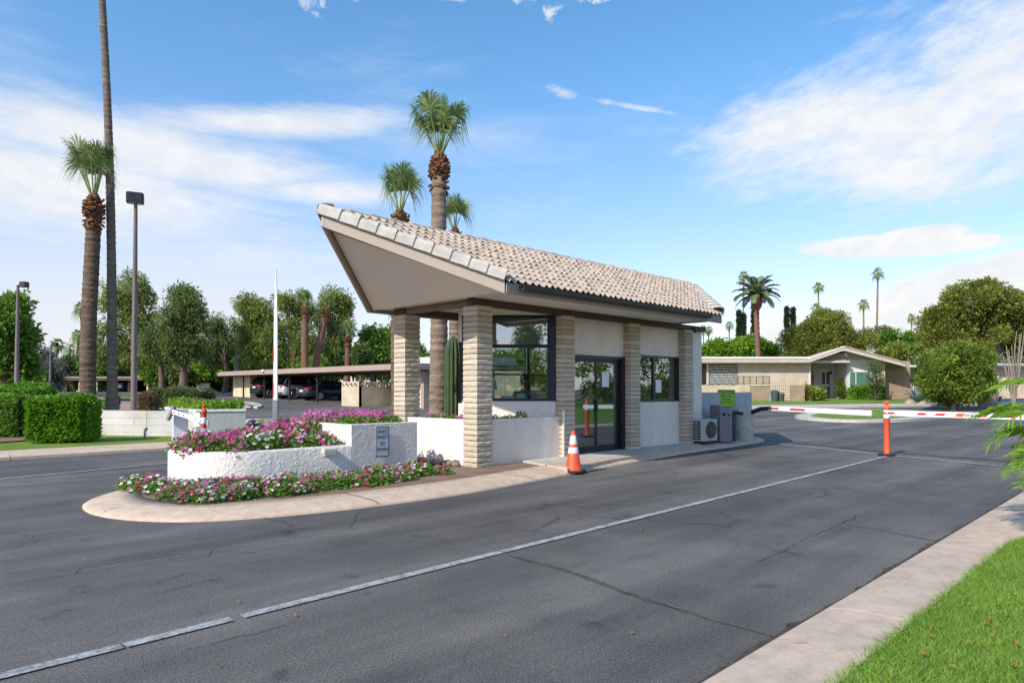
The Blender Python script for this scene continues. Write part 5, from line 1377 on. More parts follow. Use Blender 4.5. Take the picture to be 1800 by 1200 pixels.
def date_palm():
    b = foot(1338, 60); H_ = at(1338, 520, 60).z - b.z
    t = thing('date_palm', 'date palm with a full feathery crown behind the tan house', 'palm', tuple(b))
    n = 40; MB().tube([b + Vector((-.02 * i * .3, .3 * sin(i * .05), H_ * i / n)) for i in range(n + 1)], [.22 + (.03 if i % 2 else 0) + (.08 if i > 36 else 0) for i in range(n + 1)], 12).build('trunk', M['palm_bark_red'], t)
    tp = b + Vector((-.25, .27, H_)); bmx = MB()
    for k in range(70):
        a = k * 2.4; u = k / 70; p = tp + Vector((.2*cos(a), .2*sin(a), -1.3 + 1.2*u)); q = p + Vector((.24*cos(a), .24*sin(a), .42)); bmx.bar(p, q, .2, .08)
    bmx.build('boot_collar', M['palm_boot'], t)
    for k in range(30):
        a = k * 2.39996; e0 = radians(86 - 100 * (k / 30) ** .9)
        m = MB(); feather_frond(m, tp + Vector((0, 0, .1)), a, e0, 2.25, radians(78), 34, .55, .085, 300 + k); m.build('frond', [M['date_leaf'], M['petiole']], t)
date_palm()
# palm at the right edge whose fronds hang into the picture
def edge_palm():
    c = Vector((7.98, .42, .07)); t = thing('feather_palm', 'bright green palm fronds hanging in from the right edge', 'palm', tuple(c))
    MB().tube([c, c + Vector((.0, .02, .25)), c + Vector((.02, .03, .62))], [.16, .14, .11], 12, jit=.05).build('trunk', M['palm_bark'], t)
    tp = c + Vector((.02, .03, .62)); rng = random.Random(4)
    left = atan2(RV.y, RV.x) + pi
    specs = [(-.02, 62, 1.35, 120), (.25, 74, 1.45, 100), (-.30, 50, 1.2, 110), (.12, 40, 1.15, 105), (-.12, 80, 1.5, 125), (.55, 55, 1.35, 110), (-.7, 60, 1.35, 105), (.9, 70, 1.3, 110), (-1.1, 65, 1.3, 110), (1.6, 60, 1.3, 100), (2.2, 66, 1.3, 100), (2.9, 60, 1.3, 100), (-1.7, 60, 1.3, 100), (-2.4, 66, 1.3, 100), (.02, 24, 1.0, 90), (-.45, 30, .95, 95)]
    for k, (da, e, L, ar) in enumerate(specs):
        m = MB(); feather_frond(m, tp, left + da, radians(e), L, radians(ar), 46, .40, .014, 700 + k); m.build('frond', [M['frond_bright'], M['petiole']], t)
edge_palm()
# palm and trees on the camera side of the drive, seen in the booth glass
fan_palm('', 0, 0, 0, .2, .17, 77, 24, loc=(-10.0, -11.3, .07), height=4.6, up_only=False, R_=.72, plen=.6, boots=False)
[o for o in COL.objects if o.name.startswith('fan_palm') and o.get('label') == ''][0]['label'] = 'full crowned palm mirrored in the upper pane of the booth window'

# ================================================================== trees, shrubs and hedges
pmat('bark', (.20, .135, .09), (.10, .065, .045), 4, .95, .8, 20, .03)
pmat('bark_pale', (.34, .26, .20), (.20, .15, .115), 4, .95, .8, 20, .03)
LEAFS = {
 'willow': ((.032, .055, .012), (.34, .40, .085)), 'willow_dark': ((.025, .045, .014), (.24, .31, .085)), 'bright': ((.05, .12, .01), (.30, .48, .035)),
 'mid': ((.03, .08, .012), (.25, .42, .06)), 'olive': ((.04, .055, .01), (.25, .29, .045)), 'ficus': ((.03, .046, .009), (.37, .39, .075)), 'shrub': ((.03, .065, .01), (.36, .46, .07)), 'grey': ((.07, .08, .07), (.23, .25, .215)),
 'hedge': ((.035, .10, .008), (.22, .44, .03)), 'dusty': ((.05, .07, .025), (.20, .25, .095)), 'brown': ((.12, .07, .035), (.30, .20, .10)), 'cypress': ((.022, .036, .020), (.095, .125, .065)), 'yellow': ((.08, .11, .012), (.38, .40, .07)), 'red': ((.10, .05, .035), (.24, .16, .09)), 'lime': ((.06, .13, .01), (.28, .45, .05))}
for k, (a, b) in LEAFS.items(): leafmat('leaf_' + k, a, b, .36, .45 if k not in ('hedge', 'yellow') else 2, .5, .42)
def tree(name, label, cat, px, D, crown, leaf, seed, trunk_r=.22, trunk_px=None, fork=None, bark='bark', group=None, ncl=22, nl=150, rc=.85, L=.34, Wd=.10, droop=.2, shell=.5, limbs=True, flat=.9, out=.7):
    """crown: list of (px, py, rx px, ry px, share) ellipses as seen at distance D"""
    b = foot(trunk_px or px, D); k = D / FPX; t = thing(name, label, cat, tuple(b), 0, group); rng = random.Random(seed)
    blobs = []
    for (cx, cy, rx, ry, sh) in crown:
        c = at(cx, cy, D + rng.uniform(-.4, .4)); blobs.append(((c.x, c.y, c.z), (max(.5 * rx * k, rx * k - rc * .5), max(.5 * rx * k, rx * k - rc * .5), max(.5 * ry * k, ry * k - rc * .5)), sh))
    Q, C = clump_leaves(blobs, ncl, nl, rc, L, Wd, droop, out, shell, seed, flat, b.z + .1)
    np_mesh('crown', Q, 4, M['leaf_' + leaf], t)
    if trunk_r:
        cz = sum(c[0][2] for c in blobs) / len(blobs); hf = fork or max(.8, (cz - b.z) * .5)
        m = MB(); f = b + Vector((rng.uniform(-.2, .2), rng.uniform(-.2, .2), hf))
        m.tube([b + Vector((0, 0, -.05)), b.lerp(f, .5) + Vector((.06, -.05, 0)), f], [trunk_r * 1.25, trunk_r, trunk_r * .85], 9, True, True, .06); m.build('trunk', M[bark], t)
        if limbs:
            for (c, r, sh) in blobs:
                c = Vector(c); m = MB()
                for j in range(3):
                    q = c + Vector((rng.uniform(-.5, .5) * r[0], rng.uniform(-.5, .5) * r[1], rng.uniform(-.2, .6) * r[2])); mid = f.lerp(q, .5) + Vector((rng.uniform(-.3, .3), rng.uniform(-.3, .3), .1))
                    m.tube([f - Vector((0, 0, .1)), mid, q], [trunk_r * .62, trunk_r * .42, trunk_r * .12], 6)
                m.build('limb', M[bark], t)
    return t
WL = dict(L=.36, Wd=.10, droop=.55, rc=.80, out=.55, nl=230, flat=1.15)
tree('round_tree', 'dense bright green tree at the left edge of the picture', 'tree', 10, 45, [(20, 570, 42, 58, 1.4), (-12, 590, 48, 70, 1.2), (30, 640, 34, 46, 1)], 'mid', 1, .25, L=.36, Wd=.2, ncl=26, nl=170, rc=.75)
tree('grey_conifer', 'grey green bushy conifer under the left street lamps', 'tree', 74, 60, [(74, 640, 24, 36, 1.2), (70, 664, 30, 30, 1), (92, 660, 18, 26, .7)], 'grey', 2, .2, L=.3, Wd=.1, ncl=26, nl=180, rc=.65, droop=.3)
tree('willow_tree', 'tall loose tree directly behind the front street lamp', 'tree', 222, 62, [(238, 510, 26, 34, .9), (200, 545, 34, 50, 1.2), (250, 545, 32, 46, 1.1), (190, 600, 28, 44, 1), (230, 610, 40, 40, 1.1), (270, 590, 22, 36, .7)], 'willow', 3, .25, trunk_px=285, ncl=13, **WL)
tree('willow_tree', 'dark weeping tree with forked trunk right of the street lamp', 'tree', 320, 58, [(318, 520, 24, 17, .7), (330, 550, 34, 34, 1.2), (300, 575, 34, 34, 1), (345, 590, 28, 40, 1), (318, 610, 36, 26, .9), (270, 600, 26, 26, .7)], 'willow_dark', 4, .34, fork=2.6, ncl=13, **WL)
tree('willow_tree', 'lower grey green tree above the left end of the carport', 'tree', 395, 70, [(380, 570, 24, 28, .9), (400, 600, 30, 34, 1.2), (370, 610, 30, 34, 1)], 'willow_dark', 5, .25, ncl=12, **WL)
tree('willow_tree', 'tree with a bare leaning trunk just left of the raised gate arm', 'tree', 425, 62, [(440, 535, 22, 18, .7), (460, 560, 30, 36, 1.1), (435, 580, 26, 34, 1), (480, 600, 26, 44, 1.1), (455, 620, 28, 24, .8)], 'willow', 6, .34, trunk_px=415, fork=3.4, ncl=13, bark='bark_pale', **WL)
tree('willow_tree', 'weeping tree behind the two reddish palms', 'tree', 515, 70, [(510, 530, 28, 22, .9), (530, 555, 36, 36, 1.2), (500, 590, 32, 40, 1.1), (540, 610, 30, 30, 1)], 'willow', 7, .3, ncl=13, **WL)
tree('willow_tree', 'weeping tree right of the two reddish palms', 'tree', 585, 72, [(580, 525, 26, 20, .8), (595, 545, 30, 30, 1.1), (575, 585, 28, 40, 1.1), (605, 580, 20, 40, .9), (570, 620, 30, 26, .8)], 'willow', 8, .3, ncl=13, **WL)
tree('round_tree', 'compact green tree seen between the prow and the carport', 'tree', 655, 75, [(656, 600, 24, 32, 1.2), (645, 625, 26, 24, 1), (684, 605, 20, 30, 1), (690, 630, 20, 20, .7)], 'mid', 9, .25, L=.4, Wd=.2, ncl=22, nl=150, rc=.9)
tree('round_tree', 'small dark green tree under the compact tree', 'tree', 634, 66, [(636, 622, 14, 18, 1)], 'willow_dark', 10, .15, L=.3, Wd=.15, ncl=24, nl=140, rc=.6)
tree('dome_shrub', 'lime green dome shaped shrub above the carport roof', 'shrub', 556, 60, [(557, 650, 27, 25, 1)], 'lime', 11, .15, L=.24, Wd=.13, ncl=46, nl=120, rc=.5, shell=.8)
under = [(45, 688, 50, 'bright', 20, 14), (130, 660, 80, 'dusty', 26, 22), (180, 655, 78, 'mid', 30, 26), (225, 660, 80, 'willow', 32, 26), (275, 655, 76, 'mid', 30, 26), (330, 660, 76, 'willow_dark', 34, 28), (370, 645, 74, 'bright', 26, 20), (405, 655, 78, 'mid', 30, 22), (440, 645, 80, 'mid', 26, 22), (480, 650, 84, 'willow', 30, 24), (520, 655, 84, 'mid', 30, 22), (592, 650, 82, 'olive', 24, 20), (640, 650, 84, 'bright', 24, 18), (676, 650, 84, 'mid', 24, 22), (730, 645, 90, 'mid', 26, 26), (110, 668, 82, 'willow_dark', 26, 22)]
places = ['at the foot of the left lamp', 'left of the thick palm trunk', 'right of the thick palm trunk', 'right of the tall bare trunk', 'right of the street lamp', 'under the forked weeping tree', 'bright above the tan end wall', 'over the carport left end', 'left of the raised gate arm', 'right of the raised gate arm', 'below the reddish palms', 'above the mid carport', 'above the brick screen', 'beside the left booth column', 'seen between the booth columns', 'under the grey conifer']
for i, (px, py, D, lf, rx, ry) in enumerate(under):
    tree('background_shrub', 'background greenery ' + places[i], 'shrub', px, D, [(px, py - 7, rx * 1.15, ry * 1.35, 1.25)], lf, 60 + i, 0, L=.40, Wd=.20, ncl=42, nl=110, rc=.8, shell=.35, droop=.2)
# right-hand trees
tree('bright_tree', 'broad bright green tree over the flat roof of the tan house', 'tree', 1290, 67, [(1270, 620, 34, 22, 1), (1310, 615, 40, 24, 1.2), (1345, 622, 22, 16, .6), (1245, 630, 20, 16, .6)], 'bright', 30, .2, L=.36, Wd=.2, ncl=26, nl=150, rc=.75)
tree('grey_shrub', 'small grey green tree behind the date palm trunk', 'tree', 1352, 75, [(1352, 620, 16, 18, 1), (1325, 605, 12, 14, .6)], 'dusty', 31, .12, L=.34, Wd=.14, ncl=20, nl=120, rc=.7)
tree('ficus_tree', 'big rounded olive tree behind the gable of the tan house', 'tree', 1450, 63, [(1450, 590, 46, 42, 1.5), (1405, 605, 32, 32, 1), (1495, 600, 36, 38, 1.2), (1450, 562, 28, 16, .6), (1440, 625, 60, 14, .8)], 'ficus', 32, .35, L=.25, Wd=.11, ncl=27, nl=430, rc=.80, shell=.60, droop=-.1)
tree('mixed_tree', 'deep green tree right of the gable of the tan house', 'tree', 1575, 72, [(1560, 598, 20, 16, .8), (1598, 605, 20, 20, 1), (1575, 615, 32, 16, 1)], 'mid', 33, .2, L=.42, Wd=.2, ncl=24, nl=130, rc=.85)
tree('russet_shrub', 'russet tinged shrub in front of the deep green tree', 'shrub', 1575, 64, [(1572, 620, 26, 14, 1)], 'yellow', 34, .1, L=.3, Wd=.15, ncl=26, nl=110, rc=.6)
tree('russet_tree', 'dry reddish tree crown far beyond the house gable', 'tree', 1552, 84, [(1552, 588, 13, 10, 1)], 'red', 35, .15, L=.4, Wd=.2, ncl=20, nl=100, rc=.7)
tree('ficus_tree', 'huge dark spreading tree at the right with gnarled trunk', 'tree', 1730, 42, [(1715, 535, 56, 36, 1.3), (1670, 565, 48, 38, 1.2), (1760, 545, 48, 34, 1.1), (1700, 590, 60, 38, 1.4), (1660, 605, 40, 34, .9), (1785, 590, 40, 40, 1), (1740, 510, 26, 16, .4)], 'ficus', 36, .42, trunk_px=1735, fork=2.6, bark='bark_pale', L=.21, Wd=.095, ncl=22, nl=430, rc=.66, shell=.58, droop=-.05)
tree('big_shrub', 'large leafy shrub in front of the huge spreading tree', 'shrub', 1675, 38.5, [(1683, 648, 56, 48, 1.5), (1650, 658, 36, 46, .9), (1712, 658, 36, 48, .9), (1682, 684, 56, 26, 1.2)], 'shrub', 37, .12, L=.18, Wd=.08, ncl=38, nl=300, rc=.46, shell=.62, droop=-.2, bark='bark_pale')
for i, (px, py, w_, hh, lb_) in enumerate([(1299, 545, 6, 45, 'leftmost thin dark cypress near the booth roof corner'), (1307, 550, 6, 42, 'thin dark cypress second from the booth roof corner'), (1325, 537, 8, 52, 'tall dark cypress just left of the date palm trunk'), (1383, 538, 9, 56, 'dark cypress, left of the pair beside the round olive tree'), (1394, 538, 8, 50, 'dark cypress, right of the pair beside the round olive tree')]):
    D = 86; tree('cypress_tree', lb_, 'tree', px, D, [(px, py + hh * .15, w_ * .10, hh * .14, .3), (px, py + hh * .5, w_ * .30, hh * .3, .7), (px, py + hh * 1.05, w_ * .5, hh * .42, 1), (px, py + hh * 1.7, w_ * .6, hh * .5, 1)], 'cypress', 80 + i, .15, group='dark cypresses', ncl=46, nl=70, rc=.20, L=.28, Wd=.10, droop=-.6, shell=.5, limbs=False)
far_green = [(1215, 655, 92, 'mid'), (1262, 648, 95, 'bright'), (1340, 640, 96, 'mid'), (1530, 632, 98, 'mid'), (1610, 640, 90, 'willow_dark'), (1770, 640, 78, 'bright'), (1820, 640, 70, 'mid'), (1500, 640, 90, 'olive')]
fgp = ['behind the rear booth wall', 'behind the flat roof left part', 'behind the flat roof right part', 'behind the gable roof', 'between the house and the huge tree', 'behind the right edge roof', 'at the right edge', 'behind the house ridge']
for i, (px, py, D, lf) in enumerate(far_green):
    tree('background_shrub', 'far greenery ' + fgp[i], 'shrub', px, D, [(px, py + 14, 34, 26, 1)], lf, 120 + i, 0, L=.5, Wd=.25, ncl=30, nl=90, rc=1.0, shell=.35)
# trees on the camera side, mirrored in the glass
def backtree(label, x, y, h, r, leaf, seed):
    t = thing('round_tree', label, 'tree', (x, y, .07)); blobs = [((x, y, h), (r, r, r * .9), 1), ((x + r*.5, y - r*.4, h - r*.4), (r*.8, r*.8, r*.8), .8)]
    Q, C = clump_leaves(blobs, 20, 110, .8, .4, .2, .1, .7, .5, seed); np_mesh('crown', Q, 4, M['leaf_' + leaf], t)
    MB().tube([(x, y, 0), (x, y, h)], [.25, .15], 8).build('trunk', M['bark'], t)
backtree('dark green tree mirrored at the left of the booth window', -13.5, -9.5, 3.4, 2.0, 'mid', 51)
backtree('olive tree mirrored at the right of the booth window', -8.0, -14.5, 3.0, 1.9, 'willow', 52)
backtree('leafy tree mirrored in the booth door glass', 26, -14, 3.2, 2.8, 'mid', 53)
for i, (x, y, r_, lf) in enumerate(((40, -22, 4.2, 'mid'), (49, -25, 4.6, 'willow'), (58, -24, 4.4, 'olive'), (67, -23, 4.6, 'mid'), (76, -22, 4.4, 'willow'), (86, -24, 4.8, 'mid'), (-19, -24, 3.8, 'willow'), (-27, -17, 4.0, 'mid'), (-22, -31, 4.2, 'olive'))):  # row added out of view to block the bright sky mirrored in the glass
    backtree('unseen tree added across the lawn to darken the booth glass, ' + ['first', 'second', 'third', 'fourth', 'fifth', 'sixth', 'seventh', 'eighth', 'ninth'][i] + ' of the row', x, y, 3.9, r_, lf, 400 + i)

def hedge(name, label, poly_px, D, h, leaf, seed, group=None, n=5200, L=.085, Wd=.048, depth=1.5, pts=None, z0=None, lump=.10, cat='hedge'):
    """clipped hedge: leaf-covered faces over a dark woody core; poly_px gives left and right pixel columns"""
    rng = np.random.default_rng(seed)
    if pts: a, b = Vector(pts[0]), Vector(pts[1])
    else: a, b = foot(poly_px[0], D), foot(poly_px[1], D)
    u = (b - a); wl = u.length; u.normalize(); v = Vector((-u.y, u.x, 0)); 
    if v.dot(FH) < 0: v = -v
    z = a.z if z0 is None else z0
    t = thing(name, label, cat, (a.x, a.y, z), 0, group)
    un, vn = np.array(u), np.array(v)
    face = rng.choice(5, size=n, p=[.34, .30, .14, .14, .08]); s = rng.random((n, 3))
    P = s.copy(); nm = np.zeros((n, 3))
    for f, ax, val, d in ((0, 1, 0, -vn), (1, 2, 1, np.array([0, 0, 1.])), (2, 0, 0, -un), (3, 0, 1, un), (4, 1, 1, vn)):
        k = face == f; P[k, ax] = val; nm[k] = d
    ln = np.sin(P[:, 0] * wl * 2.1 + seed) * np.cos(P[:, 1] * depth * 2.3 + seed * 2) * lump + rng.normal(size=n) * .035 - (rng.random(n) ** 3) * .12
    rd = .10
    W3 = np.array(a)[None, :] * np.array([1, 1, 0]) + np.array([0, 0, z]) + P[:, :1] * wl * un + P[:, 1:2] * depth * vn + P[:, 2:] * np.array([0, 0, h])
    cen = np.array(a) * np.array([1, 1, 0]) + np.array([0, 0, z + h * .45]) + .5 * wl * un + .5 * depth * vn
    W3 = cen + (W3 - cen) * (1 - rd * (np.maximum.reduce([np.abs(P[:, 0]-.5), np.abs(P[:, 1]-.5), np.abs(P[:, 2]-.5)])[:, None] * 0 + (np.sort(np.abs(P - .5), axis=1)[:, 1:2] * 2) ** 6))
    W3 = W3 + nm * ln[:, None]
    A = nm * .7 + rng.normal(size=(n, 3)) * .6 + np.array([0, 0, .35])
    np_mesh('foliage', leaf_quads(W3, A, L * rng.uniform(.7, 1.3, n), Wd * rng.uniform(.7, 1.3, n), rng), 4, M['leaf_' + leaf], t)
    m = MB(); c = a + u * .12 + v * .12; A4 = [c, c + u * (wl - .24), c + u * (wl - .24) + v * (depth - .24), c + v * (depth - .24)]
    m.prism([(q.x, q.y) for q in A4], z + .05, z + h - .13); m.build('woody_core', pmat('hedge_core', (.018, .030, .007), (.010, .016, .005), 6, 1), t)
    return t
a_, b_ = foot(44, 16.6), foot(148, 16.9)
hedge('clipped_hedge', 'big square bright green hedge beside the left wall', None, 0, 1.08, 'hedge', 1, pts=((a_.x, a_.y, .12), (b_.x, b_.y, .12)), z0=.12, n=14000, depth=1.1, L=.10, Wd=.055, lump=.06)
a_, b_ = foot(-60, 18.4), foot(36, 18.6)
hedge('loose_hedge', 'darker loose hedge cut off by the left edge', None, 0, 1.05, 'mid', 2, pts=((a_.x, a_.y, .12), (b_.x, b_.y, .12)), z0=.12, n=11000, depth=1.8, L=.11, Wd=.06, lump=.12)
a_, b_ = foot(-30, 20), foot(70, 20.4)
hedge('rear_hedge', 'lighter hedge row behind the big square hedge', None, 0, 1.36, 'hedge', 3, pts=((a_.x, a_.y, .12), (b_.x, b_.y, .12)), z0=.1, n=9000, depth=1.2, L=.12, Wd=.06, lump=.2)
hedge('clipped_shrub', 'olive clipped shrub above the curved planter wall', (286, 350), 33, 1.3, 'dusty', 4, n=6000, depth=1.8, L=.12, Wd=.06, cat='shrub')
hedge('clipped_shrub', 'smaller dark green shrub left of the olive clipped shrub', (261, 285), 40, 1.1, 'willow_dark', 5, n=3500, depth=1.2, L=.12, Wd=.06, cat='shrub')
hedge('dry_shrub', 'brown dried shrub right of the street lamp', (241, 264), 37, .95, 'brown', 6, n=2600, depth=.9, L=.11, Wd=.05, cat='shrub')
hedge('clipped_shrub', 'small green shrub between the two near palm trunks', (183, 198), 36, .9, 'mid', 7, n=1800, depth=.8, L=.12, Wd=.06, cat='shrub')
hedge('clipped_hedge', 'low square hedge under the window of the tan house', (1503, 1558), 49.2, 1.05, 'hedge', 8, n=4500, depth=1.2, L=.14, Wd=.08)

# saguaro by the booth column
cc = Vector((9.35, 11.25, 0)); cc = foot(797, 15.2); cac = thing('columnar_cactus', 'ribbed green columnar cactus standing behind the corner column', 'cactus', tuple(cc))
pmat('cactus_skin', (.065, .105, .04), (.035, .06, .025), 3, .6, .3, 20, .01)
m = MB(); nr = 13; rings = []; Hc = at(797, 590, 15.2).z
for i in range(22):
    u = i / 21; z = Hc * u; r = .185 * (1 if u < .86 else sqrt(max(0.0, 1 - ((u - .86) / .14) ** 2)) * 1.0 + .0) * (.92 + .08 * sin(u * 3)); r = max(r, .006)
    rings.append([(cc.x + r * (1 + .13 * cos(nr * a)) * cos(a), cc.y + r * (1 + .13 * cos(nr * a)) * sin(a), cc.z + z) for a in [2*pi*k/(nr*6) for k in range(nr*6)]])
m.loft(rings, True, True, True); m.build('stem', M['cactus_skin'], cac)
sp_ = MB()
for k in range(nr):
    a = 2*pi*k/nr
    for j in range(34):
        z = .1 + j * (Hc - .35) / 34; r = .21; p = Vector((cc.x + r*cos(a), cc.y + r*sin(a), cc.z + z))
        for q in range(3):
            d = Vector((cos(a + (q-1)*.7), sin(a + (q-1)*.7), .2)) * .025; s_ = Vector((0, 0, .0022)); sp_.add([p - s_, p + s_, p + d], [(0, 1, 2)])
sp_.build('spines', pmat('spine', (.42, .38, .30), None, 3, .7), cac)

# agave, oleander, yellow bush, slender conifer, ocotillo
leafmat('agave_leaf', (.13, .20, .19), (.27, .35, .33), .1, 2, .55, .5)
ag = foot(1612, 46); tg = thing('agave', 'large blue grey agave before the shaded brick wall', 'agave', tuple(ag)); rng_ = random.Random(3)
for k in range(34):
    a = k * 2.39996; e = radians(84 - 68 * (k / 34) ** .8); L = rng_.uniform(1.15, 1.5); d = Vector((cos(a)*cos(e), sin(a)*cos(e), sin(e))); s = Vector((-sin(a), cos(a), 0)); nrm = s.cross(d)
    m = MB(); vs = []
    for i in range(7):
        u = i / 6; p = ag + Vector((0, 0, .1)) + d * L * u + Vector((0, 0, -.18 * u ** 3 * L * cos(e))); w_ = .11 * (sin(pi * (u * .85 + .15)) ** .8) * (1 - u ** 4) + .001
        vs += [p - s * w_ + nrm * -w_ * .35, p, p + s * w_ + nrm * -w_ * .35]
    m.add(vs, [f for i in range(6) for f in ((3*i, 3*i+1, 3*i+4, 3*i+3), (3*i+1, 3*i+2, 3*i+5, 3*i+4))]); m.build('blade', M['agave_leaf'], tg)
tree('oleander', 'slender sparse shrub climbing before the house window', 'shrub', 1538, 48.6, [(1536, 645, 11, 14, .6), (1540, 668, 13, 18, .8), (1537, 690, 9, 16, .6)], 'dusty', 90, .05, L=.26, Wd=.06, ncl=12, nl=46, rc=.34, shell=.3, droop=-.3)
tree('yellow_shrub', 'round yellow green shrub beside the breeze block screen', 'shrub', 1427, 48.5, [(1427, 693, 20, 13, 1)], 'yellow', 91, .05, L=.26, Wd=.12, ncl=46, nl=60, rc=.35, shell=.6, droop=-.3)
tree('potted_conifer', 'narrow golden conifer in the house porch', 'shrub', 1478, 50.6, [(1478, 690, 6, 12, 1), (1478, 676, 3.5, 9, .6)], 'olive', 92, .04, L=.2, Wd=.08, ncl=22, nl=60, rc=.2, droop=-.5)
tree('low_shrub', 'low yellow green shrub right of the agave', 'shrub', 1640, 43, [(1640, 692, 9, 8, 1)], 'yellow', 93, .0, L=.2, Wd=.1, ncl=20, nl=60, rc=.25)
oc = foot(1782, 36); to = thing('ocotillo', 'tall bundle of thin bare grey stems near the right edge', 'ocotillo', tuple(oc)); rng_ = random.Random(8)
leafmat('ocotillo_leaf', (.09, .12, .03), (.25, .28, .10), .2, 2)
for k in range(15):
    a = rng_.uniform(0, 6.28); sp2 = rng_.uniform(.1, .55); H_ = rng_.uniform(2.6, 4.3); pts = [oc + Vector((cos(a) * sp2 * (u ** 1.3) + .05 * sin(u * 6 + k), sin(a) * sp2 * (u ** 1.3) + .05 * cos(u * 5 + k), H_ * u)) for u in [i / 9 for i in range(10)]]
    m = MB(); m.tube(pts, [.038 - .0024 * i for i in range(10)], 6)
    m.cur = 1
    for j in range(26):
        u = rng_.random(); i = min(8, int(u * 9)); p = pts[i].lerp(pts[i+1], u * 9 - i); d = Vector((rng_.uniform(-1, 1), rng_.uniform(-1, 1), .4)).normalized() * .09; s = Vector((-d.y, d.x, 0)) * .3
        m.add([p, p + d * .5 + s, p + d, p + d * .5 - s], [(0, 1, 2, 3)])
    m.build('stem', [pmat('ocotillo_bark', (.36, .30, .24), (.24, .19, .15), 8, .9), M['ocotillo_leaf']], to)
pmat('boulder', (.46, .34, .25), (.32, .23, .17), 4, .95, .6, 15, .03)
for (px, D, r, lb_) in ((1600, 44.5, .42, 'pale boulder left of the agave'), (1672, 40, .5, 'reddish low boulder at the foot of the large leafy shrub'), (1622, 44, .3, 'small boulder under the agave blades')):
    p = foot(px, D); o = tag(MB().ball((0, 0, 0), (r, r * .8, r * .6), 10, 7, .1).build('boulder', M['boulder']), lb_, 'stone'); o.location = (p.x, p.y, p.z + r * .3)

# ================================================================== left walls, curved planter, lamps
lwall = thing('block_wall', 'painted pale grey block wall behind the far verge', 'wall', (5.5, 21.0, 0))
brickmat('painted_block', (.66, .62, .57), (.71, .67, .62), (.56, .52, .48), .8, .2, .006)
a, b, c = foot(160, 19.9), foot(258, 19.5), foot(346, 19.4)
zt = 1.4 - 36 / 1200 * 19.4
def wseg(p, q, th, z1, mat, name, parent, z0=-.02):
    p, q = Vector((p.x, p.y)), Vector((q.x, q.y)); d = (q - p).normalized(); n = Vector((-d.y, d.x)); n = n if n.dot(Vector((.7, .7))) > 0 else -n
    m = MB(); m.prism([tuple(p), tuple(q), tuple(q + n * th), tuple(p + n * th)], z0, z1); return m.build(name, M[mat], parent, bevel=.01)
wseg(a, b, .2, zt, 'painted_block', 'wall_section', lwall); b2_ = foot(258.6, 19.5); wseg(b2_, c, .2, zt - .004, 'painted_block', 'wall_section', lwall)
# curved planter across the far lane
cpc = foot(362, 22.0); cr = 22 / 1200 * 70
cp = thing('curved_planter', 'grey curved planter wall topped with green and red ground cover', 'planter', tuple(cpc))
a0, b0 = foot(345, 19.3), foot(432, 19.9)
arc = [tuple(b0.lerp(a0, u).to_2d() + Vector((.10, .10)) * 0) for u in (0, .34, .67, 1)]
back = [foot(300, 21.0), foot(290, 22.4), foot(310, 24.0), foot(355, 25.2), foot(405, 24.6), foot(430, 22.6)]
outl = arc + [tuple(p.to_2d()) for p in back]
m = MB(); m.prism(outl, -.02, 1.4 - 31 / 1200 * 19.6 - .1); m.build('wall', M['grey_stucco'], cp)
cxy = sum((Vector(p) for p in outl), Vector((0, 0))) / len(outl)
capo = [tuple(cxy + (Vector(p) - cxy) * 1.012) for p in outl]; m = MB(); m.prism(capo, 1.4 - 31/1200*19.6 - .098, 1.4 - 31/1200*19.6 - .04); m.build('coping', M['white_stucco'], cp)
rng = np.random.default_rng(77); n = 9000; lo, hi = np.min(outl, 0), np.max(outl, 0); pts = rng.uniform(lo, hi, (n, 2)); P = np.array([tuple(cxy + (Vector(p) - cxy) * .93) for p in outl]); ins = np.zeros(n, bool)
for i in range(len(P)):
    q, r_ = P[i], P[(i+1) % len(P)]; ins ^= ((q[1] > pts[:, 1]) != (r_[1] > pts[:, 1])) & (pts[:, 0] < (r_[0]-q[0])*(pts[:, 1]-q[1])/(r_[1]-q[1]+1e-9)+q[0])
pts = pts[ins]; mound = 1.4 - 31/1200*19.6 - .05 + .28 * (.5 + .5 * np.sin(pts[:, 0]*1.7) * np.cos(pts[:, 1]*1.3)) * rng.random(len(pts))
gc = np_mesh('ground_cover', leaf_quads(np.column_stack([pts, mound]), rng.normal(size=(len(pts), 3))*.6 + [0, 0, .7], .13, .07, rng), 4, None, None, (rng.random(len(pts)) + (np.hypot(pts[:, 0]-cxy.x - .4, pts[:, 1]-cxy.y - .4) < 1.1)*.55 > 1.05).astype(int), [M['leaf_bright'], M['leaf_brown']])
gc['kind'] = 'stuff'; gc['label'] = 'low green and russet ground cover filling the curved planter'; gc['category'] = 'ground cover'
pmat('lamp_pole', (.20, .155, .145), (.16, .125, .115), 2, .5); pmat('lamp_bronze', (.045, .042, .05), (.035, .033, .04), 3, .45)
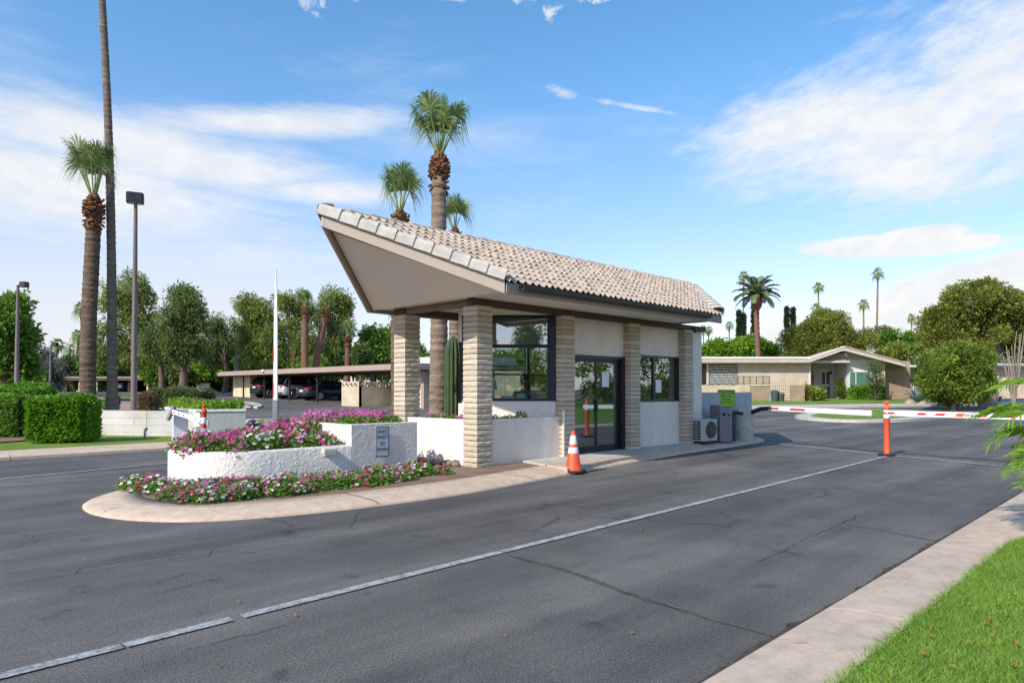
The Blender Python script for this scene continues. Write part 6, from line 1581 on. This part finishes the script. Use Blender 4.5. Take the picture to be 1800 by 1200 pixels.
def street_lamp(label, px, D, top_py, r, az_, small=False):
    b = foot(px, D); H_ = at(px, top_py, D).z; t = thing('street_lamp', label, 'street lamp', tuple(b), 0, 'street lamps')
    MB().tube([b, b + Vector((0, 0, .02)), b + Vector((.02, 0, (H_ - b.z)))], [r * 1.25, r * 1.2, r * .62], 12).build('pole', M['lamp_pole'], t)
    top = b + Vector((.02, 0, H_ - b.z)); d = Vector((cos(az_), sin(az_), 0)); s = Vector((-d.y, d.x, 0))
    m = MB(); Lh = .52 if not small else .4; off = -.02 if not small else .18
    if off > 0: m.bar(top + Vector((0, 0, -.02)), top + d * .2 + Vector((0, 0, -.02)), .08, .09)
    P = round_rect(Lh, .40, .07, 3); ring = lambda z, f: [tuple(top + d * (off + Lh * .5 * (1 if off > 0 else 0) + x * f) + s * (y * f) + Vector((0, 0, z))) for x, y in P]
    m.loft([ring(-.13, .96), ring(-.12, 1), ring(.17, 1), ring(.195, .9)], True, True, False); m.build('lamp_head', M['lamp_bronze'], t)
    m = MB(); m.loft([ring(-.142, .8), ring(-.132, .8)], True, True); m.build('lens', pmat('lamp_lens', (.45, .45, .42), None, 3, .3), t)
    m = MB(); m.lathe(b, [(r * 1.9, .0), (r * 1.9, .03), (r * 1.3, .05)], 12); m.build('base_plate', M['lamp_pole'], t)
street_lamp('near street lamp on a tall brown pole beside the slender palm', 235, 22.5, 350, .088, radians(-20))
street_lamp('street lamp at the left edge before the bright green tree', 29, 41, 501, .12, radians(-45), True)
street_lamp('small far street lamp under the grey conifer', 88, 58, 606, .10, radians(-45), True)
bp = thing('thin_post', 'thin pale post between the left lamp and the grey conifer', 'post', tuple(foot(42, 40))); p = foot(42, 40); MB().tube([p, p + Vector((0, 0, 1.6))], .05, 8).build('shaft', M['palm_pale'], bp)
spk = foot(255, 18.2); ts_ = thing('sprinkler', 'small dark sprinkler stake on the verge before the block wall', 'sprinkler', (spk.x, spk.y, .1)); MB().tube([(spk.x, spk.y, .1), (spk.x, spk.y, .34)], [.03, .025], 8).build('stake', M['gate_grey'], ts_); MB().tube([(spk.x, spk.y, .34), (spk.x + .05, spk.y, .40)], [.045, .05], 8).build('head', M['gate_grey'], ts_)

# ================================================================== carport with cars
pmat('tan_stucco', (.68, .57, .40), (.61, .51, .35), 1.5, .9, .3, 40, .01); pmat('cream_stucco', (.76, .66, .46), (.70, .60, .41), 1.5, .9, .3, 40, .01)
pmat('carport_fascia', (.40, .30, .25), (.34, .255, .21), 2, .7); pmat('carport_soffit', (.17, .11, .075), (.13, .085, .06), 3, .8); pmat('post_dark', (.05, .04, .038), None, 3, .6)
pmat('roof_gravel', (.40, .33, .27), (.30, .25, .20), 4, .95)
ca = thing('carport', 'long open flat roofed carport with slim dark posts', 'carport', (26.5, 46, .6))
gz_ = lambda x, y: ground(x, y)
m = MB(); m.box(23.6, 31.5, 2.56, 29.6, 59.5, 2.60); m.build('ceiling', M['carport_soffit'], ca)
m = MB(); m.box(23.5, 31.4, 2.602, 29.7, 59.6, 2.93); m.build('roof', M['carport_fascia'], ca)
m = MB(); m.box(23.56, 31.46, 2.932, 29.64, 59.54, 2.95); m.build('roof_gravel', M['roof_gravel'], ca)
for px in (428, 465, 509, 558):
    k = (px - 900) / 1200; x = 24.2; y = x * (1 - k) / (1 + k); m = MB(); m.box(x - .05, y - .05, gz_(x, y) - .05, x + .05, y + .05, 2.558); m.build('post', M['post_dark'], ca)
for y in (34.5, 37.6, 40.7, 43.8, 46.9, 50.0, 53.1, 56):
    x = 29.2; m = MB(); m.box(x - .05, y - .05, gz_(x, y) - .05, x + .05, y + .05, 2.558); m.build('post', M['post_dark'], ca)
m = MB(); m.box(24.9, 55.9, .5, 29.5, 59.3, 2.556); m.build('storage_room', M['tan_stucco'], ca)
m = MB(); m.box(29.3, 53.0, .5, 29.45, 55.88, 2.556); m.build('end_wall', M['tan_stucco'], ca)
m = MB(); m.box(25.0, 31.8, .3, 29.3, 35.6, 2.556); m.build('storage_room', M['cream_stucco'], ca)
m = MB(); m.box(24.6, 31.9, .3, 24.9, 32.2, 2.555); m.build('post', M['carport_fascia'], ca)
m = MB(); m.box(26.2, 30.6, 2.95, 31.0, 35.2, 3.45); m.build('parapet', M['painted_block'], ca)
for y in (56.75, 57.6, 58.5): m = MB(); m.box(24.888, y, .9, 24.899, y + .015, 2.5); m.build('panel_joint', M['carport_soffit'], ca)
t = thing('dome_lamp', 'small white dome lamp on the carport fascia', 'lamp', (23.45, 50.4, 2.75)); MB().ball((23.44, 50.4, 2.86), (.12, .16, .12), 10, 6).build('shade', M['gate_white'], t)
brickmat('screen_brick', (.66, .54, .37), (.74, .61, .44), (.40, .32, .23), .4, .11, .010)
bsw = thing('brick_screen', 'tan brick screen wall with pierced top course beside the cars', 'wall', (23.0, 36.3, .4))
def pierced(p, q, th, z0, z1, nm):
    p, q = Vector(p), Vector(q); d = (q - p).normalized(); n = Vector((-d.y, d.x)); n = n if n.dot(Vector((1, 1))) > 0 else -n; L = (q - p).length
    def bx(u0, u1, za, zb, m): a_, b_ = p + d*u0, p + d*u1; m.prism([tuple(a_), tuple(b_), tuple(b_ + n*th), tuple(a_ + n*th)], za, zb)
    m = MB(); bx(0, L, z0, z1 - .30, m); bx(0, L, z1 - .10, z1, m)
    k = int(L / .42)
    for i in range(k + 1):
        u = i * L / k; bx(max(0, u - .13), min(L, u + .13), z1 - .299, z1 - .201, m); bx(max(0, u - .31), max(0.02, u - .06), z1 - .20, z1 - .101, m)
    return m.build(nm, M['screen_brick'], bsw)
pierced((23.0, 38.3), (23.0, 36.3), .2, .38, 1.93, 'wall_section'); pierced((23.003, 36.30), (26.6, 36.30), .2, .38, 1.928, 'wall_section')

def carpaint(name, c, metal=.3):
    t = NT(name); p = t.bsdf(c, .28, .5, metal); p.inputs['Coat Weight'].default_value = .6; p.inputs['Coat Roughness'].default_value = .05; return t.done(p)
carpaint('paint_silver', (.62, .62, .63)); carpaint('paint_navy', (.035, .042, .075)); carpaint('paint_black', (.018, .018, .022)); carpaint('paint_blue', (.10, .15, .28))
pmat('car_glass', (.012, .014, .016), None, 3, .06, spec=.8); pmat('tyre_rubber', (.02, .02, .02), None, 3, .85); pmat('rim_alloy', (.55, .55, .56), None, 3, .3, metal=.8); pmat('tail_red', (.42, .012, .01), None, 3, .25, spec=.6); pmat('plate_white', (.7, .7, .68), None, 3, .5)
def car(label, x, y, ang, paint_, suv, group='cars parked under the carport'):
    z = ground(x, y) + .004; t = thing('parked_car', label, 'car', (x, y, z), ang, group)
    CM = Matrix.Translation((x, y, z)) @ rot_z(ang); L, W_ = (4.65, .93) if suv else (4.85, .91)
    hood, sh = (1.02, 1.08) if suv else (.90, .97)
    # body cross-sections from the tail (x = -L/2) to the nose
    st = [(-L/2, .80, .42, .86 if suv else .82), (-L/2 + .06, .88, .34, sh - .03), (-L/2 + .35, W_, .28, sh), (-L*.2, W_, .24, sh), (L*.10, W_, .24, sh - .01), (L*.24, W_, .24, hood + .02), (L*.40, W_ * .97, .26, hood - .08), (L/2 - .10, W_ * .84, .30, hood - .22), (L/2, W_ * .68, .40, hood - .36)]
    rings = [[(xx, -w_ * .93, zb), (xx, -w_, zb + .14), (xx, -w_ * 1.01, (zb + zs) * .55), (xx, -w_ * .97, zs - .07), (xx, -w_ * .88, zs), (xx, w_ * .88, zs), (xx, w_ * .97, zs - .07), (xx, w_ * 1.01, (zb + zs) * .55), (xx, w_, zb + .14), (xx, w_ * .93, zb)] for xx, w_, zb, zs in st]
    m = MB(); m.M = CM; m.loft(rings, True, True, True); body = m.build('body', M[paint_], t)
    rt = 1.68 if suv else 1.44
    if suv: gs = [(-L/2 + .10, .80, sh - .02, sh + .03), (-L/2 + .38, .78, sh, rt - .06), (-L/2 + .75, .76, sh, rt), (-.1, .76, sh, rt), (.35, .76, sh, rt - .05), (1.15, .80, sh - .03, hood + .04)]
    else: gs = [(-L/2 + .50, .78, sh - .02, sh + .02), (-L/2 + 1.15, .72, sh, rt - .07), (-L/2 + 1.6, .70, sh, rt), (-.05, .70, sh, rt), (.35, .72, sh, rt - .05), (1.25, .80, sh - .03, hood + .05)]
    rings = [[(xx, -w_ * 1.10, zb - .02), (xx, -w_, zt_ - (zt_ - zb) * .12), (xx, -w_ * .86, zt_), (xx, w_ * .86, zt_), (xx, w_, zt_ - (zt_ - zb) * .12), (xx, w_ * 1.10, zb - .02)] for xx, w_, zb, zt_ in gs]
    m = MB(); m.M = CM; m.loft(rings, True, True, True); m.build('windows', M['car_glass'], t)
    rr_ = [[(xx, -w_ * .95, zt_ - .045), (xx, -w_ * .80, zt_ + .014), (xx, w_ * .80, zt_ + .014), (xx, w_ * .95, zt_ - .045)] for xx, w_, zb, zt_ in gs[1:5]]
    m = MB(); m.M = CM; m.loft(rr_, False, False, True); m.build('roof', M[paint_], t)
    for sx in (-1, 1):
        m = MB(); m.M = CM
        for i, (a_, b_) in enumerate(((gs[0], gs[1]), (gs[4], gs[5]))):
            m.bar((a_[0], sx * a_[1] * 1.09, a_[3] - .01), (b_[0], sx * b_[1] * 1.02, b_[3] - .05), .05, .07)
        m.bar((-.12, sx * .835 * (1.0 if suv else .93), sh - .02), (-.12, sx * (.765 if suv else .71), rt - .10), .05, .07)
        m.M = Matrix.Identity(4); m.build('pillar', M[paint_], t)
        for wx in (-L/2 + (.92 if suv else 1.02), L/2 - .92):
            R_ = .36 if suv else .335; yo = sx * (W_ - .10)
            m = MB(); m.M = CM; m.tube([(wx, sx * (W_ - .02), R_ + .0), (wx, sx * (W_ + .012), R_)], R_ + .055, 22, True, False); m.build('wheel_arch', M['tyre_rubber'], t)
            m = MB(); m.M = CM; m.tube([(wx, yo - sx * .1, R_), (wx, yo + sx * .10, R_), (wx, yo + sx * .125, R_)], [R_, R_, R_ - .03], 22, True, True); wh = m.build('wheel', M['tyre_rubber'], t)
            m = MB(); m.M = CM
            m.tube([(wx, yo + sx * .120, R_), (wx, yo + sx * .128, R_)], R_ * .20, 14, True, False)
            for q in range(10):
                a_ = q * pi / 5; c_ = Vector((wx, yo + sx * .13, R_)); m.bar(c_ + Vector((cos(a_), 0, sin(a_))) * .05, c_ + Vector((cos(a_), 0, sin(a_))) * R_ * .72, .045, .02, (0, 1, 0))
            m.tube([(wx + R_ * .72 * cos(k * pi / 12), yo + sx * .13, R_ + R_ * .72 * sin(k * pi / 12)) for k in range(25)], .022, 6, False)
            m.M = Matrix.Identity(4); m.build('rim', M['rim_alloy'], wh)
        zl = sh - .20
        m = MB(); m.M = CM; m.loft([[(-L/2 - .006, sx * .42, zl), (-L/2 - .006, sx * .42, zl + .14), (-L/2 + .0, sx * .80, zl + .15), (-L/2 + .0, sx * .80, zl - .0)], [(-L/2 + .05, sx * .42, zl), (-L/2 + .05, sx * .42, zl + .14), (-L/2 + .33, sx * (W_ + .012), zl + .15), (-L/2 + .33, sx * (W_ + .012), zl + .04)]], True, True); m.build('tail_light', M['tail_red'], t)
        m = MB(); m.M = CM; m.box(L*.23, sx * W_, sh - .05, L*.23 + .12, sx * (W_ + .17), sh + .09); m.M = Matrix.Identity(4); m.build('mirror', M[paint_], t, bevel=.02)
    m = MB(); m.M = CM; m.box(-L/2 - .012, -.26, .62 if not suv else .78, -L/2 + .05, .26, .76 if not suv else .92); m.M = Matrix.Identity(4); m.build('licence_plate', M['plate_white'], t)
    m = MB(); m.M = CM; m.box(-L/2 - .03, -.78, .36, -L/2 + .25, .78, .50); m.M = Matrix.Identity(4); m.build('bumper', M['tyre_rubber'], t, bevel=.03)
    return t
car('dark navy sedan parked next to the brick screen', 27.1, 46.7, 0, 'paint_navy', False)
car('silver crossover parked between the sedan and the dark car', 26.9, 50.3, 0, 'paint_silver', True)
car('black crossover parked at the left end by the tan wall', 26.7, 54.0, 0, 'paint_black', True)

# farther flat roof carport behind the palms, with small roofs and a parapet
fc = foot(250, 76); fcar = thing('far_carport', 'far dark flat carport roof seen behind the near palm trunks', 'carport', tuple(fc), radians(-45)); kf = 76 / 1200
fx = lambda px: (px - 250) * kf; fz = lambda py: 1.4 + (685 - py) * kf - fc.z
def lb_box(root, name, mat, x0, x1, y0, y1, z0, z1, bevel=0): return MB().box(x0, y0, z0, x1, y1, z1).build(name, M[mat], root, world=False, bevel=bevel)
pmat('dark_fascia', (.13, .10, .09), (.10, .08, .07), 3, .8)
lb_box(fcar, 'roof', 'dark_fascia', fx(108), fx(372), 0, 7, fz(668), fz(662)); lb_box(fcar, 'roof_edge', 'carport_fascia', fx(106), fx(374), -.08, -.004, fz(664), fz(661.5))
lb_box(fcar, 'back_wall', 'dark_fascia', fx(108), fx(372), 6.5, 6.6, -.2, fz(668.1))
for px in (112, 135, 165, 190, 222, 255, 290, 325, 360): lb_box(fcar, 'post', 'tan_stucco' if px % 2 else 'post_dark', fx(px), fx(px) + .18, .3, .48, -.2, fz(668.1))
lb_box(fcar, 'block_screen', 'painted_block', fx(349), fx(372), -.6, -.3, -.2, fz(673))
car('far blue car under the dark flat roof behind the palms', *(foot(222, 79).to_2d()), radians(45), 'paint_blue', False, None)
hr = foot(355, 92); hs_ = thing('small_house', 'small pale gabled roof behind the carport end', 'house', tuple(hr), radians(-45)); kk = 92/1200
m = MB(); X = lambda px: (px - 355) * kk; Z = lambda py: 1.4 + (685 - py) * kk - hr.z
m.loft([[(X(336), -.5, Z(664)), (X(349), -.5, Z(652.5)), (X(392), -.5, Z(664))], [(X(336), 6, Z(664)), (X(349), 6, Z(652.5)), (X(392), 6, Z(664))]]); m.build('roof', pmat('pale_roof', (.50, .41, .34), (.42, .34, .28), 3, .9), hs_, world=False)
lb_box(hs_, 'wall', 'cream_stucco', X(338), X(390), 0, 5.5, -.2, Z(664.1))
hp_ = foot(122, 100); hs2 = thing('small_house', 'pale flat roofed house left of the thick palm trunk', 'house', tuple(hp_), radians(-45)); kk2 = 100/1200
lb_box(hs2, 'wall', 'white_stucco', -1.2, 1.2, 0, 5, -.2, 1.4 + (685 - 654) * kk2 - hp_.z); lb_box(hs2, 'roof', 'carport_fascia', -1.5, 4, -.4, 5.4, 1.4 + (685 - 654) * kk2 - hp_.z + .003, 1.4 + (685 - 650) * kk2 - hp_.z)

# ================================================================== tan house on the right
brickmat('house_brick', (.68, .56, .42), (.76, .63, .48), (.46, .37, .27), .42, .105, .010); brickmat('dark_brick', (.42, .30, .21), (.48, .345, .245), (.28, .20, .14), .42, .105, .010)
pmat('house_white', (.74, .71, .66), (.69, .66, .61), 1.5, .9, .2, 40, .01); pmat('house_grey', (.52, .50, .46), (.48, .46, .42), 1.5, .9)
pmat('house_roof', (.56, .45, .36), (.44, .35, .275), 4, .95, .5, 25, .03); pmat('house_fascia', (.62, .51, .42), (.55, .45, .37), 2, .7); pmat('white_metal', (.72, .72, .70), None, 3, .5)
hb_ = foot(1420, 50); kh = 50 / 1200 * 1.002
house = thing('house', 'tan block house with flat roofed wing and low gabled wing', 'house', tuple(hb_), radians(-45))
hx = lambda px: (px - 1420) * kh; hz_ = lambda py: 1.4 + (685 - py) * kh - hb_.z
G0 = hz_(706) - .4
hxd = lambda px, y: ((px - 900) * (50 + y) - 520 * 50) / 1200 * 1.002
hzd = lambda py, y: 1.4 + (685 - py) * (50 + y) / 1200 * 1.002 - hb_.z
def hbx(name, mat, x0, x1, y0, y1, z1, z0, bevel=0, parent=None): return MB().box(hxd(x0, y0), y0, hzd(z0, y0), hxd(x1, y0), y1, hzd(z1, y0)).build(name, M[mat], parent or house, world=False, bevel=bevel)
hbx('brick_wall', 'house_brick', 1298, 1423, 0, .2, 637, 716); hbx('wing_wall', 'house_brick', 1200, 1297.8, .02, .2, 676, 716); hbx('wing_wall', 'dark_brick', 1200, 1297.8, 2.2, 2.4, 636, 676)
hbx('side_post', 'house_fascia', 1243, 1246, -.05, .1, 637, 676); hbx('louver_backing', 'post_dark', 1246.5, 1297.5, .9, 1.0, 638, 676)  # the second box is a solid dark sheet filling the space behind the slats
lv = MB()
for k in range(13):
    z = hz_(674 - k * 2.8)
    n = 12
    for i in range(n):
        x0 = hx(1246.8) + (hx(1297.2) - hx(1246.8)) * i / n; x1 = hx(1246.8) + (hx(1297.2) - hx(1246.8)) * (i + .93) / n; d = .02 * sin(i * 2.1 + k); lv.box(x0, .05, z + d, x1, .17, z + .040 + d)
lv.build('louver_screen', M['house_white'], house, world=False)
hbx('flat_roof', 'house_fascia', 1196, 1424.5, -.75, 9, 630, 637); hbx('roof_gravel_stop', 'house_white', 1195, 1425, -.80, 9.05, 626.5, 629.95)
rb = MB()
for k in range(110): x = hx(1198) + k * (hx(1424) - hx(1198)) / 110; rb.box(x, -.775, hz_(636), x + .035, -.751, hz_(630.2))
rb.build('fascia_ribs', M['house_fascia'], house, world=False)
# porch
hbx('porch_roof', 'house_fascia', 1424.6, 1494, -.7, 2.4, 633, 637); hbx('porch_back_wall', 'house_grey', 1400, 1493, 2.2, 2.35, 632, 716); MB().box(hx(1491), .2, G0, hx(1493), 2.19, hz_(637.1)).build('porch_side_wall', M['house_grey'], house, world=False)  # porch shade is put into the grey of the white side wall
hbx('corner_trim', 'house_white', 1423.1, 1425, -.06, .1, 637.1, 704)
dh = hbx('door', 'white_metal', 1443, 1460.5, 2.13, 2.19, 650.5, 702)
for (x0, x1, z1, z0) in ((1444.5, 1450.6, 653, 675), (1452.4, 1459, 653, 675), (1444.5, 1450.6, 679, 699), (1452.4, 1459, 679, 699)): hbx('pane', 'dark_fascia', x0, x1, 2.121, 2.128, z1, z0, 0, dh)
hbx('handle', 'post_dark', 1458.6, 1460, 2.08, 2.119, 675.5, 678, 0, dh); hbx('porch_lamp', 'post_dark', 1458.5, 1462.5, 2.0, 2.18, 652, 657)
wd_ = hbx('window', 'white_metal', 1425.2, 1432.5, 2.12, 2.19, 650, 684); hbx('pane', 'car_glass', 1426.2, 1431.5, 2.11, 2.119, 651.5, 683, 0, wd_)
# gabled wing
hbx('white_wall', 'house_white', 1493.2, 1551, 0, .2, 632, 716)
pmat('teal_glass', (.10, .21, .17), (.085, .18, .15), 2, .12, spec=.7)
w1 = hbx('window', 'white_metal', 1492.9, 1531, -.03, .0, 652, 686); hbx('pane', 'teal_glass', 1494.2, 1503.6, -.036, -.031, 653.5, 684.5, 0, w1); hbx('pane', 'teal_glass', 1505.2, 1530, -.036, -.031, 653.5, 684.5, 0, w1)
gw = MB(); gw.add([(hx(1436), .05, hz_(632.05)), (hx(1551), .05, hz_(632.05)), (hx(1551), .05, hz_(629)), (hx(1485), .05, hz_(613))], [(0, 1, 2, 3)]); gw.build('gable_wall', M['house_grey'], house, world=False)  # grey carries the shade on the beige gable
hbx('pier', 'house_brick', 1549.5, 1556, -.35, .3, 627, 716); hbx('side_brick_wall', 'dark_brick', 1556.2, 1600, .5, .7, 634, 716)  # darker brick paints in the eave shade on the side wall
pk = (1485, 607.5)
def roofslab(name, p, q, y0, y1, th, shift, mat, ext=0):
    (x0, z0), (x1, z1) = p, q
    a0, a1 = (hxd(x0, y0), y0, hzd(z0, y0)), (hxd(x1, y0), y0, hzd(z1, y0)); b0, b1 = (a0[0] + shift, y1, a0[2]), (a1[0] + shift, y1, a1[2]); dn = lambda v: (v[0], v[1], v[2] - th)
    MB().add([a0, a1, b1, b0, dn(a0), dn(a1), dn(b1), dn(b0)], [(0,1,2,3),(7,6,5,4),(0,4,5,1),(1,5,6,2),(2,6,7,3),(3,7,4,0)]).build(name, M[mat], house, world=False)
roofslab('roof_slope', (1424, 629), (1485, 608), -1.1, 8, .10, 2.2, 'house_roof'); roofslab('roof_slope', (1485.1, 608), (1592, 636), -1.1, 8, .10, 3.6, 'house_roof')
roofslab('barge_board', (1424, 631.6), (1485, 610.6), -1.16, -1.104, .18, 0, 'house_fascia'); roofslab('barge_board', (1485.1, 610.6), (1592, 638.6), -1.16, -1.104, .22, 0, 'house_fascia')
roofslab('roof_trim', (1423, 629.2), (1485, 607.4), -1.2, -1.05, .09, 0, 'house_white'); roofslab('roof_trim', (1485.1, 607.4), (1593, 635.6), -1.2, -1.05, .07, 0, 'house_roof')
roofslab('eave_board', (1590, 637), (1596, 638), -1.0, 8.2, .26, 3.6, 'house_fascia')
hbx('beam_end', 'post_dark', 1480, 1489, -1.0, .04, 617, 620)
hbx('lean_to_roof', 'house_white', 1601, 1622, .3, 3, 641, 644.5)
# yard screen and bins
bsn = foot(1372, 47.5); kb_ = 47.5 / 1200; bs_ = thing('breeze_block_screen', 'pierced tan breeze block screen with dark return wall', 'wall', tuple(bsn), radians(-45))
bxp = lambda px: (px - 1372) * kb_; bzp = lambda py: 1.4 + (685 - py) * kb_ - bsn.z
m = MB(); nx, nz = 9, 6; x0, x1, z0, z1 = bxp(1358), bxp(1389), bzp(707), bzp(676); cw, chh = (x1 - x0) / nx, (z1 - z0) / nz
for i in range(nx):
    for j in range(nz):
        a_, b_ = x0 + i * cw, z0 + j * chh; w_ = .028
        m.box(a_, 0, b_, a_ + w_, .15, b_ + chh); m.box(a_ + cw - w_, 0, b_, a_ + cw, .15, b_ + chh); m.box(a_ + w_, 0, b_, a_ + cw - w_, .15, b_ + w_); m.box(a_ + w_, 0, b_ + chh - w_, a_ + cw - w_, .15, b_ + chh)
m.build('pierced_panel', pmat('breeze_block', (.66, .52, .40), (.58, .45, .34), 5, .95), bs_, world=False)
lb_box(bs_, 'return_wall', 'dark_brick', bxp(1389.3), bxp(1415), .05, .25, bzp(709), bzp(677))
yb = foot(1337, 48); yw = thing('yard_wall', 'low brown brick yard wall under the wire railing', 'wall', tuple(yb), radians(-45)); ky = 48/1200
lb_box(yw, 'wall', 'dark_brick', (1320 - 1337) * ky, (1354 - 1337) * ky, 0, .2, -.2, 1.4 + (685 - 677.5) * ky - yb.z); lb_box(yw, 'coping', 'tan_stucco', (1319 - 1337) * ky, (1355 - 1337) * ky, -.05, .25, 1.4 + (685 - 677.45) * ky - yb.z, 1.4 + (685 - 675.5) * ky - yb.z)
rl = thing('wire_railing', 'thin dark wire railing in front of the tan block wall', 'railing', tuple(yb), radians(-45)); rx = lambda px: (px - 1337) * ky; rz2 = lambda py: 1.4 + (685 - py) * ky - yb.z
m = MB()
for px in (1298, 1308, 1319, 1330, 1342, 1353): m.box(rx(px) - .02, .04, rz2(675.4), rx(px) + .02, .08, rz2(661))
for py in (661, 674): m.box(rx(1298), .045, rz2(py) - .02, rx(1353), .075, rz2(py) + .02)
for k in range(40): x = rx(1298.5) + k * (rx(1353) - rx(1298.5)) / 40; m.box(x, .055, rz2(674), x + .01, .065, rz2(661))
m.build('railing', M['post_dark'], rl, world=False)
for px, lab, s_ in ((1362, 'larger dark green bin before the breeze block screen', 1.0), (1373, 'smaller dark bin before the breeze block screen', .8)):
    p = foot(px, 46.8); t = thing('waste_bin', lab, 'bin', tuple(p)); m = MB(); m.tube([p, p + Vector((0, 0, .75 * s_))], [.22 * s_, .28 * s_], 10); m.build('bin_body', pmat('bin_green', (.06, .085, .07), None, 3, .6), t); m = MB(); m.ball((p.x, p.y, p.z + .76 * s_), (.30 * s_, .30 * s_, .14 * s_), 10, 6); m.build('lid', M['bin_green'], t)
cb_ = thing('utility_box', 'slim green utility box left of the breeze block screen', 'utility box', tuple(foot(1356, 47.3))); p = foot(1356, 47.3); MB().box(p.x - .1, p.y - .1, p.z, p.x + .1, p.y + .1, p.z + .9).build('cabinet', pmat('utility_green', (.25, .34, .29), None, 3, .6), cb_, bevel=.02)
# house at the far right edge
h2 = foot(1775, 56); k2 = 56/1200; h3 = thing('house', 'brown roofed house cut off by the right edge behind the ocotillo', 'house', tuple(h2), radians(-45))
X2 = lambda px: (px - 1775) * k2; Z2 = lambda py: 1.4 + (685 - py) * k2 - h2.z
lb_box(h3, 'roof', 'dark_fascia', X2(1757), X2(1860), 0, 6, Z2(636), Z2(628)); lb_box(h3, 'wall', 'house_grey', X2(1745), X2(1860), 1.5, 6, -.3, Z2(636.1)); m = MB(); m.tube([(X2(1744), .2, Z2(640.5)), (X2(1830), .2, Z2(640.5))], .16, 10); m.build('awning', pmat('awning_grey', (.45, .47, .50), None, 3, .35), h3, world=False)
lb_box(h3, 'opening', 'carport_soffit', X2(1758), X2(1772), 1.46, 1.499, -.2, Z2(644))
yw2 = thing('garden_wall', 'tan block garden wall before the house at the right edge', 'wall', tuple(foot(1775, 52)), radians(-45)); b5 = foot(1775, 52); k5 = 52/1200
lb_box(yw2, 'wall', 'screen_brick', (1755 - 1775) * k5, (1830 - 1775) * k5, 0, .2, -.3, 1.4 + (685 - 663) * k5 - b5.z)
for px in (1762, 1778): lb_box(yw2, 'vent_hole', 'post_dark', (px - 1775) * k5, (px + 2 - 1775) * k5, -.01, -.001, 1.4 + (685 - 672) * k5 - b5.z, 1.4 + (685 - 669.5) * k5 - b5.z)
bch = thing('bench', 'pale green bench beside the gnarled trunk', 'bench', tuple(foot(1748, 47)), radians(-45)); b6 = foot(1748, 47)
pmat('bench_green', (.30, .40, .24), None, 3, .6)
lb_box(bch, 'seat', 'bench_green', -.6, .6, 0, .4, .42, .47); lb_box(bch, 'backrest', 'bench_green', -.6, .6, .41, .45, .55, .80)
for x in (-.55, .5): lb_box(bch, 'leg', 'bench_green', x, x + .05, .05, .35, -.02, .419)

# garden beyond the left lane, seen through the booth glass
gx = foot(895, 34); gwall = thing('garden_wall', 'sunlit tan block wall seen through the booth window', 'wall', tuple(gx), radians(-45)); kg = 34/1200
lb_box(gwall, 'wall', 'house_brick', (870 - 895) * kg, (921 - 895) * kg, 0, .2, -.4, 1.4 + (685 - 650) * kg - gx.z); lb_box(gwall, 'coping', 'dark_fascia', (869 - 895) * kg, (922 - 895) * kg, -.05, .25, 1.4 + (685 - 649.9) * kg - gx.z, 1.4 + (685 - 645) * kg - gx.z)
tree('yellow_shrub', 'sunlit yellow green shrub seen through the booth window', 'shrub', 938, 32.5, [(938, 672, 19, 22, 1), (962, 680, 16, 18, .8)], 'yellow', 150, .05, L=.2, Wd=.1, ncl=46, nl=90, rc=.4, shell=.6)
tree('background_shrub', 'dark greenery behind the garden wall', 'shrub', 940, 60, [(880, 640, 40, 26, 1), (940, 635, 40, 30, 1), (1000, 640, 40, 26, 1), (1050, 640, 40, 26, 1), (1110, 640, 40, 26, 1)], 'mid', 151, 0, L=.4, Wd=.2, ncl=24, nl=90, rc=.9)
